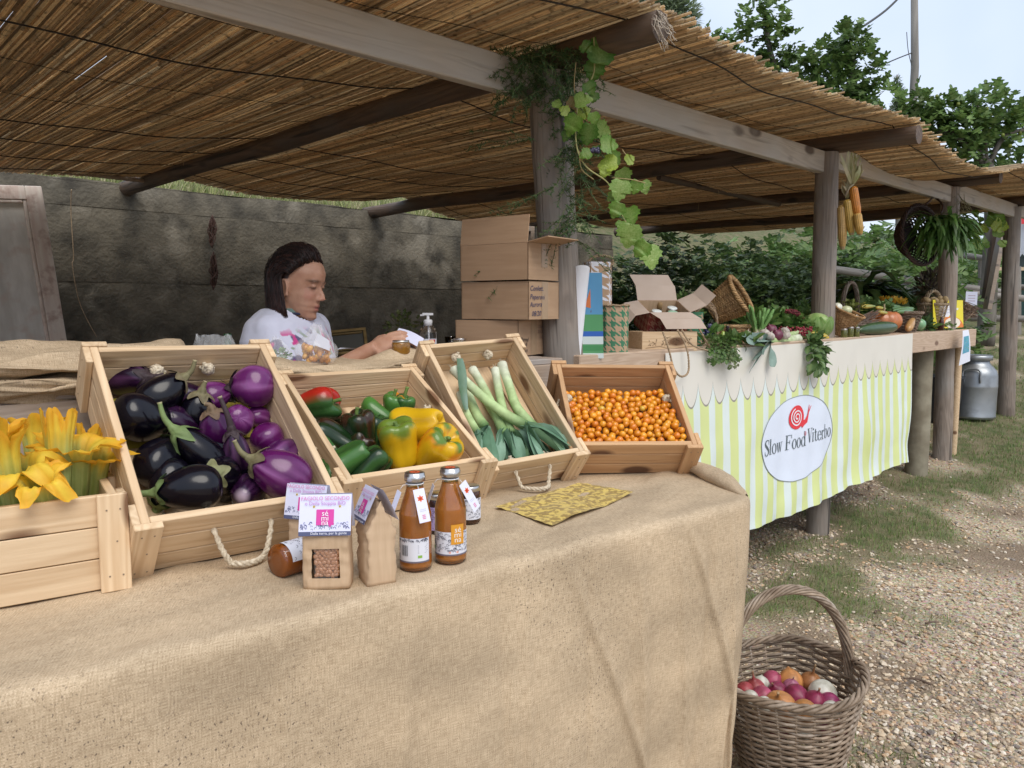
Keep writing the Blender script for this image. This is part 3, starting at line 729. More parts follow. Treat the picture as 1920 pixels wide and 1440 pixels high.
# u in metres along, v in metres down from the top
PER=.125
fr=mth('FRACT',mth('DIVIDE',sx.outputs[0],PER*1.04)); st=mth('LESS_THAN',fr,.56)
sc_=mth('ABSOLUTE',mth('SINE',mth('MULTIPLY',sx.outputs[0],PI/PER)))
edge=mth('ADD',mth('MULTIPLY',mth('POWER',sc_,.6),.11),.145)
isband=mth('LESS_THAN',sx.outputs[1],edge); line=mth('LESS_THAN',mth('ABSOLUTE',mth('SUBTRACT',sx.outputs[1],edge)),.0045)
m1=N.new('ShaderNodeMixRGB'); L.new(st,m1.inputs[0]); m1.inputs[1].default_value=(.70,.78,.76,1); m1.inputs[2].default_value=(.66,.73,.32,1)
m2=N.new('ShaderNodeMixRGB'); L.new(isband,m2.inputs[0]); L.new(m1.outputs[0],m2.inputs[1]); m2.inputs[2].default_value=(.72,.69,.62,1)
m3=N.new('ShaderNodeMixRGB'); L.new(line,m3.inputs[0]); L.new(m2.outputs[0],m3.inputs[1]); m3.inputs[2].default_value=(.30,.28,.24,1)
ns=N.new('ShaderNodeTexNoise'); ns.inputs['Scale'].default_value=5; L.new(tc.outputs['UV'],ns.inputs['Vector'])
m4=N.new('ShaderNodeHueSaturation'); r=N.new('ShaderNodeMapRange'); r.inputs['To Min'].default_value=.92; r.inputs['To Max'].default_value=1.05; L.new(ns.outputs['Fac'],r.inputs['Value']); L.new(r.outputs[0],m4.inputs['Value']); L.new(m3.outputs[0],m4.inputs['Color'])
L.new(m4.outputs[0],P_.inputs['Base Color']); P_.inputs['Roughness'].default_value=.42
BT0=ts(ats(1262,660,-.14))[0]; BT1=ts(ats(1712,640,-.14))[0]; BT0=min(BT0,.55)
BLEN=BT1-BT0
def btop(u): return ZC(BT0+u)+.002
def bdrop(u):   # hem height follows the uneven lower edge
    z0=ats(1410,990,-.15).z; z1=ats(1706,862,-.15).z
    f=u/BLEN; zz=lerp(.30,.42,f)
    return btop(u)-zz
hem=[(BT0,.30)]+[(ts(ats(px,py,-.15))[0],ats(px,py,-.15).z) for px,py in [(1410,990),(1480,962),(1560,928),(1585,912),(1625,898),(1680,868),(1708,862)]]
def hemz(t):
    for i in range(len(hem)-1):
        if t<=hem[i+1][0]: return lerp(hem[i][1],hem[i+1][1],(t-hem[i][0])/(hem[i+1][0]-hem[i][0]+1e-9))
    return hem[-1][1]
BH=.90
def ban(u,v):
    """u metres along, v 0..1 down -> point"""
    t=BT0+u; z=lerp(btop(u),hemz(t),v)
    k=v**1.2
    wv=.4*(.022*math.sin(u*9+1.5)+.016*math.sin(u*21+2*v)+.010*math.sin(u*37+v*3))*k
    wv+=.02*fb((u*2,v*2,3),3)*k
    fold=.05*math.exp(-((u-.72*BLEN-.12*(v-.5))/.03)**2)*sst(.3,.8,v)
    out=.006+.035*k+max(-.02*k,wv)+fold*.35
    tt=t+.04*k*math.sin(u*3+1)-(.05*sst(.5,1,v)*sst(BLEN-.25,BLEN,u))
    return S(tt,-.13-out,z)
b=MB(); NU,NV=260,44; vs=[];uv=[]
for i in range(NU+1):
    for j in range(NV+1):
        u=i/NU*BLEN; v=j/NV
        vs.append(ban(u,v)); uv.append((u,v*(btop(u)-hemz(BT0+u))))
b.add(vs,[(i*(NV+1)+j,i*(NV+1)+j+1,(i+1)*(NV+1)+j+1,(i+1)*(NV+1)+j) for i in range(NU) for j in range(NV)]); b.uv=uv
banner=b.build('banner',bm,label='green and white striped banner with an oval snail sign hung along the counter',cat='banner')
# the oval panel and lettering, printed on the banner: u,v from picture corners
def ban_uv(px,py):
    p=ats(px,py,-.16); t,_=ts(p); u=t-BT0; return u,(btop(u)-p.z)
def on_ban(u,d,off):
    h=btop(u)-hemz(BT0+u); v=d/h
    p=ban(u,v); du=ban(u+.01,v)-ban(u-.01,v); dv=ban(u,min(1,v+.01))-ban(u,v-.01); n=du.cross(dv).normalized()
    if n.dot(BK)>0: n=-n
    return p+n*off
uL=ban_uv(1430,850)[0]; uR=ban_uv(1566,790)[0]; uC=(uL+uR)/2; dT=ban_uv(1507,741)[1]; dB=ban_uv(1489,902)[1]; dC=(dT+dB)/2
RU=(uR-uL)/2; RD=(dB-dT)/2
def disc(ru,rd,off,col,nr=10,na=56,ring=False):
    b=MB(); vs=[]
    for i in range(nr+1):
        f=(i/nr) if not ring else lerp(.985,1.0,i/nr)
        for j in range(na):
            a=TAU*j/na; vs.append(on_ban(uC+math.cos(a)*ru*f,dC+math.sin(a)*rd*f,off))
    b.add(vs,[(i*na+j,i*na+(j+1)%na,(i+1)*na+(j+1)%na,(i+1)*na+j) for i in range(nr) for j in range(na)],col)
    return b
o=disc(RU,RD,.002,(.70,.76,.88)).build('oval_panel',PT,banner)
disc(RU,RD,.0035,(.25,.28,.28),2,72,True).build('oval_outline',PT,banner)
# serif letters
def ringp(cx,cy,rx,ry,wt,wh,a0=0,a1=TAU,n=22):
    q=[];full=abs(a1-a0-TAU)<1e-6
    for i in range(n+1):
        a=lerp(a0,a1,i/n); q.append(((cx+rx*math.cos(a),cy+ry*math.sin(a)),(cx+(rx-wt)*math.cos(a),cy+(ry-wh)*math.sin(a))))
    return [[q[i][0],q[i+1][0],q[i+1][1],q[i][1]] for i in range(n)]
def rec(x0,y0,x1,y1): return [[(x0,y0),(x1,y0),(x1,y1),(x0,y1)]]
def diag(x0,y0,x1,y1,w): return [[(x0-w/2,y0),(x0+w/2,y0),(x1+w/2,y1),(x1-w/2,y1)]]
def ribbon(pts,ws):
    q=[]
    for i,p in enumerate(pts):
        a=V(pts[max(i-1,0)]).to_3d() if False else V((*pts[max(i-1,0)],0)); c=V((*pts[min(i+1,len(pts)-1)],0)); d=(c-a).normalized(); n=V((-d.y,d.x,0)); q.append(((p[0]+n.x*ws[i]/2,p[1]+n.y*ws[i]/2),(p[0]-n.x*ws[i]/2,p[1]-n.y*ws[i]/2)))
    return [[q[i][0],q[i+1][0],q[i+1][1],q[i][1]] for i in range(len(q)-1)]
T_,H_=.068,.026
def glyph(ch):
    if ch=='S':
        pts=[(.40,.56),(.38,.68),(.30,.715),(.22,.72),(.12,.69),(.07,.60),(.09,.50),(.20,.41),(.31,.32),(.39,.22),(.38,.10),(.30,.02),(.20,-.01),(.10,.02),(.05,.10),(.04,.19)]
        pts=[tuple(p)[:2] for p in bez([(x,y,0) for x,y in pts],3)]; k=len(pts); return ribbon(pts,[.03+.085*math.exp(-((i/k-.48)/.2)**2) for i in range(k)])+rec(.385,.5,.41,.70)+rec(.025,.0,.05,.2),.47
    if ch=='l': return rec(.06,0,.06+T_,.74)+rec(0,0,.21,H_)+rec(0,.72,.1,.74),.24
    if ch=='o': return ringp(.2,.24,.19,.255,T_,H_),.43
    if ch=='w': return diag(.06,.47,.17,0,T_)+diag(.29,.47,.17,0,H_)+diag(.29,.47,.40,0,T_)+diag(.52,.47,.40,0,H_)+rec(0,.45,.14,.475)+rec(.22,.45,.37,.475)+rec(.45,.45,.58,.475),.59
    if ch=='F': return rec(.08,0,.08+T_*1.15,.72)+rec(.02,0,.26,H_)+rec(.02,.72-H_,.46,.72)+rec(.43,.55,.46,.72)+rec(.1,.36,.33,.36+H_)+rec(.31,.28,.34,.47),.49
    if ch=='d': return ringp(.19,.24,.18,.255,T_,H_)+rec(.30,0,.30+T_,.74)+rec(.24,.72,.33,.74)+rec(.3,0,.44,H_),.46
    if ch=='b': return ringp(.26,.24,.20,.255,T_,H_)+rec(.06,0,.06+T_*.9,.74)+rec(0,.72,.09,.74),.53
    if ch=='V': return diag(.1,.72,.27,0,T_*1.15)+diag(.44,.72,.27,0,H_)+rec(0,.70,.2,.725)+rec(.35,.70,.53,.725),.52
    if ch=='i': return rec(.06,0,.06+T_,.47)+rec(0,0,.2,H_)+rec(0,.45,.1,.475)+ringp(.1,.63,.055,.055,.055,.055),.23
    if ch=='t': return rec(.08,.06,.08+T_,.62)+rec(0,.44,.27,.47)+ringp(.19,.09,.11,.10,.05,.03,PI,TAU,8),.30
    if ch=='e': return ringp(.2,.24,.19,.255,T_,H_,.15*PI,1.85*PI,20)+rec(.08,.26,.38,.26+H_)+ringp(.2,.24,.19,.255,T_*.6,H_,0,.2*PI,4),.41
    if ch=='r': return rec(.06,0,.06+T_,.47)+rec(0,0,.22,H_)+rec(0,.45,.1,.475)+ringp(.25,.36,.11,.12,.04,.035,.35*PI,PI,8)+ringp(.28,.42,.04,.04,.04,.04),.38
    return [],.22
def word(txt,u0,u1,dbase,h,off=.005,col=(.09,.12,.13)):
    x=0;polys=[]
    for ch in txt:
        g,w_=glyph(ch); polys+=[[(px+x,py) for px,py in q] for q in g]; x+=w_
    k=(u1-u0)/x; b=MB()
    for q in polys:
        # subdivide each quad lengthways so it follows the cloth
        vs=[on_ban(u0+px*k,dbase-py*h,off) for px,py in q]
        n=(vs[1]-vs[0]).cross(vs[2]-vs[1])
        f=(0,1,2,3) if n.dot(BK)<0 else (3,2,1,0)
        b.add(vs,[f],col,0,None,False)
    return b
a_=ban_uv(1436,858); c_=ban_uv(1514,832); e_=ban_uv(1517,831); g_=ban_uv(1562,816)
hh=(ban_uv(1480,846)[1]-ban_uv(1480,819)[1])/.72
word('Slow Food',a_[0],c_[0],(a_[1]+c_[1])/2-.0,hh).build('lettering',PT,banner)
word('Viterbo',e_[0]-.005,g_[0],(e_[1]+g_[1])/2-.0,hh).build('lettering',PT,banner)
# small registered mark
b=MB(); ru,rd_=ban_uv(1513,812)
for i in range(16):
    a=TAU*i/16; a2=TAU*(i+1)/16
    vs=[on_ban(ru+math.cos(x)*r_,rd_+math.sin(x)*r_,.005) for x,r_ in ((a,.012),(a2,.012),(a2,.009),(a,.009))]; b.add(vs,[(0,1,2,3),(3,2,1,0)][:1],(.6,.2,.25),0,None,False)
for (x0,y0,x1,y1) in [(-.004,-.007,-.002,.006),(-.004,-.007,.004,-.005),(-.004,-.001,.004,.001),(.002,-.007,.004,.0),(.0,.0,.005,.006)]:
    b.add([on_ban(ru+x,rd_+y,.005) for x,y in ((x0,y0),(x1,y0),(x1,y1),(x0,y1))],[(0,1,2,3)],(.6,.2,.25),0,None,False)
b.build('registered_mark',PT,banner)
# snail
su,sd=ban_uv(1498,782); sR=abs(ban_uv(1512,780)[0]-ban_uv(1485,784)[0])/2; sV=(ban_uv(1497,805)[1]-ban_uv(1497,761)[1])/2
red=(.72,.04,.055); b=MB()
vs=[on_ban(su,sd,.005)]+[on_ban(su+math.cos(TAU*j/40)*sR*(1+.06*math.sin(TAU*j/40*1)),sd+math.sin(TAU*j/40)*sV,.005) for j in range(40)]
b.add(vs,[(0,1+j,1+(j+1)%40) for j in range(40)],red,0,None,False)
foot=[(.55,.75),(.95,.35),(1.15,.35),(1.45,.0),(1.62,-.35),(1.68,-.3),(1.58,.15),(1.45,.62),(1.1,.78),(.8,1.0)]
b.add([on_ban(su+x*sR,sd+y*sV,.0052) for x,y in foot],[tuple(range(len(foot)))],red,0,None,False)
for (x0,y0,x1,y1) in [(1.45,-.05,1.95,-.75),(1.45,.0,1.7,-.85)]:
    b.add([on_ban(su+x*sR,sd+y*sV,.0052) for x,y in ((x0,y0),(x0+.12,y0),(x1+.06,y1),(x1,y1))],[(0,1,2,3)],red,0,None,False)
b.build('snail_emblem',PT,banner)
sp=[];ws=[]
for i in range(70):
    a=i/69*TAU*2.6; r=.10+.68*i/69; sp.append((math.cos(a+.6)*r,math.sin(a+.6)*r)); ws.append(.10)
b=MB()
for q in ribbon(sp,ws): b.add([on_ban(su+x*sR,sd+y*sV,.0065) for x,y in q],[(0,1,2,3)],(.80,.82,.88),0,None,False)
b.build('spiral_line',PT,banner)
# ================================================================= CRATES
CRD={'egg':((-.556,1.49,.906),(38.5,37.6,.9),(.481,.374,.146)),
'pep':((-.245,1.85,.906),(36.7,28.0,-.2),(.446,.393,.125)),
'leek':((.033,2.104,.904),(32.7,41.1,-3.9),(.465,.313,.118)),
'tom':((.343,2.25,.906),(6.8,37.8,1.4),(.345,.371,.127))}
def cmat(o,r):
    y,p,q=[R(a) for a in r]
    M=Matrix.Rotation(y,4,'Z')@Matrix.Rotation(p,4,'X')@Matrix.Rotation(q,4,'Y'); M.translation=V(o); return M
def rope_mb(pts,r=.0052,tw=26,k=3,col=(1,1,1)):
    """laid rope: k strands twisted about a path"""
    b=MB(); pts=[V(p) for p in pts]; n=len(pts)
    for s in range(k):
        q=[];L_=0; nrm=None
        for i,p in enumerate(pts):
            t=(pts[min(i+1,n-1)]-pts[max(i-1,0)]).normalized()
            if nrm is None: nrm=t.orthogonal().normalized()
            nrm=(nrm-t*nrm.dot(t)).normalized(); bn=t.cross(nrm)
            if i: L_+=(p-pts[i-1]).length
            a=TAU*s/k+L_*tw*TAU/ .5*.55
            q.append(p+nrm*math.cos(a)*r*.55+bn*math.sin(a)*r*.55)
        b.tube(q,r*.62,6,col)
    return b
def knot(parent,loc,r=.016,seed=0,inward=V((0,1,0))):
    rs=random.Random(seed); b=MB()
    for k in range(7):
        rot=Euler((rs.uniform(0,PI),rs.uniform(0,PI),rs.uniform(0,PI))).to_matrix()
        pts=[rot@V((math.cos(a)*r*.62,math.sin(a)*r*.62,rs.uniform(-.2,.2)*r))+rot@V((0,0,rs.uniform(-.4,.4)*r)) for a in [TAU*j/14 for j in range(15)]]
        b.tube(pts,r*.26,6)
    for k in range(3):
        d=rot@V((rs.uniform(-1,1),rs.uniform(-1,1),rs.uniform(-1,1))).normalized(); b.tube([d*r*.5,d*r*1.15],[r*.25,r*.3],6)
    return b.build('rope_knot',M_['rope'],parent,M=Matrix.Translation(V(loc)))
def crate(o,r,dims,label,mat_=None,handle='end',n=3,T=.015,M=None,show=(1,1)):
    L_,W_,H_=dims; mw=mat_ or M_['pine']
    if M is None: M=cmat(o,r)
    c=empty('wooden_crate',M=M,label=label,cat='crate',group='open wooden produce crates on the burlap table')
    g=.0018; ph=H_/n
    for k in range(n):
        z=ph*(k+.5)
        for sx in (-1,1): piece('side_plank',(L_,T,ph-g),None,mw,c,M=frame((sx*(W_/2-T/2),L_/2,z),x=(0,1,0),z=(0,0,1)))
        for y in (T/2+.0005,L_-T/2-.0005): piece('end_plank',(W_-2*T-.001,T,ph-g),None,mw,c,M=frame((0,y,z),x=(1,0,0),z=(0,0,1)))
    bw=.048
    for y,sg in ((-.0075,-1),(L_+.0075,1)):
        for sx in (-1,1):
            piece('corner_batten',(H_+.004,bw,.014),None,mw,c,M=frame((sx*(W_/2-bw/2+.014),y,H_/2),x=(0,0,1),z=(0,sg,0)))
    for y in (bw/2-.0005,L_-bw/2+.0005):
        for sx in (-1,1):
            piece('corner_batten',(H_+.001,bw,.0135),None,mw,c,M=frame((sx*(W_/2+.0072),y,H_/2-.001),x=(0,0,1),z=(sx,0,0)))
    ns=5; sw=(W_-2*T)/ns
    for k in range(ns): piece('bottom_slat',(L_-2*T-.002,sw-.006,.010),None,mw,c,M=frame((-W_/2+T+sw*(k+.5),L_/2,.006),x=(0,1,0),z=(0,0,1)))
    nb=MB()
    for y,sg in ((-.0149,-1),(L_+.0149,1)):
        for sx in (-1,1):
            for k in range(n):
                for dx in ((-.010,.011) if (k+int(sx))%2 else (.004,)): nb.box((sx*(W_/2-bw/2+.014)+dx,y,ph*(k+.5)+.004*math.sin(k*5+dx*900)),(.0026,.0012,.0026),col=(.26,.19,.13))
    for k in range(n):
        for y in (.012,L_-.012):
            for sx in (-1,1): nb.box((sx*(W_/2+.0143),y+.004*math.sin(k*3),ph*(k+.5)),(.0012,.0026,.0026),col=(.26,.19,.13))
    nb.build('nail_heads',M_['paint'],c)
    Mi3=M.to_3x3().inverted(); down=Mi3@V((0,0,-1))
    hw=.055; hz_=H_*.66
    def loop(a,b_,out,drop,name='rope_handle'):
        a=V(a);b_=V(b_);out=V(out); pts=[]
        for i in range(29):
            f=i/28; p=a.lerp(b_,f); e=math.sin(PI*f); p=p+down*drop*(e**.75)+out*(.016*min(1,e*2.5))
            wz=(M@p).z
            if wz<TZ+.016:
                sl_k=TZ+.016-wz; od=(M.to_3x3()@out); od.z=0; od.normalize(); p=p+Mi3@(V((0,0,sl_k))+od*sl_k*.9)
            pts.append(p)
        pts=[a-out*.02]+pts+[b_-out*.02]
        rope_mb(pts,.0058).build(name,M_['rope'],c)
    if handle=='end':
        for y,sg in ((0,-1),(L_,1)):
            if sg<0: loop((-hw,y-.004,hz_),(hw,y-.004,hz_),(0,sg,0),.075)
            else: loop((-hw,y+.016,hz_),(hw,y+.016,hz_),(0,sg,0),.05)
            for sx in (-1,1): knot(c,(sx*hw,y-sg*(T+.014),hz_),.017,seed=int(sx*3+sg*7+L_*100))
    else:
        for sx in (-1,1):
            x=sx*(W_/2+.002)
            loop((x,L_/2-.05,hz_),(x,L_/2+.05,hz_),(sx,0,0),.05)
            for d in (-.06,.06): knot(c,(sx*(W_/2-T-.013),L_/2+d,hz_),.015,seed=int(sx*5+d*100+L_*77))
    return c
C_egg=crate(*CRD['egg'],'tilted wooden crate full of dark and purple eggplants')
C_pep=crate(*CRD['pep'],'tilted wooden crate holding green, red and yellow bell peppers',handle='side')
C_leek=crate(*CRD['leek'],'steeply tilted wooden crate holding leeks, with a rope handle in front')
C_tom=crate(*CRD['tom'],'reddish wooden crate full of small orange tomatoes at the table end',M_['pine2'],handle='side')
# flat crate with squash blossoms, cut by the left edge of the picture
zc=atz(244,1100,.905); zdir=(zc-atz(60,1140,.905)); zdir.z=0
ZX=V((.83,.555,0)).normalized(); ZY=V((-ZX.y,ZX.x,0))
zL=.46; zW=.20; zH=.168
zo=V((zc.x,zc.y,.908))-ZX*(zL/2+.012)      # front face centre bottom
MZ=frame(zo+ZY*.0,x=ZX,z=(0,0,1))
C_zuc=crate(None,None,(zW,zL,zH),'level wooden crate of orange squash blossoms at the left edge',M=MZ,handle='side')
for c in C_zuc.children:
    pass
def inv(C): return C.matrix_world.inverted()
CM={'egg':cmat(*CRD['egg'][:2]),'pep':cmat(*CRD['pep'][:2]),'leek':cmat(*CRD['leek'][:2]),'tom':cmat(*CRD['tom'][:2]),'zuc':MZ}
def cl_(k,px,py,h):
    """place inside a crate at height h above its floor, seen at a picture spot"""
    M=CM[k]; n=M.to_3x3()@V((0,0,1)); return atp(px,py,M@V((0,0,h)),n)
# yellow slip in eggplant crate (paper lining at the back)
b=MB(); b.grid(lambda u,v:V((lerp(-.165,.165,u),lerp(.30,.455,v),.014+.004*math.sin(u*9)+.0)),12,4,col=(.42,.34,.05))
b.build('paper_lining',PT,C_egg)

# ================================================================= EGGPLANTS
def eggplant(pos,ax,L_,R_,colr,cal,label,stemlen=.045,roundf=1.0,stemdir=None,streak=0,seed=0,calr=1.0):
    rs=random.Random(seed); ax=V(ax).normalized()
    M=axis_frame(V(pos)-ax*L_/2,ax,rs.uniform(0,TAU))
    b=MB(); K=20; prof=[]
    for i in range(K+1):
        f=i/K; a=PI*f
        r=R_*(max(0,math.sin(a))**.72)*(1.0+.16*roundf*(math.cos(a)))*(1 if f<.5 else (1-.22*(f-.5)*2*(1.6-roundf)))
        z=L_*(.5-.5*math.cos(a))
        prof.append((max(r,.0015),z))
    bend=rs.uniform(-.008,.008)
    lob=rs.choice([0,.02,.03]); ph=rs.uniform(0,TAU)
    light=mixc(colr,(.42,.16,.40),.55)
    def md(a,f,r,z): return r*(1+lob*math.cos(5*a+ph)*math.sin(PI*f)+.012*nz(math.cos(a)*2,math.sin(a)*2,seed+f*3)),z
    def cf(a,f):
        s=max(0,fb((math.cos(a)*3,math.sin(a)*3,seed+f*1.2),3))*streak
        c=mixc(colr,light,min(1,s*1.6)); 
        if streak and f>.80: c=mixc(c,(.55,.42,.50),min(.8,(f-.80)*5))
        return c
    b.lathe(prof,28,md,cf)
    # bend
    b.v=[p+V((bend*math.sin(PI*p.z/L_),0,0)) for p in b.v]
    o=b.build('eggplant',M_['egg'],M=M,label=label,cat='eggplant',group='eggplants heaped in the tilted crate')
    if cal:
        cc,c2=cal; q=MB(); n=40; rows=7; vs=[];cs=[]
        nl=5; ph2=rs.uniform(0,TAU)
        for i in range(rows+1):
            for j in range(n):
                a=TAU*j/n; lobe=abs(((a*nl/TAU+ph2)%1)-.5)*2   # 0 tip .. 1 notch
                ext=(.34+.40*(1-lobe)**1.1)*calr
                f=1-(i/rows)*ext*.42*min(1,(.12/L_)**.5)-.0
                a2=PI*f; r=R_*(max(0,math.sin(a2))**.72)*(1.0+.16*roundf*math.cos(a2))*(1 if f<.5 else (1-.22*(f-.5)*2*(1.6-roundf)))
                z=L_*(.5-.5*math.cos(a2)); lift=.0022+.0012*math.sin(i*2)+(.004*(1-lobe)*rs.uniform(.2,1) if i==rows else 0)
                if i==0: r=.004;z=L_+.012
                elif i==1: r=.0065;z=L_+.004
                vs.append(((r+lift)*math.cos(a)+bend*math.sin(PI*min(1,z/L_)),(r+lift)*math.sin(a),z+.0018)); cs.append(mixc(cc,c2,(i/rows)*.5+rs.random()*.3))
        q.add(vs,[(i*n+j,i*n+(j+1)%n,(i+1)*n+(j+1)%n,(i+1)*n+j) for i in range(rows) for j in range(n)],cs)
        q.build('calyx',M_['matte'],o)
        q=MB(); sd=V(stemdir) if stemdir else V((rs.uniform(-.5,.5),rs.uniform(-.5,.5),1))
        if stemdir: sd=M.to_3x3().inverted()@sd.normalized()
        p=V((0,0,L_+.006)); pts=bez([p,p+V((0,0,1))*stemlen*.35+sd.normalized()*stemlen*.15,p+V((0,0,1))*stemlen*.4+sd.normalized()*stemlen*.7],5)
        k=len(pts); q.tube(pts,[.0075-.0035*i/(k-1) for i in range(k-1)]+[.0052],9,[mixc(cc,c2,.2)]*(k-1)+[(.40,.34,.2)])
        q.build('stem',M_['matte'],o)
    return o
BLK=(.004,.003,.007); DK=(.018,.004,.022); PUR=(.055,.006,.058); LPU=(.13,.018,.12); MAG=(.095,.007,.085)
GRN=((.20,.27,.10),(.13,.20,.07)); BRN=((.22,.20,.10),(.12,.08,.05)); DRK=((.05,.03,.035),(.03,.015,.02)); OLV=((.26,.28,.12),(.17,.15,.08))
# right/up/toward directions
RX=V((1,0,0)); UP=V((0,0,1)); TOW=V((0,-1,0))
def dv(x,y,t=0): return RX*x-UP*y+TOW*t     # picture right, picture down, towards the camera
EG=[ # px,py,h, axis(dir of stem), L, R, col, cal, label, stemlen,stemdir,streak,round
(240,712,.050,dv(.9,-.1,.2),.115,.040,DK,DRK,'dark purple eggplant in the top left corner of the crate',.03,dv(1,-.3),.5,.9),
(303,734,.085,dv(.75,-.55,-.5),.11,.042,BLK,BRN,'round black eggplant beside the top left purple one',.04,dv(.3,-1),0,.8),
(269,781,.075,dv(.5,.35,-.75),.13,.049,BLK,GRN,'large glossy black eggplant against the left side of the crate',.03,dv(1,.5),0,.7),
(474,724,.090,dv(-.98,.05,.1),.105,.050,LPU,DRK,'big round violet eggplant in the top right of the crate',.04,dv(-1,-.2),1,.2),
(401,744,.060,dv(.7,-.3,-.3),.085,.034,MAG,DRK,'small purple eggplant left of the big round violet one',.035,dv(.8,-.5),.6,.5),
(369,772,.060,dv(.3,-.9,.1),.095,.038,BLK,BRN,'black eggplant between the green calyx and the small purple one',.02,dv(.4,-.8),0,.8),
(444,786,.062,dv(-.4,.2,-.8),.085,.036,LPU,DRK,'pale violet eggplant in the middle of the crate',.02,None,.9,.2),
(404,802,.082,dv(-.05,-.9,.25),.085,.038,PUR,((.22,.15,.09),(.13,.07,.05)),'purple eggplant with a torn brown calyx on top',.018,dv(-1,-.2,.4),.5,.5),
(483,786,.030,dv(.3,.5,-.8),.07,.026,LPU,None,'small pinkish eggplant behind the pale violet one',.02,None,1,.3),
(500,818,.060,dv(.3,-.4,-.85),.08,.036,MAG,None,'round purple eggplant near the right side of the crate',.03,None,.5,.2),
(374,846,.085,dv(-.62,-.70,.25),.135,.035,BLK,GRN,'long black eggplant with a big green star calyx',.055,dv(-.2,-1),0,.9),
(443,848,.088,dv(-.1,-1,.2),.10,.028,DK,DRK,'slim dark purple eggplant with a tall dark stem',.065,dv(-.4,-1),.6,1),
(303,866,.055,dv(.2,-.6,-.7),.12,.044,BLK,GRN,'black eggplant low on the left side of the crate',.02,None,0,.8),
(356,917,.105,dv(-.96,.05,.28),.125,.044,BLK,GRN,'black eggplant lying on the crate rim with its green stem over the side',.06,dv(-1,-.18),0,.8),
(410,892,.072,dv(.15,-.25,1),.12,.040,BLK,OLV,'dark eggplant pointing its olive green calyx at the viewer',.012,dv(-.8,-.7,.5),0,.8),
(526,888,.105,dv(-.80,-.50,.25),.135,.050,MAG,BRN,'big bright purple eggplant at the lower right with a green brown calyx',.045,dv(-.45,-1),.8,.7),
(531,853,.065,dv(.4,-.3,-.8),.10,.037,PUR,None,'purple eggplant partly hidden behind the big lower right one',.03,None,.9,.3),
(468,922,.060,dv(.0,-.0,1),.10,.034,DK,None,'small dark eggplant at the bottom right showing its stem end',.012,None,.3,.9),
(315,905,.045,dv(-.3,.9,.3),.11,.036,BLK,GRN,'black eggplant at the lower left corner with its stem pointing down',.03,dv(.2,1),0,.8),
(440,895,.042,dv(.5,-.5,-.5),.12,.040,BLK,None,'black eggplant buried under the others near the front rim',.02,None,0,.8),
(340,800,.040,dv(.6,.5,-.5),.12,.038,DK,GRN,'dark eggplant deep in the crate under the green star calyx',.03,None,.1,.8),
(400,850,.040,dv(.6,.5,-.5),.12,.036,BLK,None,'black eggplant at the very bottom of the heap',.03,None,0,.8),
(350,745,.030,dv(.9,.1,-.3),.10,.032,DK,BRN,'dim dark eggplant behind the round black one',.05,dv(1,.1),.2,.8)]
for i,(px,py,h,ax,L_,R_,c,cal,lab,sl_n,sd,stk,rd) in enumerate(EG):
    eggplant(cl_('egg',px,py,h*1.10),ax,L_*.95,R_*1.0,c,cal,lab,sl_n,rd,sd,stk,seed=i*3+1,calr=.95 if i!=10 else 1.35)
# loose light green calyx piece
# ================================================================= PEPPERS
def pepper(pos,ax,L_,R_,cf,label,seed=0,lobes=3,stem=.03,stemdir=None,taper=.25,roll=0,squash=1,group='bell peppers in the tilted crate'):
    """axis points to the stem end"""
    rs=random.Random(seed); ax=V(ax).normalized(); M=axis_frame(V(pos)-ax*L_/2,ax,roll)@Matrix.Diagonal((1,squash,1,1))
    prof=[(.06,.13),(.30,.045),(.55,.0),(.75,.02),(.88,.10),(.97,.25),(1.0,.42),(1.02,.6),(1.04,.74),(1.0,.86),(.88,.95),(.68,1.0),(.45,.99),(.26,.93),(.14,.89),(.05,.885)]
    pr=[tuple(p)[:2] for p in bez([V((a,b_,0)) for a,b_ in prof],2)]
    K=len(pr)-1; b=MB(); ph=rs.uniform(0,TAU)
    def md(a,f,r,z):
        w=abs(math.cos(lobes*(a+ph)/2)); lb=(.80+.22*w**.6)*(1-.0)
        k=1-taper*(1-z)
        dz=(.06*(w-.5))*(1 if z<.3 or z>.85 else 0)
        return r*R_*lb*k*(1+.05*nz(math.cos(a)*1.5,math.sin(a)*1.5,seed+z*2)),(z+dz)*L_
    b.lathe(pr,36,md,lambda a,f:cf(a,pr[min(K,int(round(f*K)))][1],fb((math.cos(a)*1.3,math.sin(a)*1.3,seed+f*2),3)))
    bd_=rs.uniform(-.012,.012)
    b.v=[p+V((bd_*math.sin(PI*p.z/L_),0,0)) for p in b.v]
    o=b.build('bell_pepper',M_['veg_wax'],M=M,label=label,cat='bell pepper',group=group)
    if stem:
        q=MB(); p=V((0,0,L_*.885)); sd=(M.to_3x3().inverted()@V(stemdir)).normalized() if stemdir else V((rs.uniform(-.6,.6),rs.uniform(-.6,.6),1)).normalized()
        pts=bez([p,p+V((0,0,stem*.5)),p+V((0,0,stem*.7))+sd*stem*.6],4); k=len(pts)
        q.tube(pts,[.009]+[.0048]*(k-2)+[.006],8,(.16,.25,.06)); q.lathe([(.013,.0),(.010,.003),(.006,.006)],10,lambda a,f,r,z:(r*(1+.25*math.cos(6*a)),z+L_*.885),col=(.15,.24,.06)); q.build('stem',M_['matte'],o)
    return o
G1=(.035,.10,.025);G2=(.012,.035,.012);BR=(.045,.018,.010);RD=(.42,.02,.012);YE=(.72,.43,.012);OR=(.68,.24,.01);YG=(.25,.33,.03)
def thr(x,a,b_): return sst(a,b_,x)
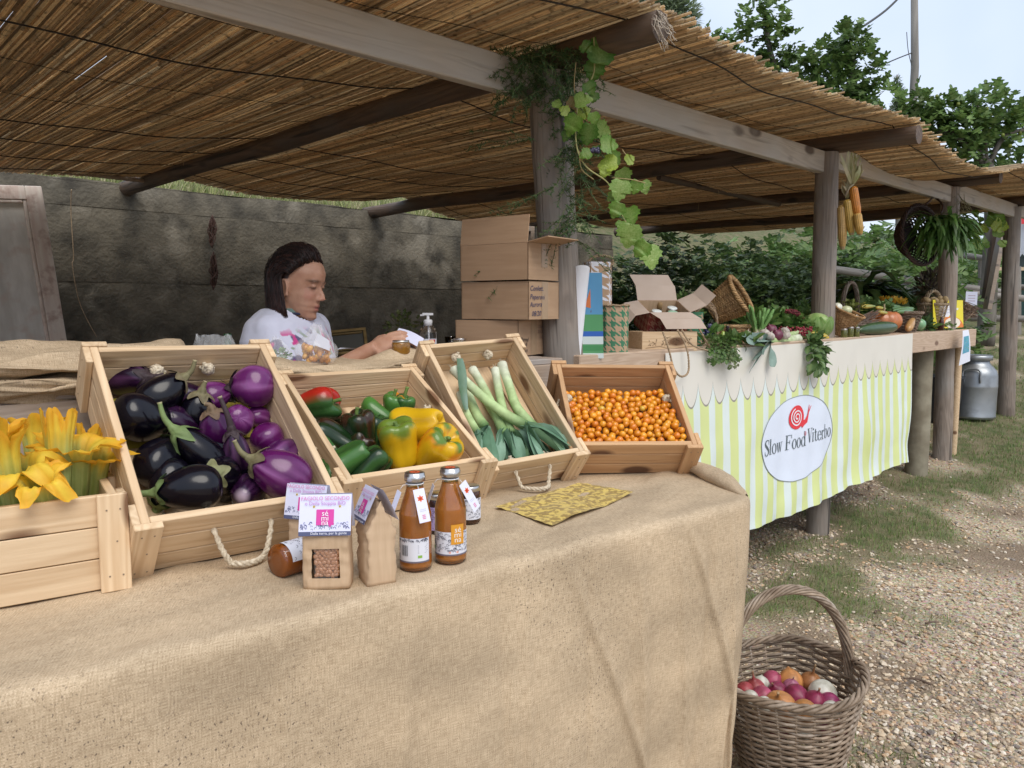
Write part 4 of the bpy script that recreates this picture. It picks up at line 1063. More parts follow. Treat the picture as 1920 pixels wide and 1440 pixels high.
def c_redgreen(a,z,n): return mixc(RD,G1,thr(math.cos(a-2.04)*.7+n*.3-.05,-.15,.2))
def c_dark(a,z,n): return mixc(G2,BR,thr(n+z*.2,-.1,.4))
def c_dark2(a,z,n): return mixc(G1,G2,thr(n,-.2,.2))
def c_green(a,z,n): return mixc(G1,(.06,.17,.04),thr(n,-.2,.3))
def c_yel(a,z,n): return mixc(YE,YG,thr(z+n*.35,.86,1.02))
def c_yelg(a,z,n): return mixc(YE,mixc(YG,G1,.5),thr(z+n*.3,.72,.98))
def c_yor(a,z,n): return mixc(mixc(YE,OR,thr(n,-.1,.3)),(.12,.22,.03),thr(z+n*.45,1.0,1.1))
def c_gy(a,z,n): return mixc((.07,.19,.035),OR,thr(math.sin(a+.6)+n*.5,.25,.7))
PE=[
(592,765,.075,dv(.93,-.35,.1),.118,.047,c_redgreen,'half red, half green bell pepper at the top left of the crate',3,.02,dv(1,-.2),.15,2.2),
(632,827,.060,dv(-.85,-.5,.1),.125,.040,c_dark,'long dark green and brown pepper in the middle left',3,.035,dv(-1,-.1),.2,0),
(676,808,.075,dv(-.15,-.95,.2),.10,.044,c_dark,'brownish black pepper with deep lobes in the crate centre',4,.02,dv(.3,-1),.2,0),
(703,812,.055,dv(.2,-.9,0),.09,.036,c_dark2,'dark green pepper behind the brownish black one',4,0,None,.2,0),
(712,778,.060,dv(-.8,-.5,-.2),.105,.036,c_gy,'slim pepper turning from green to orange, near the back',3,.015,None,.25,2.8),
(735,765,.055,dv(.2,-.9,.2),.08,.034,c_gy,'small green pepper with an orange flank at the back',3,.02,dv(.4,-1),.2,1.2),
(756,768,.060,dv(.15,-.95,.2),.075,.032,c_green,'small bright green pepper with an upright stem at the back',3,.03,dv(.4,-1),.25,0),
(784,798,.098,dv(-.9,.1,-.3),.135,.056,c_yel,'large yellow pepper at the upper right',4,0,None,.1,.7),
(750,833,.115,dv(-.12,-.95,.25),.118,.052,c_yelg,'upright yellow pepper with a green shoulder in the front',4,.012,dv(-.4,-.6),.12,.4),
(816,848,.105,dv(.55,-.65,.4),.135,.055,c_yor,'orange yellow pepper with a green patch at the right front',3,.015,dv(.2,.3,1),.15,.9),
(650,868,.085,dv(-.7,.5,.25),.12,.042,c_green,'shiny green pepper at the lower left of the crate',3,0,None,.15,0),
(690,880,.075,dv(.5,-.5,-.2),.11,.038,c_dark2,'dull dark green pepper beside the shiny green one',3,0,None,.2,1),
(716,880,.050,dv(.1,-.9,-.1),.085,.03,c_dark,'small brown pepper near the front rim',3,.03,dv(.3,-1),.2,1),
(758,878,.040,dv(.9,-.1,.1),.09,.032,lambda a,z,n:mixc((.20,.012,.012),(.09,.01,.01),thr(n,-.1,.3)),'deep red pepper hidden under the yellow ones',3,0,None,.2,1),
(612,852,.045,dv(-.5,-.6,.1),.10,.036,c_green,'green pepper against the left side of the crate',3,0,None,.2,1),
(665,845,.035,dv(.5,-.6,.1),.11,.036,c_dark,'dark pepper at the bottom of the heap',3,0,None,.2,1),
(655,795,.035,dv(.9,-.1,.1),.10,.032,c_dark,'reddish brown pepper behind the brownish black one',3,0,None,.2,1),
(735,805,.035,dv(.5,-.6,.1),.10,.034,c_green,'green pepper beneath the upright yellow one',3,0,None,.2,1)]
for i,(px,py,h,ax,L_,R_,cf,lab,lo,st_,sd,tp,rl) in enumerate(PE):
    pepper(cl_('pep',px,py,h),ax,L_*1.0,R_*1.0,cf,lab,seed=i*5+2,lobes=lo,stem=st_,stemdir=sd,taper=tp,roll=rl)
# ================================================================= LEEKS
def leek(pts,r0,label,leaves,seed=0,wl=1.0,blue=0,name='leek',grp='leeks in the tilted crate',hs=.62,cat='leek'):
    """pts white end -> where leaves begin; leaves = list of end points"""
    rs=random.Random(seed); P=bez(pts,7); n=len(P); b=MB(); rr=[];cs=[]
    for i in range(n):
        f=i/(n-1); rr.append(r0*(1.14-.22*min(1,f*5)+.32*max(0,f-.5)) if i else r0*.5); cs.append(mixc(mixc((.72,.74,.60),(.46,.60,.28),sst(.05,.55,f)),(.16,.28,.10),sst(.7,1,f)))
    b.tube(P,rr,12,cs)
    # roots
    d=(P[0]-P[1]).normalized()
    for k in range(10):
        e=d*rs.uniform(.006,.016)+V((rs.uniform(-1,1),rs.uniform(-1,1),rs.uniform(-1,1)))*.006; b.tube([P[0],P[0]+e],.0007,3,(.55,.48,.36))
    o=b.build(name,M_['matte'],label=label,cat=cat,group=grp)
    base=P[-4]; d0=(P[-1]-P[-5]).normalized()
    for k,e in enumerate(leaves):
        e=V(e); q=MB(); m=12; w=rs.uniform(.010,.015)*wl; side=d0.cross(V((0,0,1)) if abs(d0.z)<.9 else V((1,0,0))).normalized()
        mid=base.lerp(e,.5)+V((0,-.3,1))*rs.uniform(.004,.02); C=bez([base,base+d0*.02,mid,e],5); mm=len(C); vs=[];cc=[]
        g=mixc((.13,.26,.16),(.27,.42,.31),rs.random())
        if rs.random()<.2: g=(.13,.23,.12)
        g=mixc(g,(.27,.36,.34),blue)
        for i,p in enumerate(C):
            f=i/(mm-1); t=(C[min(i+1,mm-1)]-C[max(i-1,0)]).normalized(); sd=side-t*side.dot(t); sd.normalize(); nn=t.cross(sd)
            tw=rs.uniform(-.05,.05)+k*.5; sd2=sd*math.cos(tw*f)+nn*math.sin(tw*f); n2=t.cross(sd2)
            ww=w*(1-.0*f)*(1 if f<.85 else 1-(f-.85)*3.5)*(.6+.5*min(1,f*3))
            for s_ in (-1,-.5,0,.5,1): vs.append(p+sd2*s_*ww+n2*(abs(s_)**1.3*ww*.22)); cc.append(mixc((.34,.48,.22),tuple(x*(1.1-.15*abs(s_)) for x in g),sst(0,.35,f)))
        q.add(vs,[(i*5+j,(i+1)*5+j,(i+1)*5+j+1,i*5+j+1) for i in range(mm-1) for j in range(4)],cc)
        lo=q.build('leek_leaf',M_['leekleaf'],o)
    return o
def LK(l,hs): return [cl_('leek',px,py,h) for (px,py),h in zip(l,hs)]
def fan(k,px0,py0,px1,py1,n,h0=.05,h1=.08,seed=0):
    rs=random.Random(seed); return [cl_(k,lerp(px0,px1,i/(n-1))+rs.uniform(-6,6),lerp(py0,py1,i/(n-1))+rs.uniform(-5,5),rs.uniform(h0,h1)) for i in range(n)]
leek(LK([(848,690),(880,722),(935,768),(985,798)],[.09,.095,.085,.075]),.0145,'thick leek lying crosswise on top of the others',fan('leek',1075,832,1020,868,11,.075,.115,1),1)
leek(LK([(884,690),(903,720),(925,765),(945,815)],[.05,.055,.05,.05]),.014,'leek second from the left with a knotted rope beside its root',fan('leek',985,855,935,868,10,.045,.085,2),2)
leek(LK([(928,690),(934,725),(945,775),(960,815)],[.06,.055,.05,.05]),.0135,'straight upright leek in the middle of the crate',fan('leek',1035,850,985,866,10,.04,.08,3),3)
leek(LK([(940,680),(952,715),(970,765),(1005,805)],[.07,.07,.065,.06]),.015,'leek with a round white end furthest right',fan('leek',1078,828,1050,850,10,.07,.10,4),4)
leek(LK([(868,712),(880,745),(895,780),(908,800)],[.04,.04,.04,.045]),.015,'pale green leek along the left side of the crate',fan('leek',930,872,890,862,10,.03,.075,5),5)
leek(LK([(862,735),(872,768),(885,795),(895,812)],[.06,.06,.06,.06]),.012,'thin leek in the lower left with drooping leaves',fan('leek',900,870,880,845,8,.04,.08,6),6)
leek(LK([(905,730),(915,755),(930,780),(945,800)],[.03,.03,.03,.03]),.015,'leek at the bottom of the bunch',fan('leek',1010,862,960,870,9,.03,.06,7),7)
b=MB(); C=bez(LK([(862,672),(866,700),(868,730),(874,768)],[.125,.12,.10,.08]),6); vs=[];cc=[]
for i,p in enumerate(C):
    f=i/(len(C)-1); w=.004+.009*math.sin(PI*min(1,f*.8+.15))
    for s_ in(-1,0,1): vs.append(p+V((s_*w,abs(s_)*w*.5,0))); cc.append((.24,.38,.32))
b.add(vs,[(i*3+j,(i+1)*3+j,(i+1)*3+j+1,i*3+j+1) for i in range(len(C)-1) for j in range(2)],cc)
b.build('leek_leaf_blade',M_['leaf'],label='single blue green leek leaf standing up at the top left of the leek crate',cat='leaf')
# ================================================================= TOMATOES
random.seed(31)
tomv=[]
for c in [(.70,.25,.014),(.76,.32,.02),(.64,.19,.012),(.60,.36,.04)]:
    b=MB(); b.lathe([(math.sin(PI*i/8)*(1 if 0<i<8 else 0)+.02,-math.cos(PI*i/8)*.97*(1 if i<8 else .93)) for i in range(9)],14,col=c); me=b.mesh('tomato',M_['tomato']); tomv.append(me)
L_t,W_t,H_t=CRD['tom'][2]; tomn=0; pts=[]
Mt=CM['tom']
def surf(x,y): return .068+.045*sst(.05,.28,L_t-y)*(.9)+ .006*nz(x*14,y*14,2)
r0=.0104
lay=[]; cells={}
for tr in range(26000):
    x=rnd(-W_t/2+.026,W_t/2-.026); y=rnd(.024,L_t*.86-.02); lv=0 if tr<9000 else (1 if tr<17000 else 2)
    z=surf(x,y)-lv*.0125+rnd(-.0035,.0035); key=(int(x/.021),int(y/.021),int((z+.2)/.021)); ok=True
    for i in (-1,0,1):
        for j in (-1,0,1):
            for k in (-1,0,1):
                for q in cells.get((key[0]+i,key[1]+j,key[2]+k),()):
                    if (q[0]-x)**2+(q[1]-y)**2+(q[2]-z)**2<(r0*1.80)**2: ok=False
    if ok: cells.setdefault(key,[]).append((x,y,z)); lay.append((x,y,z))
lay=[p for p in lay if p[2]>.02]
lay.sort(key=lambda p:surf(p[0],p[1])-p[2])
obj_=lay[:300]; rest=lay[300:]
for k,p in enumerate(obj_):
    r=r0*rnd(.88,1.16)
    me=random.choices(tomv,[5,5,3,.4])[0]
    o=bpy.data.objects.new('cherry_tomato',me); COL.objects.link(o)
    o.matrix_world=Matrix.Translation(Mt@V(p))@Euler((rnd(0,6),rnd(0,6),0)).to_matrix().to_4x4()@Matrix.Diagonal((r,r*rnd(.93,1),r*rnd(.92,1.08),1))
    tag(o,'small glossy orange cherry tomato heaped in the crate at the table end','tomato','orange cherry tomatoes in the crate')
b=MB()
for p in rest:
    b.ell(Mt@V(p),r0*rnd(.9,1.1),8,5,random.choice([(.66,.22,.012),(.60,.17,.01)]))
b.build('cherry_tomato_heap',M_['tomato'],kind='stuff',label='remaining orange cherry tomatoes deeper in the heap',cat='tomatoes',group='orange cherry tomatoes in the crate')
# ================================================================= SQUASH BLOSSOMS
def blossom(pos,h,r,label,seed,lean=(0,0),curl=1.0,fruit=True,openf=1.0):
    rs=random.Random(seed); o=empty('squash_blossom',pos,label=label,cat='squash blossom',group='orange squash blossoms standing in the left crate')
    zx=V((lean[0],lean[1],1)).normalized(); A=axis_frame((0,0,0),zx,rs.uniform(0,TAU))
    n=60; rows=22; b=MB(); vs=[];cs=[]
    ph=[rs.uniform(-.25,.35) for _ in range(5)]
    for i in range(rows+1):
        f=i/rows
        for j in range(n):
            a=TAU*j/n; k=int(a/TAU*5); lob=math.cos((a/TAU*5%1-.5)*PI)   # 1 in the centre of a petal
            tube=.34+.26*f**.8
            split=sst(.62,1,f)
            rad=r*(tube+ .62*openf*split*f)*(1-.25*split*(1-lob**.6))
            ht=h*f*(1-.20*split*(1-lob**.7))
            c=curl*(1+ph[k])*sst(.74,1,f)
            rad+=r*.38*c*lob; ht-=h*.30*c*c*lob
            rad*=1+.05*math.cos(a*25)+.07*split*math.sin(a*13+seed)+.08*nz(math.cos(a)*2,math.sin(a)*2,seed+f*3)
            ht+=h*.05*nz(math.cos(a)*3,math.sin(a)*3,seed+f*4)
            vs.append((rad*math.cos(a),rad*math.sin(a),ht))
            vein=abs(math.cos(a*2.5))**12+ .5*abs(math.cos(a*7.5))**8
            c1=mixc((.50,.58,.20),(.96,.70,.07),sst(.46,.82,f+.22*nz(a*2,seed,f))); c1=mixc(c1,(.30,.40,.08),min(1,vein)*(1-.9*f)); c1=mixc(c1,(.90,.42,.02),.7*sst(.76,1,f+.25*nz(a*3,seed+4,f))); cs.append(c1)
    b.add(vs,[(i*n+j,i*n+(j+1)%n,(i+1)*n+(j+1)%n,(i+1)*n+j) for i in range(rows) for j in range(n)],cs,0,A)
    b.build('corolla',M_['petal'],o)
    b=MB(); b.tube([(0,0,-.05),(0,0,-.02),(0,0,0),(0,0,.012)],[.011,.0135,.012,r*.32],12,[(.07,.15,.04),(.09,.19,.05),(.12,.22,.06),(.25,.34,.1)],M=A)
    b.build('green_base',M_['veg'],o)
    b=MB(); b.tube([(0,0,.01),(0,0,h*.5)],[.004,.006],8,(.75,.42,.03),M=A); b.build('pistil',M_['matte'],o)
    return o
M_['petal']=mat('blossom_petal',None,rough=.55,transl=.35,c2=(.9,.85,.75),scale=40,sss=0)
BL=[(-8,990,.16,.050,'blossom partly cut off by the left picture edge',(-.1,.1),.5,.5),(28,985,.15,.046,'tall orange blossom second from the left edge, hooded at the top',(-.05,-.1),.35,.35),
(62,975,.115,.046,'pale green striped blossom curling open at the front left of the crate',(-.05,-.30),1.15,.9),(112,962,.155,.040,'blossom with a tall pointed orange tip',(-.02,.12),.0,.15),
(140,948,.125,.050,'wide open yellow blossom with a pale green throat',(.12,-.12),.85,1.0),(95,978,.10,.038,'orange blossom drooping over the front edge of the crate',(.08,-.45),1.1,.6),
(172,938,.10,.044,'small curling blossom nearest the right end of the crate',(.22,-.12),.9,.9),(75,945,.145,.042,'blossom at the back behind the drooping one',(-.1,.2),.5,.4),(150,925,.115,.036,'narrow orange bud at the back right of the crate',(.1,.25),.1,.2)]
for i,(px,py,h,r,lab,ln,cu,of) in enumerate(BL):
    p=atz(px,py,1.03); blossom((p.x,p.y,1.03),h*1.22,r*1.05,lab,i*7+3,ln,cu,openf=of)
# ================================================================= GOODS IN FRONT
LAV=(.60,.62,.78)
def crowd(b,fn,w,h,n,seed,s=.004,col=(.05,.05,.09)):
    rs=random.Random(seed)
    for k in range(n):
        x=rs.uniform(s,w-s); y=rs.uniform(s,h-s); q=rs.uniform(.6,1.1)*s; a0=rs.uniform(-.6,.4); pr=None
        for i in range(6):
            a=a0+i/5*PI*1.1; p=(x+math.cos(a)*q,y+math.sin(a)*q*1.1); p2=(x+math.cos(a)*q*.72,y+math.sin(a)*q*.8)
            if pr: b.add([fn(*pr[0]),fn(*p),fn(*p2),fn(*pr[1])],[(0,1,2,3)],col,0,None,False)
            pr=(p,p2)
def flower(b,fn,x,y,r,c,c2):
    pts=[(x+math.cos(TAU*i/12)*r*(1 if i%2 else .55),y+math.sin(TAU*i/12)*r*(1 if i%2 else .55)) for i in range(12)]
    b.add([fn(x,y)]+[fn(*p) for p in pts],[(0,1+i,1+(i+1)%12) for i in range(12)],c,0,None,False)
    pts=[(x+math.cos(TAU*i/8)*r*.35,y+math.sin(TAU*i/8)*r*.35) for i in range(8)]
    b.add([tuple(V(fn(*p))+V((0,-.0003,0))) for p in pts],[tuple(range(8))],c2,0,None,False)
def bag(pos,yaw,label,w=.072,d=.045,h=.125,front=True,seed=0,lean=0,card=True):
    rs=random.Random(seed)
    M=Matrix.Translation(V(pos))@Matrix.Rotation(yaw,4,'Z')@Matrix.Rotation(lean,4,'Y')
    o=empty('bean_bag',M=M,label=label,cat='paper bag')
    b=MB(); nu,nv=44,22
    hw=.022 if front else 0; wx0,wx1=-.018,.018; wz0,wz1=.022,.072
    def sec(a,f):
        # rounded rectangle cross-section narrowing to a fold at the top
        dd=d*(1-sst(.62,1,f)*.93)*(1-.12*(1-f)*0); ww=w*(1+.02*math.sin(f*9))
        c,s=math.cos(a),math.sin(a); e=.28
        x=math.copysign(abs(c)**e,c)*ww/2; y=math.copysign(abs(s)**e,s)*dd/2
        cr=.0035*fb((x*60,f*6,seed+(3 if s>0 else 0)),3)+.0018*math.sin(f*40+x*120+seed)*(.3+f)
        return V((x*(1+cr*4),y+cr*(1 if s>0 else -1),f*h))
    vs=[];fs=[]
    for i in range(nv+1):
        for j in range(nu): vs.append(sec(TAU*j/nu,i/nv))
    for i in range(nv):
        for j in range(nu):
            q=(i*nu+j,i*nu+(j+1)%nu,(i+1)*nu+(j+1)%nu,(i+1)*nu+j)
            c=sum((vs[k] for k in q),V((0,0,0)))/4
            if front and c.y<-d*.3 and abs(c.x)<.0185 and wz0<c.z<wz1: continue
            fs.append(q)
    fs.append(tuple(range(nu-1,-1,-1))); fs.append(tuple(nv*nu+j for j in range(nu)))
    b.add(vs,fs); b.build('paper_body',M_['kraft'],o)
    if front:
        b=MB(); b.grid(lambda u,v:V((lerp(-.02,.02,u),-d/2+.0015,lerp(wz0-.003,wz1+.003,v))),2,2,col=(.9,.9,.9)); b.build('window',M_['window'],o)
        b=MB(); b.ell((0,0,0),(.0062,.0042,.0042),10,7,(.40,.185,.09)); me=b.mesh('bean',M_['veg'])
        for zz in range(9):
            for xx in range(6):
                x=-.0175+xx*.0072+rs.uniform(-.0012,.0012)+(zz%2)*.003; z=wz0+.001+zz*.0058+rs.uniform(-.001,.001)
                mobj('bean',me,o,M=Matrix.Translation((x,-d/2+.0065+rs.uniform(0,.002),z))@Euler((rs.uniform(-.4,.4),rs.uniform(0,3.14),rs.uniform(-.5,.5))).to_matrix().to_4x4()@Matrix.Scale(rs.uniform(.85,1.12),4))
        b=MB(); b.box((0,.004,(wz0+wz1)/2),(.042,.016,.056),col=(.10,.05,.03)); b.build('bean_filling',PT,o)
    if card:
        cw,chh=w*1.08,.056*w/.076+.006; ty=h+.020
        b=MB(); y0=-.006-.0
        def cf(x,y,off=0): # x 0..cw, y 0..ch up from the bottom
            f=y/chh; return (x-cw/2, -.004-(d*.5+.001)*(1-f)**.9-off, ty-chh+y)
        b.grid(lambda u,v:V(cf(u*cw,v*chh)),6,8,col=(.66,.67,.84))
        b.grid(lambda u,v:V(((1-u)*cw-cw/2,.0045+(d*.5)*(1-v)**.9,ty-chh+v*chh)),6,8,col=(.66,.67,.84))
        b.grid(lambda u,v:V(cf(u*cw,v*.007,.0004)),6,1,col=(.075,.085,.17))
        crowd(b,lambda x,y:cf(x,y+.007,.0005),cw,.017,62,seed,.0026,(.08,.09,.22))
        pk=(.62,.05,.33)
        px0,px1,pz0,pz1=cw*.33,cw*.67,chh*.26,chh*.64
        b.add([cf(px0,pz0,.0008),cf(px1,pz0,.0008),cf(px1,pz1,.0008),cf(px0,pz1,.0008)],[(0,1,2,3)],pk,0,None,False)
        b.add([cf(px1-.01,pz0+.001,.0008),cf(px1-.006,pz0-.004,.0008),cf(px1-.004,pz0+.001,.0008)],[(0,1,2)],pk,0,None,False)
        C0=Matrix.Translation(V(cf(cw/2,0,.0016)))@Matrix.Rotation(R(90)-math.atan2(d*.46,chh),4,'X')@Matrix.Scale(cw/.076,4)
        for t_,yy,s_ in (('sé',.0295,.0115),('mi',.0225,.0115),('na',.0160,.0115)): text_mb(b,t_,s_,C0@Matrix.Translation((0,yy,0)),(.85,.83,.88))
        text_mb(b,'FAGIOLO SECONDO',.0082,C0@Matrix.Translation((0,.0525,0)),(.62,.16,.42),sx=.93); text_mb(b,'o Della Stoppia BIO',.0078,C0@Matrix.Translation((0,.0455,0)),(.50,.20,.55),sx=.95)
        text_mb(b,'Dalla terra, per la gente',.0055,C0@Matrix.Translation((.006,.0022,0)),(.75,.76,.85))
        flower(b,lambda x,y:cf(x,y,.0010),cw*.28,chh*.71,.0028,(.75,.55,.12),(.05,.03,.02)); flower(b,lambda x,y:cf(x,y,.0010),cw*.78,chh*.71,.0028,(.75,.55,.12),(.05,.03,.02))
        k=b.build('header_card',PT,o)
    return o
def onT(px,py): p=atz(px,py,TZ+.006); return p
pB=onT(610,1105); 
bag((pB.x,pB.y+.025,TZ+.006),R(4),'upright paper bag of brown beans with a see-through window and lilac card',w=.083,d=.05,h=.145,seed=2)
pB2=onT(702,1098)
bag((pB2.x,pB2.y+.03,TZ+.006),R(-62),'crumpled paper bag turned sideways, its lilac card bent over',w=.07,d=.055,h=.15,front=False,seed=5,lean=R(-3))
pB3=onT(590,1060); bag((pB3.x-.012,pB3.y+.015,TZ+.006),R(-16),'paper bag standing behind the bean bag with the window',w=.08,d=.03,h=.135,front=False,seed=8)
M_['juice']=mat('orange_juice',(.56,.20,.03),(.50,.165,.022),scale=30,rough=.12,coat=.6,sss=.0,c3=(.60,.25,.05),s3=18)
def bottle(pos,yaw,label,h=.185,r=.0305,back=False,seed=0):
    o=empty('juice_bottle',pos,(0,0,yaw),label=label,cat='bottle',group='bottles of orange juice on the burlap')
    s=h/.2
    pr=[(r*.3,.004),(r*.86,.0015),(r*.98,.006),(r,.012),(r,.105*s),(r*.97,.118*s),(r*.82,.138*s),(r*.64,.155*s),(r*.53,.170*s),(r*.50,.186*s)]
    pr=[tuple(p)[:2] for p in bez([V((a,b_,0)) for a,b_ in pr],3)]
    b=MB(); b.lathe([(max(.001,a-.0016),z) for a,z in pr if z<.172*s],30); b.build('juice',M_['juice'],o)
    b=MB(); b.lathe(pr,30); g=b.build('glass',M_['glass'],o)
    b=MB(); rl=r*.62; b.lathe([(rl*.3,.2*s),(rl*.9,.2*s),(rl,.1985*s),(rl,.194*s),(rl*1.04,.1935*s),(rl*1.04,.183*s),(rl*.95,.182*s)],30,lambda a,f,rr,z:(rr*(1+(.02*math.cos(24*a) if f>.5 else 0)),z)); b.build('lid',M_['lid'],o)
    b=MB(); b.lathe([(.001,.2002*s),(rl*.5,.2004*s),(rl*.55,.2003*s)],18,col=(.60,.10,.03)); b.build('lid_emblem',PT,o)
    # label band
    z0,z1=.020*s,.070*s; b=MB(); rr=r+.0006
    def lf(x,y,off=0): a=-PI/2+x/r; return ((rr+off)*math.cos(a),(rr+off)*math.sin(a),z0+y)
    hw=r*1.45 if not back else r*1.1
    b.grid(lambda u,v:V(lf(lerp(-hw,hw,u),v*(z1-z0))),24,2,col=(.70,.71,.78)); b.grid(lambda u,v:V(lf(lerp(-hw,hw,u),v*.003,.0003)),24,1,col=(.16,.14,.17))
    if back:
        crowd(b,lambda x,y:lf(x-hw,y+.040*s,.0006),hw*2,.010*s,46,seed,.0024)
        crowd(b,lambda x,y:lf(x-hw,y+.003,.0006),.006,.04*s,18,seed+1,.0022)
        for k in range(16):
            x=-hw+.011+k*.00085
            if k%5==2: continue
            b.add([lf(x,.014*s,.0006),lf(x+.0005,.014*s,.0006),lf(x+.0005,.036*s,.0006),lf(x,.036*s,.0006)],[(0,1,2,3)],(.05,.05,.06),0,None,False)
        for k in range(8):
            y=.036*s-k*.0022; b.add([lf(hw-.024,y,.0006),lf(hw-.004-(k*7%5)*.001,y,.0006),lf(hw-.004-(k*7%5)*.001,y+.0007,.0006),lf(hw-.024,y+.0007,.0006)],[(0,1,2,3)],(.35,.35,.4),0,None,False)
        b.add([lf(hw-.024,.010*s,.0006),lf(hw-.016,.010*s,.0006),lf(hw-.016,.0155*s,.0006),lf(hw-.024,.0155*s,.0006)],[(0,1,2,3)],(.25,.45,.08),0,None,False)
    else:
        crowd(b,lambda x,y:lf(x-hw,y+.004,.0006),hw*2,z1-z0-.005,150,seed,.0026)
        x0,x1,y0,y1=.000,.026,.024*s,.066*s
        b.grid(lambda u,v:V(lf(lerp(x0,x1,u),lerp(y0,y1,v),.0010)),10,2,col=(.68,.30,.025))
        sx_=(x0+x1)/2; 
        for t_,yy in (('sé',.052),('mi',.0415),('na',.031)):
            q=MB(); text_mb(q,t_,.0155,Matrix.Identity(4)); b.add([lf(sx_+p.x,yy*s+p.y-.002,.0014) for p in q.v],q.f,(.82,.8,.75),0,None,False)
        b.add([lf(-hw+.002,.012*s,.0009),lf(-hw+.009,.012*s,.0009),lf(-hw+.009,.018*s,.0009),lf(-hw+.002,.018*s,.0009)],[(0,1,2,3)],(.12,.33,.10),0,None,False)
        b.add([lf(-.004,.0055*s,.0009),lf(.014,.0055*s,.0009),lf(.014,.0095*s,.0009),lf(-.004,.0095*s,.0009)],[(0,1,2,3)],(.72,.35,.28),0,None,False)
    b.build('label',PT,o)
    # swing tags on a string
    sb=MB(); sb.lathe([(r*.56,.176*s),(r*.585,.177*s),(r*.56,.178*s)],20,col=(.7,.7,.72))
    tags=[(.9 if not back else .45,R(-8),0),(-.95,R(12),1)] if back else [(.95,R(-24),0),(-1.5,R(10),1)]
    for (xo,rot,k) in tags:
        a=-PI/2+xo*.9; p=V((math.cos(a)*r*.60,math.sin(a)*r*.60,.176*s)); e=V((math.cos(a)*r*1.06,math.sin(a)*r*1.06,.168*s)); sb.tube([p,(p+e)/2+V((0,0,.004)),e],.0006,4,(.7,.7,.72))
        w_,h_=.021,.062
        T=Matrix.Translation(e)@Matrix.Rotation(a+PI/2,4,'Z')@Matrix.Rotation(rot,4,'Y')@Matrix.Rotation(R(-16),4,'X')
        q=MB(); q.box((0,0,-h_/2+.004),(w_ if not k else w_*.7,.0006,h_ if not k else h_*.8),T,(.72,.73,.84))
        if not k:
            fn=lambda x,y:tuple(T@V((x,-.0006,y))); flower(q,fn,0,-.014,.0068,(.70,.10,.02),(.40,.03,.01))
            for m_ in range(2): q.add([fn(-.006,-.034-m_*.003),fn(.006,-.034-m_*.003),fn(.006,-.0346-m_*.003),fn(-.006,-.0346-m_*.003)],[(0,1,2,3)],(.4,.4,.5),0,None,False)
            for m_ in range(3): q.add([fn(-.003,-.044-m_*.003),fn(.003,-.044-m_*.003),fn(.003,-.046-m_*.003),fn(-.003,-.046-m_*.003)],[(0,1,2,3)],(.66,.25,.40),0,None,False)
        q.build('swing_tag',PT,o)
    sb.build('string',PT,o)
    return o
q=onT(776,1074); bottle((q.x,q.y+.03,TZ+.006),R(-3),'juice bottle with a barcode label, in front of its twin',back=True,seed=4)
q=onT(843,1060); bottle((q.x,q.y+.03,TZ+.006),R(6),'juice bottle with an orange square on its label',seed=9)
def jar(pos,rot,label,r=.03,h=.07,cc=(.30,.09,.02),labelcol=(.68,.69,.76),grp=None,lidc=True,name='jar',tagged=True,seed=0,M=None):
    o=empty(name,pos,rot,label=label,cat='jar',group=grp,M=M)
    b=MB(); pr=[(r*.3,.003),(r*.85,.0005),(r,.006),(r,h*.78),(r*.93,h*.86),(r*.86,h*.89)]; b.lathe([(max(.001,a-.0014),z+.001) for a,z in pr],24,col=cc); b.build('contents',M_['veg_wax'],o)
    b=MB(); b.lathe(pr,24); b.build('glass',M_['glass'],o)
    b=MB(); b.lathe([(r*.3,h),(r*.88,h),(r*.93,h-.002),(r*.94,h*.87),(r*.9,h*.865)],24); b.build('lid',M_['lid'],o)
    if tagged:
        b=MB(); rr=r+.0006
        def lf(x,y,off=0): a=-PI/2+x/r; return ((rr+off)*math.cos(a),(rr+off)*math.sin(a),h*.15+y)
        b.grid(lambda u,v:V(lf(lerp(-r*1.5,r*1.5,u),v*h*.55)),20,1,col=labelcol); crowd(b,lambda x,y:lf(x-r*1.5,y,.0005),r*3,h*.55,90,seed,.0028); b.build('label',PT,o)
    return o
q=onT(820,1010); jar((q.x+.0,q.y+.045,TZ+.004),(0,0,.3),'jam jar half hidden between the two juice bottles',r=.027,h=.092,cc=(.05,.015,.02),labelcol=(.42,.33,.6),seed=1)
q=onT(882,985); jar((q.x-.004,q.y+.03,TZ+.004),(0,0,0),'dark jam jar standing right behind the right hand bottle',r=.026,h=.088,cc=(.10,.03,.012),seed=3)
q=onT(509,1094); Mj=frame((q.x+.0,q.y+.028,TZ+.036),z=V((.62,.78,.0)),x=V((.78,-.62,0)))
jar(None,None,'jam jar lying on its side with its amber base towards the viewer',r=.031,h=.10,cc=(.36,.10,.012),seed=7,M=Mj)
# golden damask runner
b=MB(); c4=[atz(928,958,TZ),atz(1090,913,TZ),atz(1188,932,TZ),atz(1036,995,TZ)]
def runner(u,v):
    p=c4[0].lerp(c4[1],u).lerp(c4[3].lerp(c4[2],u),v); 
    return V((p.x,p.y,TZ+.012+.004*math.sin(u*7)*v+.003*fb((u*6,v*6,1),2)))
b.grid(runner,40,24,uv=True)
rm=mat('gold_damask',(.62,.45,.10),(.30,.19,.035),scale=75,detail=3,ramp=(.47,.53),rough=.6,sheen=.2,bump=.15,bs=300,bd=.001)
b.build('damask_runner',rm,label='small gold damask cloth lying on the burlap in front of the leek crate',cat='cloth')
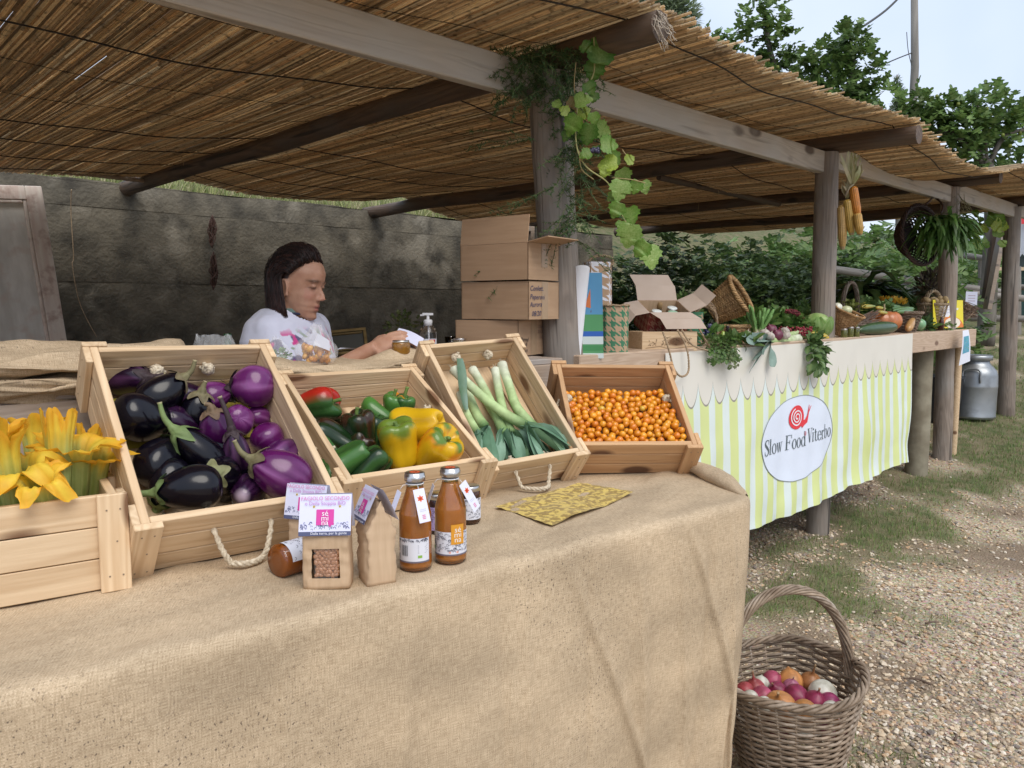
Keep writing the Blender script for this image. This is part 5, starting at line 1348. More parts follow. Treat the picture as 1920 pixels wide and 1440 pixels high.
# ================================================================= WICKER
def wicker(M,rt,rb,h,label,c=(.42,.27,.13),rows=16,stakes=22,rod=.0035,handle=None,cat='basket',group=None,rimr=1.5,rowobj=False,flare=1.0,bottom=True,grey=None,seed=0,rim=True,wob=0):
    rs=random.Random(seed); o=empty('wicker_basket',M=M,label=label,cat=cat,group=group)
    def rad(f): return lerp(rb,rt,f**flare)
    cols=[jt(c,rs.uniform(.75,1.2)) for _ in range(7)]
    if grey: cols+=[grey,mixc(c,grey,.5)]
    side=MB(); seg=stakes*3
    for k in range(rows):
        f=(k+.5)/rows; r=rad(f); z=h*f; b=MB() if rowobj else side
        pts=[];cc=[];c0=rs.choice(cols)
        for i in range(seg+1):
            a=TAU*i/seg; w=math.cos(a*stakes/2*1.0+k*PI)*rod*.95
            pts.append(((r+w)*math.cos(a),(r+w)*math.sin(a),z+wob*nz(math.cos(a)*1.3,math.sin(a)*1.3,seed)+rod*.35*nz(a*3,k,1)))
            q=nz(a*1.7,k*1.3,seed); cc.append(mixc(c0,cols[(k*3+int(a*1.3))%len(cols)],.5+.5*q))
        b.tube(pts,[rod*(.95+.12*nz(i*.7,k,2)) for i in range(seg+1)],5,cc,caps=False)
        if rowobj: b.build('weaver',M_['wicker'],o)
    for j in range(stakes):
        a=TAU*(j+.5)/stakes; pts=[(rad(f)*math.cos(a),rad(f)*math.sin(a),h*f+wob*nz(math.cos(a)*1.3,math.sin(a)*1.3,seed)*f) for f in (0,.25,.5,.75,1.0)]
        side.tube(pts,rod*.8,5,cols[j%len(cols)])
    side.build('stakes' if rowobj else 'woven_side',M_['wicker'],o,kind='stuff')
    if bottom:
        b=MB(); b.lathe([(rb*.05,.002),(rb,.002),(rb,.008),(rb*.05,.008)],24,col=tuple(x*.6 for x in c)); b.build('base',M_['wicker'],o)
    if rim:
        b=MB(); rr=rod*rimr
        for s in range(4):
            pts=[];cc=[]
            for i in range(121):
                a=TAU*i/120; ph=a*stakes/2.5+s*TAU/4; q=rt+math.cos(ph)*rr*1.25; pts.append((q*math.cos(a),q*math.sin(a),h+rr*.6+math.sin(ph)*rr*1.1+wob*nz(math.cos(a)*1.3,math.sin(a)*1.3,seed))); cc.append(cols[(s+int(a*2))%len(cols)])
            b.tube(pts,rr*.78,5,cc,caps=False)
        b.build('rim',M_['wicker'],o)
    if handle:
        hh,ang,nr=handle; b=MB(); d=V((math.cos(ang),math.sin(ang),0)); e=V((-d.y,d.x,0))
        for s in range(nr):
            pts=[];cc=[]; dn=0
            for i in range(41):
                f=i/40; a=PI*f; p=d*(rt*.98*math.cos(a))+V((0,0,h*.72+(hh-h*.72)*math.sin(a)**.72))
                ph=f*16+s*TAU/nr; q=rod*1.5*(1+.5*(nr>5)); out=(d*math.cos(a)+V((0,0,math.sin(a)))).normalized()
                pts.append(p+e*math.cos(ph)*q*1.5+out*math.sin(ph)*q); cc.append(cols[(s+i//9)%len(cols)])
            b.tube(pts,rod*.95,5,cc)
        b.build('handle',M_['wicker'],o)
    return o
# ---- onion basket on the gravel
oc=atz(1491,1262,.325); OB=Matrix.Translation((oc.x,oc.y,gz(oc.x,oc.y)+.005))@Matrix.Rotation(R(-4),4,'Y')
wicker(OB,.210,.132,.325,'big grey wicker basket of onions standing on the gravel by the table corner',c=(.36,.275,.20),rows=34,stakes=26,rod=.0046,handle=(.575,R(12),9),rowobj=True,grey=(.44,.375,.31),seed=4,rimr=1.45,wob=.012)
def onion(M,r,c,label=None,name='onion',neck=.5,h=1.0,grp='onions in the grey basket on the gravel',cat='onion',c2=None):
    pr=[(.02,-.90),(.25,-.93),(.62,-.78),(.92,-.42),(1.0,-.02),(.92,.36),(.68,.66),(.40,.84),(.20,.96),(.11,1.0+.25*neck),(.08,1.0+.6*neck),(.10,1.0+.9*neck),(.03,1.0+.95*neck)]
    pr=[tuple(p)[:2] for p in bez([V((a,b_,0)) for a,b_ in pr],2)]; c2=c2 or tuple(x*.7 for x in c); b=MB(); sd=random.random()*50
    b.lathe([(a*r,z*r*h) for a,z in pr],20,lambda a,f,rr,z:(rr*(1+.02*math.cos(3*a+sd)),z),lambda a,f:mixc(mixc(c,c2,.5+.5*math.sin(a*11+sd)*.8),(.40,.28,.16),sst(.72,.9,f)*.8+.3*(f<.12)))
    for k in range(7):
        a=rnd(0,TAU); b.tube([(0,0,-r*h*.9),(math.cos(a)*r*.3,math.sin(a)*r*.3,-r*h*1.0-.004)],.0006,3,(.45,.38,.28))
    return b.build(name,M_['onion'],M=M,label=label,cat=cat,group=grp)
PK=(.50,.09,.17);ORG=(.62,.27,.09);BRO=(.42,.18,.07);WH=(.72,.70,.62);MGN=(.30,.03,.09);RDO=(.42,.07,.08)
ON=[(1449,1271,.026,PK,(.3,-.4,.7),'pink onion at the back left of the heap',.3),(1482,1272,.033,ORG,(0,.5,.8),'large orange onion at the back of the heap',.1),
(1520,1274,.027,BRO,(.05,-.35,1),'brown onion with a long dry neck pointing up',1.2),(1542,1294,.036,WH,(-.2,.8,.3),'big white onion on the right of the heap',.1),
(1416,1286,.026,RDO,(-.2,-.1,1),'reddish onion with an upright neck on the left',.9),(1427,1279,.022,WH,(.2,.5,.5),'small white onion behind the reddish one',.1),
(1430,1301,.026,PK,(-.7,-.5,.2),'pink onion lying on its side at the left front',.5),(1458,1291,.024,MGN,(-.5,-.3,.7),'small dark red onion in the middle left',.4),
(1484,1284,.021,(.45,.15,.25),(.1,-.2,1),'dusty pink onion in the centre of the heap',.4),(1493,1301,.031,MGN,(.25,-.85,.25),'deep magenta onion with its root end facing the viewer',.3),
(1529,1311,.029,MGN,(.1,-.3,1),'elongated magenta onion at the right front',.5),(1463,1317,.038,ORG,(-.3,-.5,.9),'large orange onion at the front with torn skin',.5),
(1510,1330,.031,(.60,.27,.09),(.6,-.3,.4),'pale orange onion touching the front rim',.3),(1397,1291,.023,RDO,(-.8,.2,.3),'dark red onion at the far left against the wicker',.4),
(1407,1306,.021,WH,(-.5,-.4,.4),'white bulb low on the left side',.2),(1556,1313,.025,(.38,.05,.16),(.8,-.2,.1),'purple onion against the right wicker wall',.4),
(1559,1327,.022,WH,(.4,-.5,.3),'small white onion under the purple one at the right',.2),(1434,1318,.021,WH,(-.3,-.6,.2),'small white onion under the orange one at the front',.2),
(1480,1335,.028,BRO,(.2,-.4,.6),'brown onion at the very front below the orange one',.3)]
for px,py,r,c,ax,lab,nk in ON:
    p=atz(px,py,.275); onion(axis_frame(p-V((0,0,r*.3)),ax),r*1.16,c,lab,neck=nk,h=1.05)
b=MB(); random.seed(2)
for k in range(46):
    a=rnd(0,TAU); q=rnd(0,.13); b.ell((oc.x+math.cos(a)*q,oc.y+math.sin(a)*q,rnd(.17,.222)),(.027,.027,.024),10,7,random.choice([PK,ORG,BRO,MGN,WH]))
b.build('onion_heap',M_['veg'],kind='stuff',label='lower layers of onions filling the grey basket',cat='onions')
# ---- leaves
def leaf_shape(kind):
    if kind=='oval': return [(0,0),(.18,.12),(.30,.35),(.27,.65),(.12,.9),(0,1.0)],None
def mk_leaf(kind,cup=.12,seed=0):
    """outline in xy (y along the midrib, length 1), fan about the midrib; returns verts, faces"""
    rs=random.Random(seed)
    if kind=='oval': half=[(.0,.0),(.15,.10),(.27,.28),(.29,.5),(.20,.78),(.07,.94),(0,1)]
    elif kind=='blade': half=[(0,0),(.05,.1),(.085,.35),(.08,.65),(.04,.9),(0,1)]
    elif kind=='lobed': half=[(0,0),(.05,.12),(.20,.08),(.40,.16),(.44,.30),(.26,.34),(.20,.42),(.40,.52),(.47,.66),(.34,.70),(.18,.62),(.14,.72),(.17,.86),(.10,.96),(0,1)]
    elif kind=='grape': half=[(0,.10),(.10,.0),(.28,-.04),(.36,.06),(.46,.14),(.42,.24),(.56,.36),(.46,.44),(.50,.56),(.36,.56),(.30,.66),(.28,.80),(.18,.82),(.12,.93),(0,1)]
    elif kind=='celery': half=[(0,0),(.04,.3),(.25,.30),(.34,.42),(.22,.48),(.10,.50),(.30,.62),(.32,.76),(.14,.76),(.12,.86),(0,1)]
    elif kind=='olive': half=[(0,0),(.10,.3),(.10,.7),(0,1)]
    mid=[(0,y) for x,y in half]; vs=[];cc=[]
    def P(x,y): return (x,y,cup*(abs(x)*1.6)**1.2-.22*cup*4*(y-.3)**2+.03*math.sin(x*20+seed)*(abs(x)>.1))
    vs=[P(x,y) for x,y in half]+[P(0,y) for x,y in half]+[P(-x,y) for x,y in half]; n=len(half); fs=[]
    ys=[max(0,min(1,y)) for x,y in half]
    vs[n:2*n]=[P(0,y) for y in ys]
    for i in range(n-1):
        fs.append((n+i,i,i+1,n+i+1)); fs.append((2*n+i,n+i,n+i+1,2*n+i+1))
    return vs,fs,n
_lc={}
def leafmesh(kind,c,seed=0,cup=.12,m='leaf'):
    k=(kind,c,seed,cup,m)
    if k not in _lc:
        vs,fs,n=mk_leaf(kind,cup,seed); b=MB(); mid=mixc(c,(.45,.50,.2),.35)
        b.add(vs,fs,[c]*n+[mid]*n+[c]*n); _lc[k]=b.mesh('leaf',M_[m])
    return _lc[k]
def addleaf(b,kind,M,c,seed=0,cup=.12):
    vs,fs,n=mk_leaf(kind,cup,seed); mid=mixc(c,(.45,.50,.2),.3); b.add(vs,fs,[c]*n+[mid]*n+[c]*n,0,M)
def rndleafM(p,L_,d=None,droop=.4,rs=random):
    d=V(d) if d is not None else V((rs.uniform(-1,1),rs.uniform(-1,1),rs.uniform(-.3,.9)))
    d=(d+V((rs.uniform(-1,1),rs.uniform(-1,1),rs.uniform(-1,1)))*.45).normalized(); up=V((rs.uniform(-.6,.6),rs.uniform(-.9,.3),1))
    z=(up-d*up.dot(d)); z=z.normalized() if z.length>1e-3 else d.orthogonal()
    return frame(p,y=d,z=z)@Matrix.Scale(L_,4)
def clump(name,c,rad,n,kind,L_,cols,label,catg,seed=0,droop=0,group=None,stems=True,out=True,parent=None,M0=None,kindtag=None):
    rs=random.Random(seed); b=MB(); rad=V(rad)
    for k in range(n):
        v=V((rs.gauss(0,1),rs.gauss(0,1),rs.gauss(0,1))).normalized()*rs.random()**.4; p=V((v.x*rad.x,v.y*rad.y,v.z*rad.z))
        d=V((v.x,v.y,v.z+.35-droop)); l=L_*rs.uniform(.6,1.15)
        col=mixc(cols[0],cols[1],rs.random())
        addleaf(b,kind,rndleafM(p,l,d,rs=rs),jt(col,rs.uniform(.75,1.2)),seed=k%5)
        if stems and k%3==0: b.tube([p,p*.4-V((0,0,rad.z*.2))],l*.02,3,mixc(cols[0],(.3,.36,.15),.6))
    M=Matrix.Translation(V(c))
    return b.build(name,M_['leaf'],parent,M=(M0@M if M0 else M),label=label,cat=catg,group=group,kind=kindtag)
def con(px,s,dz=0):
    p=ats(px,620,s); t,_=ts(p); return S(t,s,ZC(t)+dz+.0)
def sc(p): return V(p).y/1440.0     # metres per picture pixel there
# ================================================================= CARDBOARD BOXES
def houndstooth(name,c1,c2,per=.03):
    m,n,P=nodes(name); N=n.nodes; L=n.links; tc=N.new('ShaderNodeTexCoord'); sx=N.new('ShaderNodeSeparateXYZ'); L.new(tc.outputs['UV'],sx.inputs[0])
    def mt(op,a,b_):
        q=N.new('ShaderNodeMath'); q.operation=op
        for i,v in enumerate((a,b_)):
            if isinstance(v,(int,float)): q.inputs[i].default_value=v
            else: L.new(v,q.inputs[i])
        return q.outputs[0]
    x=mt('MULTIPLY',sx.outputs[0],8/per); y=mt('MULTIPLY',sx.outputs[1],8/per)
    wx=mt('LESS_THAN',mt('FLOORED_MODULO',x,8),4); wy=mt('LESS_THAN',mt('FLOORED_MODULO',y,8),4); tw=mt('LESS_THAN',mt('FLOORED_MODULO',mt('ADD',x,y),4),2)
    a=mt('MULTIPLY',wx,tw); b_=mt('MULTIPLY',wy,mt('SUBTRACT',1,tw)); f=mt('ADD',a,b_)
    mm=N.new('ShaderNodeMixRGB'); L.new(f,mm.inputs[0]); mm.inputs[1].default_value=(*c1,1); mm.inputs[2].default_value=(*c2,1); L.new(mm.outputs[0],P.inputs['Base Color']); P.inputs['Roughness'].default_value=.75
    return m
KR=(.46,.31,.20)
M_['hgreen']=houndstooth('green_houndstooth_print',KR,(.05,.19,.10),.040)
M_['hred']=houndstooth('red_houndstooth_print',(.30,.16,.11),(.20,.03,.025),.035)
M_['hbrown']=houndstooth('brown_houndstooth_print',(.70,.70,.76),(.42,.28,.18),.050)
def sheet(b,p0,ex,ey,th=.004,mi=0,uv=True,col=(1,1,1)):
    """thin board spanned by ex, ey from corner p0"""
    p0=V(p0);ex=V(ex);ey=V(ey); n=ex.cross(ey).normalized()*th
    vs=[p0,p0+ex,p0+ex+ey,p0+ey]; vs=vs+[v-n for v in vs]
    b.add(vs,[(0,1,2,3),(7,6,5,4),(0,4,5,1),(1,5,6,2),(2,6,7,3),(3,7,4,0)],col,mi,None,False)
    lx,ly=ex.length,ey.length; b.uv=(b.uv or [])+[(0,0),(lx,0),(lx,ly),(0,ly)]*2
def carton(M,w,d,h,label,flaps=(),mats=None,grp=None,cat='cardboard box',name='cardboard_box',lines_=(),tape=False,closed=True,fl=None):
    """origin = near bottom corner, x along the left face going away, y along the right face"""
    o=empty(name,M=M,label=label,cat=cat,group=grp); m=mats or [M_['cardboard']]
    for nm,p,ex,ey in (('left_side',(0,0,0),(w,0,0),(0,0,h)),('right_side',(0,d,0),(0,-d,0),(0,0,h)),('back_side',(w,d,0),(-w,0,0),(0,0,h)),('far_side',(w,0,0),(0,d,0),(0,0,h)),('bottom',(0,0,.003),(w,0,0),(0,d,0))):
        b=MB(); 
        n_=V(ex).cross(V(ey)).normalized()
        sheet(b,V(p),V(ex),V(ey)); b.build(nm,m,o)
    for nm,p,ex,ey in flaps:
        b=MB(); sheet(b,V(p),V(ex),V(ey),.0035); b.build('flap',m,o)
    if closed:
        b=MB(); sheet(b,(0,0,h-.001),(w,0,0),(0,d/2-.002,0),.003); b.build('lid_flap',m,o); b=MB(); sheet(b,(0,d/2+.002,h-.0005),(w,0,0),(0,d/2-.002,0),.003); b.build('lid_flap',m,o)
    return o
def boxM(px,py,Y,ang):
    p=at(px,py,Y); M=Matrix.Translation(p)@Matrix.Rotation(ang,4,'Z'); return M
# left face runs away to the left: local x axis; right face to the right: local y axis mirrored -> use a rotated frame
def boxframe(p,yaw,lean=0):
    # x axis: picture left and away; y axis: picture right and away
    x=V((-math.cos(yaw),math.sin(yaw),0)); y=V((math.sin(yaw),math.cos(yaw),0))
    M=Matrix((x,y,V((0,0,1)))).transposed().to_4x4(); M.translation=V(p); return M
def mirror_box(p,yaw,w,d,h,label,z,text=None,flaps=False,tape=None,grp='brown cardboard boxes stacked on the shelf',text2=None,seed=0):
    # left handed corner: build with x to the right along the left face
    X=V((math.cos(yaw),-math.sin(yaw),0)); Yd=V((math.sin(yaw),math.cos(yaw),0))
    o=V(p)-X*w; M=Matrix((X,Yd,V((0,0,1)))).transposed().to_4x4(); M.translation=V((o.x,o.y,z))
    c=empty('cardboard_box',M=M,label=label,cat='cardboard box',group=grp); m=[M_['cardboard']]
    for nm,pp,ex,ey in (('side_panel',(0,0,0),(w,0,0),(0,0,h)),('end_panel',(w,.0,0),(0,d,0),(0,0,h)),('side_panel',(w,d,0),(-w,0,0),(0,0,h)),('end_panel',(0,d,0),(0,-d,0),(0,0,h)),('bottom_panel',(.005,.005,.008),(w-.01,0,0),(0,d-.01,0))):
        b=MB(); sheet(b,pp,ex,ey,.004); b.build(nm,m,c)
    if flaps:
        b=MB(); sheet(b,(0,0,h+.001),(w-.003,0,0),(0,.012,.098),.0035); b.build('flap',m,c)
        b=MB(); sheet(b,(w,0,h+.001),(0,d,0),(.098,-.02,.012),.0035); b.build('flap',m,c)
        b=MB(); sheet(b,(0,d,h+.001),(w,0,0),(0,.08,.03),.0035); b.build('flap',m,c)
    else:
        for k in (0,1):
            b=MB(); sheet(b,(0,.001+k*d/2,h+.001),(w,0,0),(0,d/2-.003,0),.003); b.build('lid_flap',m,c)
    if tape:
        b=MB(); b.grid(lambda u,v:V((w+.0012,lerp(d*.42,d*.62,u)+.001*nz(v*9,u),lerp(h*tape[0],h*tape[1],v))),2,6); b.build('tape',M_['tape'],c)
    if text:
        b=MB(); T=Matrix.Translation((w+.0018,0,0))@Matrix((V((0,1,0)),V((0,0,1)),V((1,0,0)))).transposed().to_4x4()
        for (s,y,z_,sz,col,sh) in text: text_mb(b,s,sz,T@Matrix.Translation((y,z_,0))@Matrix.Rotation(rnd(-.05,.05),4,'Z'),col,align='LEFT',shear=sh)
        b.build('handwriting',PT,c)
    return c
INK=(.02,.03,.10)
bp=at(990,552,2.74)
zb=1.219
mirror_box(at(972,690,2.80),R(28),.27,.24,.130,'lowest cardboard box of the stack with a wide strip of tape',zb,tape=(0,1),text=[('CONFETTURA',.155,.100,.016,(.16,.10,.10),.2),('ZUCCA BIO',.158,.080,.016,(.16,.10,.10),.2),('11/22',.170,.060,.016,(.16,.10,.10),.2),('Marmel',.010,.055,.022,(.02,.02,.02),.3),('late di',.012,.034,.022,(.02,.02,.02),.3),('arance',.012,.013,.022,(.02,.02,.02),.3)])
mirror_box(at(991,620,2.75),R(36),.31,.20,.136,'middle cardboard box of the stack with blue handwriting on its end',zb+.135,tape=(.0,1),text=[('Confett.',.006,.103,.026,INK,.25),('Peperoni',.006,.073,.026,INK,.25),('Aurora',.006,.045,.026,INK,.25),('08/20',.018,.012,.026,INK,.25)])
mirror_box(at(990,552,2.74),R(36),.31,.20,.130,'topmost cardboard box of the stack with its flaps open',zb+.135+.142,flaps=True,tape=(.35,1))
# ================================================================= THINGS ON THE COUNTER, LEFT PART
p=con(1103,-.095)
po=empty('rolled_poster',p,label='white rolled paper sheet standing upright by the first post',cat='poster')
k=sc(p)
b=MB()
def rollf(u,v):
    a=lerp(-2.6,2.4,u); top=v; r=lerp(.020,.036,v); cx=lerp(-.050,-.030,v); return V((cx+r*math.sin(a)*(.85),-.03-r*.6*math.cos(a),lerp(-.01,.345,v)+.012*math.cos(a)*v))
b.grid(rollf,28,6); b.build('white_roll',M_['paper'],po)
pm=MB(); xx0,xx1=-.035,.050
def pf(x,z,off=0): return V((x+.01*(1-z/.33),-.012-off+.004*math.sin(x*40),z))
def prect(x0,z0,x1,z1,c,off=.0005): pm.add([pf(x0,z0,off),pf(x1,z0,off),pf(x1,z1,off),pf(x0,z1,off)],[(0,1,2,3)],c,0,None,False)
prect(xx0,0,xx1,.33,(.10,.30,.52),0); prect(xx0,0,xx1,.17,(.09,.30,.12)); prect(xx0,.085,xx1,.105,(.03,.12,.45),.001); prect(xx0,.055,xx1,.085,(.60,.68,.66),.001); prect(xx0,.0,xx1,.02,(.60,.68,.66),.001); prect(xx0,.03,xx1,.05,(.06,.25,.09),.001)
pm.add([pf(-.02,.20,.001),pf(.02,.19,.001),pf(.025,.25,.001),pf(.012,.30,.001),pf(.0,.26,.001)],[(0,1,2,3,4)],(.62,.17,.05),0,None,False)
for q in range(26): x=rnd(.0,.03); z=rnd(.155,.19); pm.add([pf(x,z,.0012),pf(x+.005,z,.0012),pf(x+.004,z+.006,.0012)],[(0,1,2)],random.choice([(.12,.05,.05),(.25,.1,.05),(.10,.08,.2)]),0,None,False)
pm.build('poster_sheet',PT,po)
# tall houndstooth bag
def tube_bag(name,c,w,d,h,m,label,cat,yaw=0,taper=.0,lean=0,rnd_=.5,cord=True,pl=14,seed=0,wob=.002):
    o=empty(name,M=Matrix.Translation(V(c))@Matrix.Rotation(yaw,4,'Z')@Matrix.Rotation(lean,4,'Y'),label=label,cat=cat); b=MB(); n=40; vs=[];uv=[]
    per=0
    for i in range(9):
        f=i/8
        for j in range(n+1):
            a=TAU*j/n-PI*.75; cs,sn=math.cos(a),math.sin(a); kx=(w/2)*(1-taper*f); ky=(d/2)*(1-taper*f)
            x=math.copysign(abs(cs)**rnd_,cs)*kx; y=math.copysign(abs(sn)**rnd_,sn)*ky
            vs.append((x+wob*math.sin(j*1.7+seed)*(.4+f),y+wob*math.cos(j*2.3)*(.4+f),f*h)); uv.append((j/n*2*(w+d)*.95,f*h))
    b.add(vs,[(i*(n+1)+j,i*(n+1)+j+1,(i+1)*(n+1)+j+1,(i+1)*(n+1)+j) for i in range(8) for j in range(n)],smooth=True); b.uv=uv
    b.build('paper_wall',m,o)
    if cord:
        q=MB(); pts=[]
        for j in range(n+1):
            a=TAU*j/n; pts.append((math.copysign(abs(math.cos(a))**rnd_,math.cos(a))*w/2*(1-taper)*1.02,math.copysign(abs(math.sin(a))**rnd_,math.sin(a))*d/2*(1-taper)*1.02,h+.002*math.sin(j*2)))
        rope_mb(pts,.0045).build('cord_edge',M_['twine'],o)
    return o
p=con(1118,.16); tube_bag('houndstooth_bag',p,.125,.10,.395,M_['hbrown'],'tall white paper bag with brown houndstooth print behind the rolled poster','bag',yaw=R(15),taper=.12,cord=False,rnd_=.35,seed=1)
q=p+V((.055,-.02,.385)); b=MB()
rope_mb(bez([q+V((-.11,0,.0)),q+V((-.06,-.01,.035)),q+V((0,0,.03)),q+V((.012,0,.005)),q+V((-.01,0,-.01))],8),.006).build('rope_handle',M_['twine'],label='jute rope handle on the tall brown and white bag',cat='rope')
p=con(1147,-.035); tube_bag('houndstooth_drum',p,.135,.125,.205,M_['hgreen'],'round kraft box with green houndstooth print and a cord round its top','box',yaw=R(10),rnd_=.8,seed=2)
# wooden box with branded drawing
p=con(1240,-.005); wb=empty('wooden_box',p,(0,0,R(18)),label='low wooden box with a faint burnt drawing on its front',cat='box')
bw_,bd2,bh2=.275,.15,.090
piece('front_panel',(bw_,.010,bh2),(0,-bd2/2,bh2/2),M_['pine'],wb); piece('back_panel',(bw_,.010,bh2),(0,bd2/2,bh2/2),M_['pine'],wb)
for s in (-1,1): piece('end_panel',(.010,bd2-.0105,bh2),(s*(bw_/2-.005),0,bh2/2),M_['pine'],wb)
piece('lid_board',(bw_-.021,bd2-.011,.008),(0,0,bh2-.006),M_['pine'],wb)
b=MB(); rs=random.Random(4)
def wf(x,z): return V((x,-bd2/2-.0056,z))
for kx in (-.085,-.02,.03,.08):
    for q in range(9):
        x=kx+rs.uniform(-.018,.018); z=rs.uniform(.025,.06); pts=[wf(x,z),wf(x+rs.uniform(-.008,.008),z+rs.uniform(.003,.01)),wf(x+rs.uniform(-.016,.016),z+rs.uniform(-.004,.012))]; b.tube(pts,.0009,3,(.20,.12,.07))
b.tube([wf(-.12,.018),wf(-.05,.026),wf(.0,.012),(.06,-bd2/2-.0056,.02),wf(.12,.024)],.0009,3,(.2,.12,.07))
b.build('burnt_drawing',PT,wb)
# open gift carton with jars
p=con(1236,.07,.095); gm=Matrix.Translation(p)@Matrix.Rotation(R(14),4,'Z')@Matrix.Rotation(R(22),4,'X')
gc=empty('gift_carton',M=gm,label='open gift carton with dark red houndstooth sides, flaps spread, lying tilted on the wooden box',cat='box')
w_,d_,h_=.20,.15,.115
for nm,pp,ex,ey in (('side_panel',(-w_/2,-d_/2,0),(w_,0,0),(0,0,h_)),('end_panel',(w_/2,-d_/2,0),(0,d_,0),(0,0,h_)),('side_panel',(w_/2,d_/2,0),(-w_,0,0),(0,0,h_)),('end_panel',(-w_/2,d_/2,0),(0,-d_,0),(0,0,h_))):
    b=MB(); sheet(b,pp,ex,ey,.0012); b.build(nm,M_['hred'],gc)
    b=MB(); n_=V(ex).cross(V(ey)).normalized(); sheet(b,V(pp)-n_*.0014,V(ex),V(ey),.0012); b.build('inner_panel',M_['kraft'],gc)
b=MB(); sheet(b,(-w_/2,-d_/2,.002),(w_,0,0),(0,d_,0),.001); b.build('bottom_panel',M_['kraft'],gc)
M_['innercard']=mat('inner_cardboard',(.52,.42,.35),(.47,.37,.3),scale=8,rough=.85)
for pp,ex,ey,e2 in (((-w_/2,d_/2,h_),(w_,0,0),(0.0,.05,.055),(-.03,.045,.05)),((-w_/2,-d_/2,h_),(0,d_,0),(-.075,-.02,-.005),(-.055,-.03,-.05)),((w_/2,-d_/2,h_),(0,d_,0),(.075,.0,.035),(.05,.01,.055)),((-w_/2,-d_/2,h_),(w_,0,0),(.02,-.075,-.0),(.03,-.035,-.045))):
    b=MB(); sheet(b,pp,ex,ey,.0014); b.build('flap',M_['innercard'],gc)
    b=MB(); sheet(b,V(pp)+V(ey),V(ex)*.98,V(e2)*.8,.0014); b.build('flap_tongue',M_['innercard'],gc)
for i,(x,y,cc) in enumerate([(-.045,-.03,(.25,.33,.12)),(.05,.01,(.5,.45,.35)),(.03,-.045,(.10,.3,.12))]):
    jar(None,None,['jar with a white lid at the left inside the open gift carton','jar with a white lid at the right inside the open gift carton','jar with a green rimmed lid at the front inside the open gift carton'][i],r=.026,h=.085,cc=cc,tagged=False,M=gm@Matrix.Translation((x,y,.018)),name='jar')
    b=MB(); b.lathe([(.005,.0865),(.023,.0865),(.0235,.084),(.005,.084)],20,col=(.72,.76,.74) if i<2 else (.35,.55,.40)); 
    b.build('lid_cover',PT,label=['white lid disc on the left jar in the carton','white lid disc on the right jar in the carton','pale green lid disc on the front jar in the carton'][i],cat='lid',M=gm@Matrix.Translation((x,y,.018+.0005)))
b=MB(); b.lathe([(.012,0),(.013,.03),(.010,.04),(.004,.042)],12,col=(.35,.22,.1)); b.build('cork_stopper',M_['matte'],M=gm@Matrix.Translation((-.005,.03,.08)),label='cork topped flask neck in the middle of the gift carton',cat='stopper')
# houndstooth box on the right and its cords
p=con(1293,.03); tube_bag('houndstooth_box',p,.085,.11,.175,M_['hgreen'],'upright box with green houndstooth print right of the gift carton','box',yaw=R(18),rnd_=.25,cord=False,seed=3)
def cords(pts,lab,r=.0045):
    rope_mb(bez(pts,8),r).build('cord',M_['twine'],label=lab,cat='cord')
cords([ats(1243,622,-.12),ats(1254,655,-.165),ats(1264,692,-.175),ats(1278,706,-.175),ats(1291,695,-.175),ats(1288,655,-.165),ats(1270,618,-.12)],'jute cord looping down over the counter edge, nearest the tomato crate')
cords([ats(1278,618,-.12),ats(1296,645,-.15),ats(1322,656,-.155),ats(1331,654,-.155),ats(1322,636,-.15),ats(1303,604,-.10)],'second jute cord looping beside the green houndstooth box')
# ================================================================= COUNTER, MIDDLE
p=con(1262,.36,.0); wicker(Matrix.Translation(p),.06,.045,.14,'small wicker basket hidden behind vine leaves',c=(.40,.27,.15),rows=9,stakes=14,rod=.004,handle=(.21,R(20),3),seed=6)
FL=((.10,.20,.06),(.18,.30,.10))
clump('vine_leaf_pile',con(1278,.24,.12),(.11,.06,.10),46,'lobed',.10,FL,'pile of lobed vine leaves behind the gift carton','leaves',3)
p=con(1350,.22); 
Mw=frame(p+V((-.05,-.02,.175)),z=V((.74,-.42,.50)),x=V((0,1,0)))
wicker(Mw,.112,.075,.17,'honey coloured wicker basket tipped on its side with its braided mouth to the right',c=(.50,.31,.14),rows=26,stakes=30,rod=.0028,seed=8,rimr=2.6)
p=con(1374,.08); wicker(Matrix.Translation(p),.088,.065,.095,'small shallow wicker basket under the tipped one',c=(.52,.34,.17),rows=12,stakes=20,rod=.0032,seed=9)
b=MB(); random.seed(9)
for k in range(16):
    z0=rnd(.0,.03); pts=bez([con(1296,.0,.16+z0)+V((rnd(-.02,.02),0,0)),con(1318,.0,.20+z0),con(1338,.0,.165+z0),con(1345,-.02,.09),con(1341,-.03,.02+z0)],7); pts=[q+V((rnd(-.004,.004),rnd(-.006,.006),rnd(-.004,.004))) for q in pts]; b.tube(pts,rnd(.004,.007),6,random.choice([(.30,.20,.11),(.22,.15,.09),(.36,.25,.15)]))
b.build('vine_twig_bundle',M_['wicker'],label='bent bundle of dry vine twigs arching over the dark grapes',cat='twigs')
def sphcluster(name,c,rad,n,r,cols,label,cat,seed=0,m='veg'):
    rs=random.Random(seed); b=MB()
    for k in range(n):
        v=V((rs.gauss(0,1),rs.gauss(0,1),rs.gauss(0,1))).normalized()*rs.random()**.3; b.ell((v.x*rad[0],v.y*rad[1],v.z*rad[2]),r*rs.uniform(.85,1.1),9,6,jt(rs.choice(cols),rs.uniform(.7,1.3)))
    return b.build(name,M_[m],M=Matrix.Translation(V(c)),label=label,cat=cat,kind='stuff' if n>60 else None)
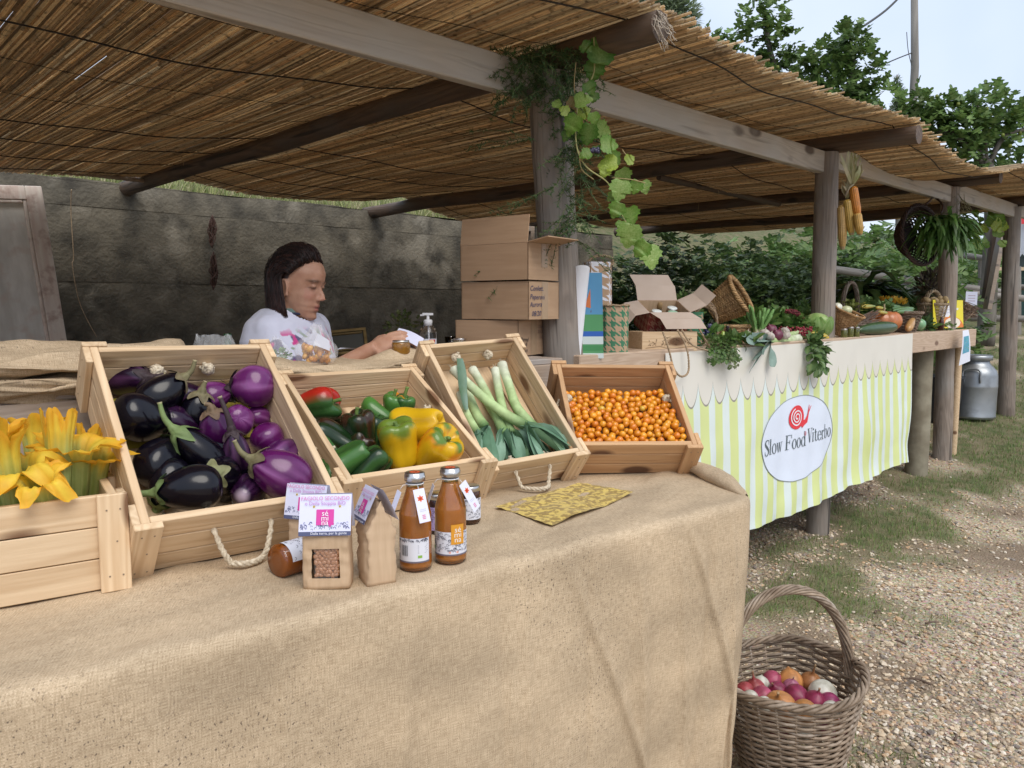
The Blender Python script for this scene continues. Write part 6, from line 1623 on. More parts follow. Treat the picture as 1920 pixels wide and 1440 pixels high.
sphcluster('grape_bunch',con(1316,-.01,.085),(.055,.03,.04),44,.011,[(.03,.03,.10),(.05,.04,.13)],'bunch of dark blue grapes under the vine twigs','grapes',1)
clump('basil_plant',con(1322,-.03,.05),(.08,.04,.05),40,'oval',.06,((.08,.20,.05),(.14,.28,.08)),'broad green basil leaves in front of the grapes','herbs',5)
b=MB()
def fruit(name,c,r,col,label,cat,squash=1,pear=0,ax=(0,0,1),m='veg',group=None):
    b=MB(); b.lathe([(math.sin(PI*i/10)*r*(1-pear*(i/10)) if 0<i<10 else r*.03,-math.cos(PI*i/10)*r*squash*(1+pear*.5*(i/10))) for i in range(11)],16,colf=lambda a,f:mixc(col,tuple(x*1.35 for x in col),.5+.5*math.sin(a*6+f*3))); return b.build(name,M_[m],M=axis_frame(V(c),ax),label=label,cat=cat,group=group)
fruit('green_fig',con(1356,-.03,.050),.023,(.30,.40,.08),'green fig standing against the shallow wicker basket, left of the small purple eggplant','fig',1.1,.5)
fruit('green_fig',con(1383,-.04,.045),.024,(.22,.34,.05),'round green fig to the right of the small purple eggplant','fig',1.0,.2)
fruit('plum',con(1385,-.08,.020),.020,(.07,.05,.14),'dark blue plum at the counter edge below the right fig','plum',.95)
fruit('plum',con(1377,-.085,.018),.018,(.06,.04,.10),'small dark plum beside the hanging parsley','plum',.95)
eggplant(con(1369,-.045,.045),(-.3,-.2,1),.10,.018,(.045,.03,.09),DRK,'slim dusty purple eggplant standing between the two green figs',.01,1,None,.2,seed=70)
def hang(name,c,n,kind,L_,cols,label,w=.10,drop=.16,seed=0,depth=.03,spread=1):
    """bunch that spills over the counter edge"""
    rs=random.Random(seed); b=MB()
    for k in range(n):
        f=rs.random(); x=rs.uniform(-w/2,w/2)*(1-.3*f*spread); z=.04-drop*f**1.2; y=-depth*(.2+f)-rs.uniform(0,.03)
        p=V((x*UX,x*UY,0))+BK*(y+.03)+V((0,0,z)); d=V((rs.uniform(-.7,.7),-.5,.6-1.9*f))
        addleaf(b,kind,rndleafM(p,L_*rs.uniform(.6,1.15),d,rs=rs),jt(mixc(cols[0],cols[1],rs.random()),rs.uniform(.7,1.25)),seed=k%4)
        if k%4==0: b.tube([V((x*.3*UX,x*.3*UY,.02)),p*.6+V((0,0,.02)),p],.0012,3,(.16,.22,.08))
    return b.build(name,M_['leaf'],M=Matrix.Translation(V(c)),label=label,cat='herbs')
hang('parsley_bunch',con(1352,-.15,.02),230,'celery',.032,((.06,.15,.04),(.10,.22,.06)),'bunch of dark green thyme and parsley spilling over the counter edge',w=.26,drop=.10,seed=3,spread=.2)
hang('thyme_sprigs',con(1368,-.17,-.01),120,'celery',.020,((.08,.13,.05),(.13,.16,.07)),'fine thyme sprigs dangling below the parsley',w=.12,drop=.11,seed=4)
# leeks and onions in the middle
def hleek(pa,pb,r,label,leaves,seed):
    mid=(V(pa)+V(pb))/2; return leek([pa,mid,pb],r,label,leaves,seed,wl=1.9,blue=.75,grp='leeks laid on the counter')
hleek(con(1500,-.10,.024),con(1432,-.10,.022),.025,'leek lying along the counter edge with its white root end to the right',[ats(1418,640,-.17),ats(1412,675,-.185),ats(1405,697,-.19),ats(1428,660,-.18),ats(1400,640,-.17),ats(1448,688,-.18),ats(1395,632,-.15)],21)
hleek(con(1511,-.03,.060),con(1462,-.05,.035),.017,'second leek lying higher, behind the one on the counter edge',[con(1440,-.08,.02),con(1430,-.1,.01)],22)
for i,(px,s,dz,r,lab) in enumerate([(1402,-.04,.03,.019,'pale garlic head at the left of the white bulbs'),(1420,-.09,.024,.021,'white garlic head in front of the spring onion stalks'),(1434,-.06,.035,.021,'white garlic head in the middle of the row'),(1444,-.10,.022,.019,'small garlic head at the front of the row'),(1472,-.04,.040,.019,'white onion next to the upper red onion'),(1474,-.11,.022,.018,'streaky onion at the right end of the red onions')]):
    onion(axis_frame(con(px,s-.035,dz+.028),(rnd(-.5,.5),.3,.9)),r*1.35,(.68,.64,.55),lab,'garlic_head' if i<4 else 'onion',.5,.85,'bulbs on the middle of the counter','garlic' if i<4 else 'onion',(.50,.42,.42))
for px,s,dz,r,lab in [(1445,-.02,.055,.025,'upper red onion leaning on the green stalks'),(1457,-.08,.030,.025,'lower red onion at the front of the counter')]:
    onion(axis_frame(con(px,s-.03,dz+.022),(-.3,-.3,.6)),r*1.3,(.22,.05,.10),lab,'onion',.3,.95,'bulbs on the middle of the counter','onion')
b=MB(); rs=random.Random(3); q=con(1421,-.06,.03)
for k in range(11):
    e=q+V((rs.uniform(-.10,.09),rs.uniform(-.02,.05),rs.uniform(.12,.18))); m=(q+e)/2+V((rs.uniform(-.01,.01),0,0)); b.tube(bez([q,m,e],5),[.006]*6+[.009]*4+[.003],5,[(.45,.55,.25)]*4+[(.16,.32,.09)]*7)
b.build('spring_onion_tops',M_['matte'],label='fan of green spring onion stalks rising from the garlic heads',cat='stalks')
clump('rocket_greens',con(1462,.08,.085),(.12,.07,.065),150,'celery',.085,((.07,.18,.04),(.13,.27,.07)),'heap of jagged green rocket leaves behind the red onions','greens',11)
clump('leafy_herbs',con(1500,.18,.12),(.10,.06,.08),90,'lobed',.07,((.07,.15,.04),(.14,.26,.08)),'leafy green herbs piled behind the red berry net','greens',13)
clump('chard_leaves',con(1412,.14,.09),(.10,.05,.07),90,'oval',.085,((.07,.17,.04),(.14,.27,.08)),'broad green chard leaves behind the garlic heads','greens',81)
clump('beet_greens',con(1390,-.12,.03),(.09,.03,.03),60,'oval',.055,((.06,.13,.05),(.13,.24,.08)),'dark leafy tops lying between the parsley and the leeks','greens',82)
clump('parsnip_tops',con(1505,.0,.03),(.08,.05,.035),80,'celery',.07,((.07,.16,.04),(.13,.26,.07)),'feathery green tops under the cabbage','greens',83)
clump('lettuce_heap',con(1630,.24,.14),(.14,.06,.07),130,'lobed',.08,((.07,.17,.05),(.16,.28,.09)),'green leaves heaped behind the pumpkin','greens',84)
clump('wild_fennel',con(1448,.24,.13),(.15,.05,.07),170,'celery',.035,((.07,.12,.05),(.15,.22,.10)),'wispy wild fennel behind the rocket leaves','greens',12)
b=MB(); rs=random.Random(5); C=bez([con(1473,.02,.175),con(1490,.0,.165),con(1503,-.01,.13),con(1507,-.02,.09)],10)
for i,c in enumerate(C):
    r=.006+.009*math.sin(PI*min(1,i/len(C)+.1))
    for k in range(9): v=V((rs.gauss(0,1),rs.gauss(0,1),rs.gauss(0,1))).normalized()*r; b.ell(c+v,.0042,6,4,rs.choice([(.22,.03,.04),(.14,.02,.03)]))
b.build('amaranth_plume',M_['matte'],label='drooping dark red amaranth plume beside the cabbage',cat='amaranth')
b=MB(); q=con(1488,-.02,.045)
for k in range(230): v=V((rs.uniform(-.10,.10),rs.uniform(-.04,.04),rs.uniform(-.02,.04))); b.ell(v,(.007,.005,.006),6,4,rs.choice([(.30,.03,.05),(.22,.02,.035),(.36,.05,.07)]))
b.build('red_berry_net',M_['matte'],M=Matrix.Translation(q),label='net of small dark red berries in front of the cabbage',cat='berries')
# cabbage
q=con(1531,-.02,.088); cb=empty('cabbage',q,label='pale green head of cabbage leaning on the second post',cat='cabbage')
b=MB(); b.lathe([(math.sin(PI*i/14)*.084 if 0<i<14 else .002,-math.cos(PI*i/14)*.076) for i in range(15)],24,lambda a,f,r,z:(r*(1+.05*nz(math.cos(a)*2,math.sin(a)*2,f*3)),z),lambda a,f:mixc((.38,.50,.20),(.24,.40,.12),.5+.5*math.sin(a*4+f*5))); b.build('head',M_['veg'],cb)
for k in range(7):
    a0=k*TAU/7; w=.85; b=MB()
    def lf2(u,v):
        a=a0+(u-.5)*w*2*math.sin(PI*min(.95,.15+v*.8)); ph=PI*(.08+.62*v)+.0; r=.088+.006*k/7+.012*max(0,v-.7)*4*(.5+.5*math.sin(u*9)); return V((math.sin(ph)*r*math.cos(a),math.sin(ph)*r*math.sin(a),-math.cos(ph)*r*.9))
    b.grid(lf2,14,12,colf=lambda u,v:mixc((.42,.54,.24),(.22,.38,.11),min(1,abs(math.sin(u*14+v*3))*.7+.3*v))); b.build('outer_leaf',M_['leaf'],cb)
# striped squash
def gourd(name,pa,pb,r0,r1,cf,label,cat,lobes=0,m='veg'):
    pa=V(pa);pb=V(pb);L_=(pb-pa).length; b=MB(); n=14
    pr=[]
    for i in range(n+1):
        f=i/n; e=math.sin(PI*min(1,max(0,f)))**.38 if 0<f<1 else .05; pr.append((lerp(r0,r1,f)*max(.06,e),L_*f))
    b.lathe(pr,20,lambda a,f,r,z:(r*(1+(.06*math.cos(a*lobes) if lobes else 0)),z),cf); return b.build(name,M_[m],M=axis_frame(pa,pb-pa),label=label,cat=cat)
ycol=lambda a,f:(.62,.40,.03) if math.sin(a*7)>-.1 else (.25,.28,.06)
gourd('striped_squash',con(1520,-.06,.05),con(1554,-.10,.016),.016,.026,ycol,'yellow and green striped squash lying below the cabbage','squash')
hang('basil_bunch',con(1528,-.16,-.015),95,'oval',.062,((.07,.15,.06),(.12,.22,.09)),'bunch of broad leaved basil hanging over the banner below the cabbage',w=.17,drop=.17,seed=14,depth=.05,spread=-.4)
# ================================================================= COUNTER, RIGHT
q=con(1572,-.02,.02); wicker(frame(q,z=V((.30,-.25,.9)),x=V((1,0,0))),.088,.028,.155,'cone shaped orange brown wicker basket right of the second post',c=(.46,.27,.12),rows=22,stakes=20,rod=.0028,seed=15)
fruit('round_squash',con(1585,-.03,.175),.036,(.50,.52,.32),'round cream and green squash in the mouth of the cone basket','squash',.8)
fruit('white_squash',con(1568,.0,.195),.030,(.70,.70,.60),'small white squash behind the round one','squash',.9)
for i,(px,s,hh,cc,lab) in enumerate([(1583,-.10,.075,(.20,.21,.05),'first small jar of green spread from the left'),(1595,-.105,.085,(.22,.23,.05),'second small jar of green spread from the left'),(1606,-.11,.082,(.20,.22,.05),'small jar of green spread at the right end of the row'),(1603,-.03,.16,(.18,.20,.05),'taller jar with a silver lid standing at the back'),(1598,-.04,.10,(.2,.2,.05),'jar with a blue lid behind the front row')]):
    q=con(px,s,.0); jar(q,(0,0,0),lab,r=.019,h=hh*.9,cc=cc,tagged=False,grp='small green jars on the counter')
zc_=lambda a,f:mixc((.035,.075,.03),(.10,.17,.07),max(0,math.sin(a*9)*.7+.3*nz(a*3,f*20)))
gourd('long_green_squash',con(1608,-.03,.045),con(1680,-.07,.05),.036,.052,zc_,'long dark green marrow lying at the front of the counter','squash')
# pumpkin
q=con(1655,.08,.085); pk=MB()
pk.lathe([(math.sin(PI*i/14)**.8*.125 if 0<i<14 else .003,-math.cos(PI*i/14)*.082) for i in range(15)],60,lambda a,f,r,z:(r*(.90+.12*abs(math.cos(a*4.5))**.6),z*(1-.15*(1 if 0<f<.2 or f>.8 else 0))),lambda a,f:mixc((.62,.22,.08),(.50,.17,.07),.5+.5*nz(a*3,f*5)))
po_=pk.build('pumpkin',M_['veg'],M=Matrix.Translation(q),label='ribbed salmon orange pumpkin behind the dark green marrow',cat='pumpkin')
b=MB(); b.tube([(0,0,.055),(.005,0,.085),(.0,-.005,.12)],[.012,.007,.006],7,(.42,.34,.2)); b.build('stalk',M_['matte'],po_)
q=con(1592,.22,.0); wicker(Matrix.Translation(q),.10,.075,.12,'grey wicker basket with a tall arched handle behind the jars',c=(.20,.155,.12),rows=14,stakes=20,rod=.004,handle=(.36,R(35),7),grey=(.28,.25,.22),seed=16)
clump('dill_heads',con(1592,.2,.17),(.10,.06,.055),120,'celery',.035,((.22,.24,.05),(.34,.36,.09)),'yellow green dill heads heaped in the arched handle basket','herbs',17)
b=MB(); rs=random.Random(6)
for k in range(70):
    a=con(1592,.08,rs.uniform(.03,.09)); e=con(1640,.04,rs.uniform(.05,.17)); b.tube([a+V((rs.uniform(-.03,.03),rs.uniform(-.03,.03),0)),e+V((rs.uniform(-.03,.03),rs.uniform(-.03,.03),0))],.0022,4,rs.choice([(.25,.17,.12),(.34,.26,.2),(.18,.12,.09)]))
b.build('twig_broom',M_['wicker'],label='bundle of fine grey brown twigs lying behind the pumpkin',cat='twigs')
q=con(1692,.03,.0); wicker(Matrix.Translation(q),.125,.085,.135,'wide brown wicker basket filled with zucchini',c=(.22,.155,.11),rows=13,stakes=18,rod=.0048,grey=(.30,.25,.2),seed=18)
zg=lambda a,f:mixc((.09,.20,.06),(.17,.32,.13),max(0,math.sin(a*6)*.5+.5))
zs=[(1652,.16,.19,1690,.10,.17,.022),(1668,.12,.17,1706,.08,.16,.020),(1672,.05,.155,1712,.03,.165,.024),(1680,.0,.15,1710,.0,.15,.022)]
zl=['zucchini lying at the back of the wide basket','pale zucchini second from the back of the wide basket','thick green zucchini across the front of the wide basket','zucchini resting on the front rim of the wide basket']
for (a,s,z,a2,s2,z2,r),lb in zip(zs,zl): gourd('zucchini',con(a,s,z),con(a2,s2,z2),r,r*.95,zg,lb,'zucchini')
for i,(a,s,z,a2,s2,z2,r) in enumerate([(1612,.14,.19,1640,.12,.19,.022),(1640,.14,.18,1660,.10,.17,.018),(1645,.04,.155,1668,.03,.135,.017)]):
    gourd('squash_flower_bud',con(a,s,z),con(a2,s2,z2),r,r*.4,lambda a_,f:mixc((.62,.48,.10),(.30,.42,.10),f+.3*math.sin(a_*5)),['pale squash flower with its stalk, left of the zucchini','second pale squash flower close to the zucchini','squash flower hanging in front over the pumpkin'][i],'squash flower')
b=MB(); q=con(1672,.22,.215); rs=random.Random(7)
for k in range(70):
    v=V((rs.uniform(-.10,.10),rs.uniform(-.03,.03),rs.uniform(-.02,.02))); addleaf(b,'oval',rndleafM(v,.035,V((v.x*4,-.3,1)),rs=rs),rs.choice([(.80,.36,.02),(.82,.45,.03)]),0)
b.build('marigold_flowers',M_['leaf'],M=Matrix.Translation(q),label='bright orange yellow marigold flowers behind the zucchini',cat='flowers')
q=con(1723,-.02,.05); b=MB(); b.lathe([(math.sin(PI*i/12)*.047 if 0<i<12 else .002,-math.cos(PI*i/12)*.043) for i in range(13)],20,colf=lambda a,f:mixc((.16,.36,.20),(.28,.48,.25),.5+.5*nz(a*2,f*3))); kb=b.build('kohlrabi',M_['veg'],M=Matrix.Translation(q),label='round blue green kohlrabi beside the potato basket',cat='kohlrabi')
clump('kohlrabi_leaves',con(1732,.03,.035),(.07,.05,.04),36,'oval',.08,((.05,.13,.05),(.10,.22,.12)),'dark kohlrabi leaves around the kohlrabi','leaves',19)
gourd('small_gourd',con(1702,-.08,.02),con(1712,-.05,.11),.036,.018,lambda a,f:(.52,.30,.12),'small tan gourd in front of the wide basket','gourd')
q=con(1746,.03,.0); wicker(Matrix.Translation(q),.105,.065,.19,'potato basket of pale wicker with an arched handle, left of the yellow poster',c=(.36,.27,.17),rows=16,stakes=18,rod=.0045,handle=(.30,R(30),6),grey=(.30,.24,.17),seed=20)
rs=random.Random(9)
for i in range(9):
    v=V((rs.uniform(-.075,.085),rs.uniform(-.06,.06),.215+rs.uniform(-.01,.03))); r=rs.uniform(.024,.032)
    b=MB(); b.ell((0,0,0),(r*1.35,r,r*.9),14,9,(.42,.30,.16)); b.build('potato',M_['matte'],M=Matrix.Translation(q+v)@Euler((rs.uniform(0,1),rs.uniform(0,1),rs.uniform(0,6))).to_matrix().to_4x4(),label='dusty brown potato heaped in the basket left of the yellow poster',cat='potato',group='potatoes in the basket')
# yellow poster
q=con(1768,-.03,.002); yp=MB(); ex=(con(1806,-.03)-con(1750,-.03)); ex.z=0; ey=V((.0,.03,.225))-V((0,0,0)); o_=con(1750,-.03,.006)
def yf(u,v,off=0): 
    n_=ex.cross(ey).normalized(); return o_+ex*u+ey*v+n_*off
def yq(u0,v0,u1,v1,c,off): yp.add([yf(u0,v0,off),yf(u1,v0,off),yf(u1,v1,off),yf(u0,v1,off)],[(0,1,2,3)],c,0,None,False)
yq(0,0,1,1,(.78,.66,.03),0); yq(0,0,1,1,(.6,.5,.1),-.003)
yq(.18,.45,.62,.82,(.78,.78,.82),.001); yq(.22,.40,.5,.62,(.8,.8,.84),.0015)
pts=[yf(.55+.45*math.cos(a)*1.0,.0+.42*math.sin(a),.001) for a in [i/14*PI*.95 for i in range(15)]]; yp.add([p_ if (p_-o_).dot(ex)/ex.length_squared<=1 else p_ for p_ in pts],[tuple(range(15))],(.70,.20,.03),0,None,False)
pts=[yf(.62+.27*math.cos(a),.18+.20*math.sin(a),.002) for a in [i/12*TAU for i in range(12)]]; yp.add(pts,[tuple(range(12))],(.80,.74,.62),0,None,False)
pts=[yf(.78+.05*math.cos(a),.68+.04*math.sin(a),.002) for a in [i/8*TAU for i in range(8)]]; yp.add(pts,[tuple(range(8))],(.8,.8,.7),0,None,False)
for k in range(4): yq(.26,.50+k*.05,.26+.2+.1*(k%2),.515+k*.05,(.45,.45,.55),.0022)
yp.build('yellow_poster',PT,label='yellow poster with a white note and an orange corner propped on the counter end',cat='poster')
q=con(1764,-.07,.0); b=MB(); b.lathe([(.004,0),(.02,.001),(.02,.06),(.012,.075),(.009,.09),(.009,.10),(.003,.101)],16,col=(.06,.015,.012)); b.build('dark_bottle',M_['veg_wax'],M=Matrix.Translation(q),label='little dark red bottle standing before the yellow poster',cat='bottle')
clump('herb_sprig',con(1780,-.08,.02),(.04,.02,.02),40,'celery',.035,((.08,.20,.05),(.14,.28,.08)),'small green herb sprig at the foot of the yellow poster','herbs',23)
b=MB(); rs=random.Random(12); a=con(1800,.12,.03)
for k in range(90):
    e=con(1827,.08,rs.uniform(.06,.17)); a2=a+V((rs.uniform(-.02,.02),rs.uniform(-.03,.03),rs.uniform(-.03,.20))); b.tube([a2,(a2+e)/2+V((0,0,rs.uniform(-.01,.01))),e+V((rs.uniform(-.02,.02),rs.uniform(-.03,.03),0))],.003,4,rs.choice([(.22,.14,.09),(.34,.24,.16),(.14,.09,.06)]))
b.build('twig_fan',M_['wicker'],label='fan of thick brown twigs sticking out behind the yellow poster',cat='twigs')
b=MB(); o2=con(1807,.2,.17); ex2=(con(1829,.2)-con(1807,.2)); ex2.z=0; b.add([o2,o2+ex2,o2+ex2+V((0,0,.13)),o2+V((0,0,.13))],[(0,1,2,3),(3,2,1,0)][:1],(.66,.68,.82),0,None,False)
for k in range(3): z=.04+k*.025; b.add([o2+ex2*.2+V((0,-.002,z)),o2+ex2*.8+V((0,-.002,z)),o2+ex2*.8+V((0,-.002,z+.006)),o2+ex2*.2+V((0,-.002,z+.006))],[(0,1,2,3)],(.4,.3,.35),0,None,False)
b.build('paper_notice',PT,label='small lilac paper notice behind the twig fan at the counter end',cat='notice')
# blue flyer
fb0=[ats(1805,620,-.20),ats(1816,618,-.20),ats(1820,677,-.22),ats(1799,686,-.22)]
b=MB()
def ff(u,v,off=0):
    p_=fb0[0].lerp(fb0[1],u).lerp(fb0[3].lerp(fb0[2],u),v); return p_-BK*(off+.006*math.sin(v*4))
b.grid(lambda u,v:ff(u,v),4,6,col=(.74,.76,.86)); b.grid(lambda u,v:ff(.15+.7*u,.18+.5*v,.0015),4,5,colf=lambda u,v:mixc((.06,.25,.42),(.12,.42,.50),.5+.5*nz(u*5,v*5)))
for k in range(24): u,v=rnd(.2,.8),rnd(.22,.62); b.add([ff(u,v,.0025),ff(u+.07,v,.0025),ff(u+.05,v+.02,.0025)],[(0,1,2)],random.choice([(.55,.5,.1),(.1,.35,.15),(.6,.65,.7)]),0,None,False)
b.build('blue_flyer',PT,label='white flyer with a blue picture hanging from the end of the counter board',cat='flyer')
# ================================================================= WOMAN
def remeshed(name,b,vox,mats,parent,colf,sm=4,M=None,dele=None):
    me=b.mesh('tmp',mats); o=bpy.data.objects.new('tmp',me); COL.objects.link(o)
    r=o.modifiers.new('r','REMESH'); r.mode='VOXEL'; r.voxel_size=vox; r.use_smooth_shade=True
    s=o.modifiers.new('s','SMOOTH'); s.iterations=sm; s.factor=.5
    dg=bpy.context.evaluated_depsgraph_get(); nm=bpy.data.meshes.new_from_object(o.evaluated_get(dg)); bpy.data.objects.remove(o)
    if dele:
        import bmesh
        bm_=bmesh.new(); bm_.from_mesh(nm); bmesh.ops.delete(bm_,geom=[v for v in bm_.verts if dele(v.co)],context='VERTS'); bm_.to_mesh(nm); bm_.free()
    for a in list(nm.color_attributes): nm.color_attributes.remove(a)
    a=nm.color_attributes.new('col','FLOAT_COLOR','POINT'); fl=[]
    for v in nm.vertices: fl+=[*colf(v.co),1]
    a.data.foreach_set('color',fl); nm.materials.clear()
    for m in mats: nm.materials.append(m)
    for p in nm.polygons: p.use_smooth=True
    nm.name=name
    return mobj(name,nm,parent,M)
HS=1.0
fdir=V((.965,-.20,-.15)).normalized(); 
HF=frame((0,0,0),x=fdir,z=V((.14,-.02,1)))
chin=at(588,604,2.60); HF.translation=chin-(HF.to_3x3()@V((.070,0,0)))*HS
HM=HF@Matrix.Scale(HS,4)
wo_=V((chin.x-.10,chin.y+.01,0))
wom=empty('person',wo_,label='woman with dark bobbed hair and white printed T-shirt looking down at a paper',cat='person')
Wi=Matrix.Translation(-wo_)
def prof_i(tab,z):
    for i in range(len(tab)-1):
        if z<=tab[i+1][0]:
            f=(z-tab[i][0])/(tab[i+1][0]-tab[i][0]); f=f*f*(3-2*f) if False else f; return lerp(tab[i][1],tab[i+1][1],f)
    return tab[-1][1]
xf=[(0,.050),(.006,.068),(.014,.078),(.024,.074),(.032,.071),(.040,.079),(.047,.075),(.056,.082),(.066,.078),(.09,.080),(.118,.080),(.14,.088),(.165,.088),(.19,.078),(.212,.055),(.228,.022),(.235,.0)]
xb=[(0,-.02),(.03,-.042),(.07,-.070),(.11,-.084),(.15,-.088),(.19,-.076),(.215,-.050),(.23,-.022),(.235,-.002)]
wd=[(0,.014),(.01,.030),(.03,.045),(.06,.055),(.09,.063),(.12,.069),(.16,.074),(.19,.067),(.215,.047),(.23,.02),(.235,.003)]
b=MB(); n=72; rows=74; vs=[]
for i in range(rows+1):
    z=.235*i/rows; A=prof_i(xf,z);B=prof_i(xb,z);w=prof_i(wd,z); c=(A*.35+B*.65); 
    for j in range(n):
        a=TAU*j/n; cs,sn=math.cos(a),math.sin(a); rx=(A-c) if cs>0 else (c-B)
        e=2/2.25; x=c+math.copysign(abs(cs)**e,cs)*rx; y=math.copysign(abs(sn)**e,sn)*w
        if x>.03: 
            for sy in (-1,1): 
                g=math.exp(-((y-sy*.031)/.014)**2-((z-.119)/.010)**2); x-=.010*g
                g=math.exp(-((y-sy*.040)/.016)**2-((z-.085)/.018)**2); x+=.003*g
                y+=sy*.003*g
        vs.append((x,y,z))
b.add(vs,[(i*n+j,i*n+(j+1)%n,(i+1)*n+(j+1)%n,(i+1)*n+j) for i in range(rows) for j in range(n)]+[tuple(range(n-1,-1,-1)),tuple(rows*n+j for j in range(n))],M=HM)
b.tube([(.074,0,.124),(.083,0,.108),(.092,0,.092),(.0955,0,.083),(.088,0,.077)],[.0060,.0066,.0078,.0090,.0075],10,M=HM)
for sy in(-1,1):
    b.ell((.085,sy*.0105,.0785),(.0095,.0062,.0062),M=HM)
    b.ell((.0705,sy*.031,.1190),(.0095,.0140,.0080),M=HM)          # lids
    b.ell((.0755,sy*.032,.135),(.008,.018,.005),M=HM)              # brow ridge
    E_=HM@Matrix.Translation((-.008,sy*.070,.100))@Matrix.Rotation(sy*.30,4,'Z')@Matrix.Rotation(-.15,4,'Y')
    b.tube([(.014*math.cos(a)-.002,sy*.005,.027*math.sin(a)+.003) for a in [TAU*k/18 for k in range(19)]],.0042,7,M=E_); b.ell((0,0,0),(.013,.004,.025),M=E_); b.ell((.008,sy*.003,-.018),(.007,.005,.009),M=E_)
b.ell((.0775,0,.0555),(.0068,.019,.0048),M=HM); b.ell((.0745,0,.0415),(.0075,.0175,.0056),M=HM)
# neck, torso, limbs
def W3(x,y,z): return V((x,y,z))
nk0=HM@V((-.018,0,.06)); nk1=HM@V((-.028,0,.0)); tb=V((chin.x-.088,chin.y+.03,1.312))
b.tube([nk0,nk1,V((tb.x+.01,tb.y,1.34)),V((tb.x,tb.y,1.28))],[.055,.055,.060,.08],16)
TX=V((.93,-.36,0)).normalized(); TY=V((.36,.93,0)).normalized()      # torso: forward and to her left
def torso(b,g=0.0,z0=.80,z1=1.335,low=True):
    g0=(-.008 if g==0 else 0)
    tab=[(.80,.165,.11),(.90,.165,.112),(1.0,.15,.102),(1.12,.152,.105),(1.21,.162,.110),(1.29,.165,.098),(1.34,.150,.080),(1.365,.12,.064),(1.385,.08,.052)]
    vs=[];n=36
    for z,hw,hd in tab:
        fw=.03*math.exp(-((z-1.20)/.07)**2)
        for j in range(n):
            a=TAU*j/n; cs,sn=math.cos(a),math.sin(a); x=math.copysign(abs(cs)**.85,cs)*(hd+g+g0+(fw if cs>0 else 0)); y=math.copysign(abs(sn)**.85,sn)*(hw+g+g0)
            vs.append(V((tb.x-.012,tb.y,z+ (g*.6 if z>1.33 else 0)))+TX*x+TY*y)
    k=len(tab); b.add(vs,[(i*n+j,i*n+(j+1)%n,(i+1)*n+(j+1)%n,(i+1)*n+j) for i in range(k-1) for j in range(n)]+[tuple(range(n-1,-1,-1)),tuple((k-1)*n+j for j in range(n))])
torso(b)
shR=tb-TY*.128+V((.012,0,.012)); shL=tb+TY*.135+V((0,0,.015))
elR=V((tb.x+.03,tb.y-.165,1.11)); wrR=at(694,656,tb.y-.16); elL=V((tb.x+.09,tb.y+.14,1.09)); wrL=at(716,640,tb.y-.02)
for s,e,w_ in ((shR,elR,wrR),(shL,elL,wrL)):
    b.tube([s,s.lerp(e,.3),s.lerp(e,.75),e,e.lerp(w_,.25),e.lerp(w_,.7),w_],[.042,.040,.036,.034,.035,.029,.024],14)
    b.ell(s,(.044,.044,.044))
def hand(b,w,d,back,side,curl,thumbside,sc_=1.0):
    """w wrist, d along the hand, back = back-of-hand normal"""
    d=V(d).normalized(); back=(V(back)-d*V(back).dot(d)).normalized(); sd=d.cross(back)
    b.ell(w+d*.045*sc_,(.047*sc_,.037*sc_,.014*sc_),rot=Matrix((d,sd,back)).transposed())
    b.tube([w-d*.01,w+d*.02],[.023,.024],10)
    ln=[.070,.078,.073,.058]
    for i in range(4):
        y=(i-1.5)*.0185*sc_; p=w+d*.078*sc_+sd*y; q=[w+d*.04*sc_+sd*y*.7,p]; ang=curl*(.5+.12*i); L_=ln[i]*sc_; dd=V(d); c=p
        for seg in (.45,.30,.25):
            dd=(dd*math.cos(ang)-back*math.sin(ang)).normalized(); bk2=back; c=c+dd*L_*seg; q.append(c)
            back_=(back*math.cos(ang)+d*math.sin(ang)); ang=ang+curl*.55
            dd=(d*math.cos(ang)-back*math.sin(ang)).normalized()
        b.tube(q,[.0095*sc_,.0092*sc_,.0084*sc_,.0076*sc_,.0058*sc_],9)
        b.ell(q[-1],.0058*sc_)
    p=w+d*.018*sc_+sd*thumbside*.022*sc_; q=[p,p+d*.028*sc_+sd*thumbside*.018*sc_-back*.012*sc_,p+d*.052*sc_+sd*thumbside*.020*sc_-back*.024*sc_,p+d*.068*sc_+sd*thumbside*.012*sc_-back*.028*sc_]
    b.tube(q,[.013*sc_,.0115*sc_,.0098*sc_,.0075*sc_],9); b.ell(q[-1],.0075*sc_)
hand(b,wrR,(at(742,636,wrR.y+.01)-wrR),V((-.15,-.75,.7)),None,.42,1)
hand(b,wrL,(at(752,634,wrL.y-.03)-wrL),V((-.2,.3,.95)),None,.35,-1)
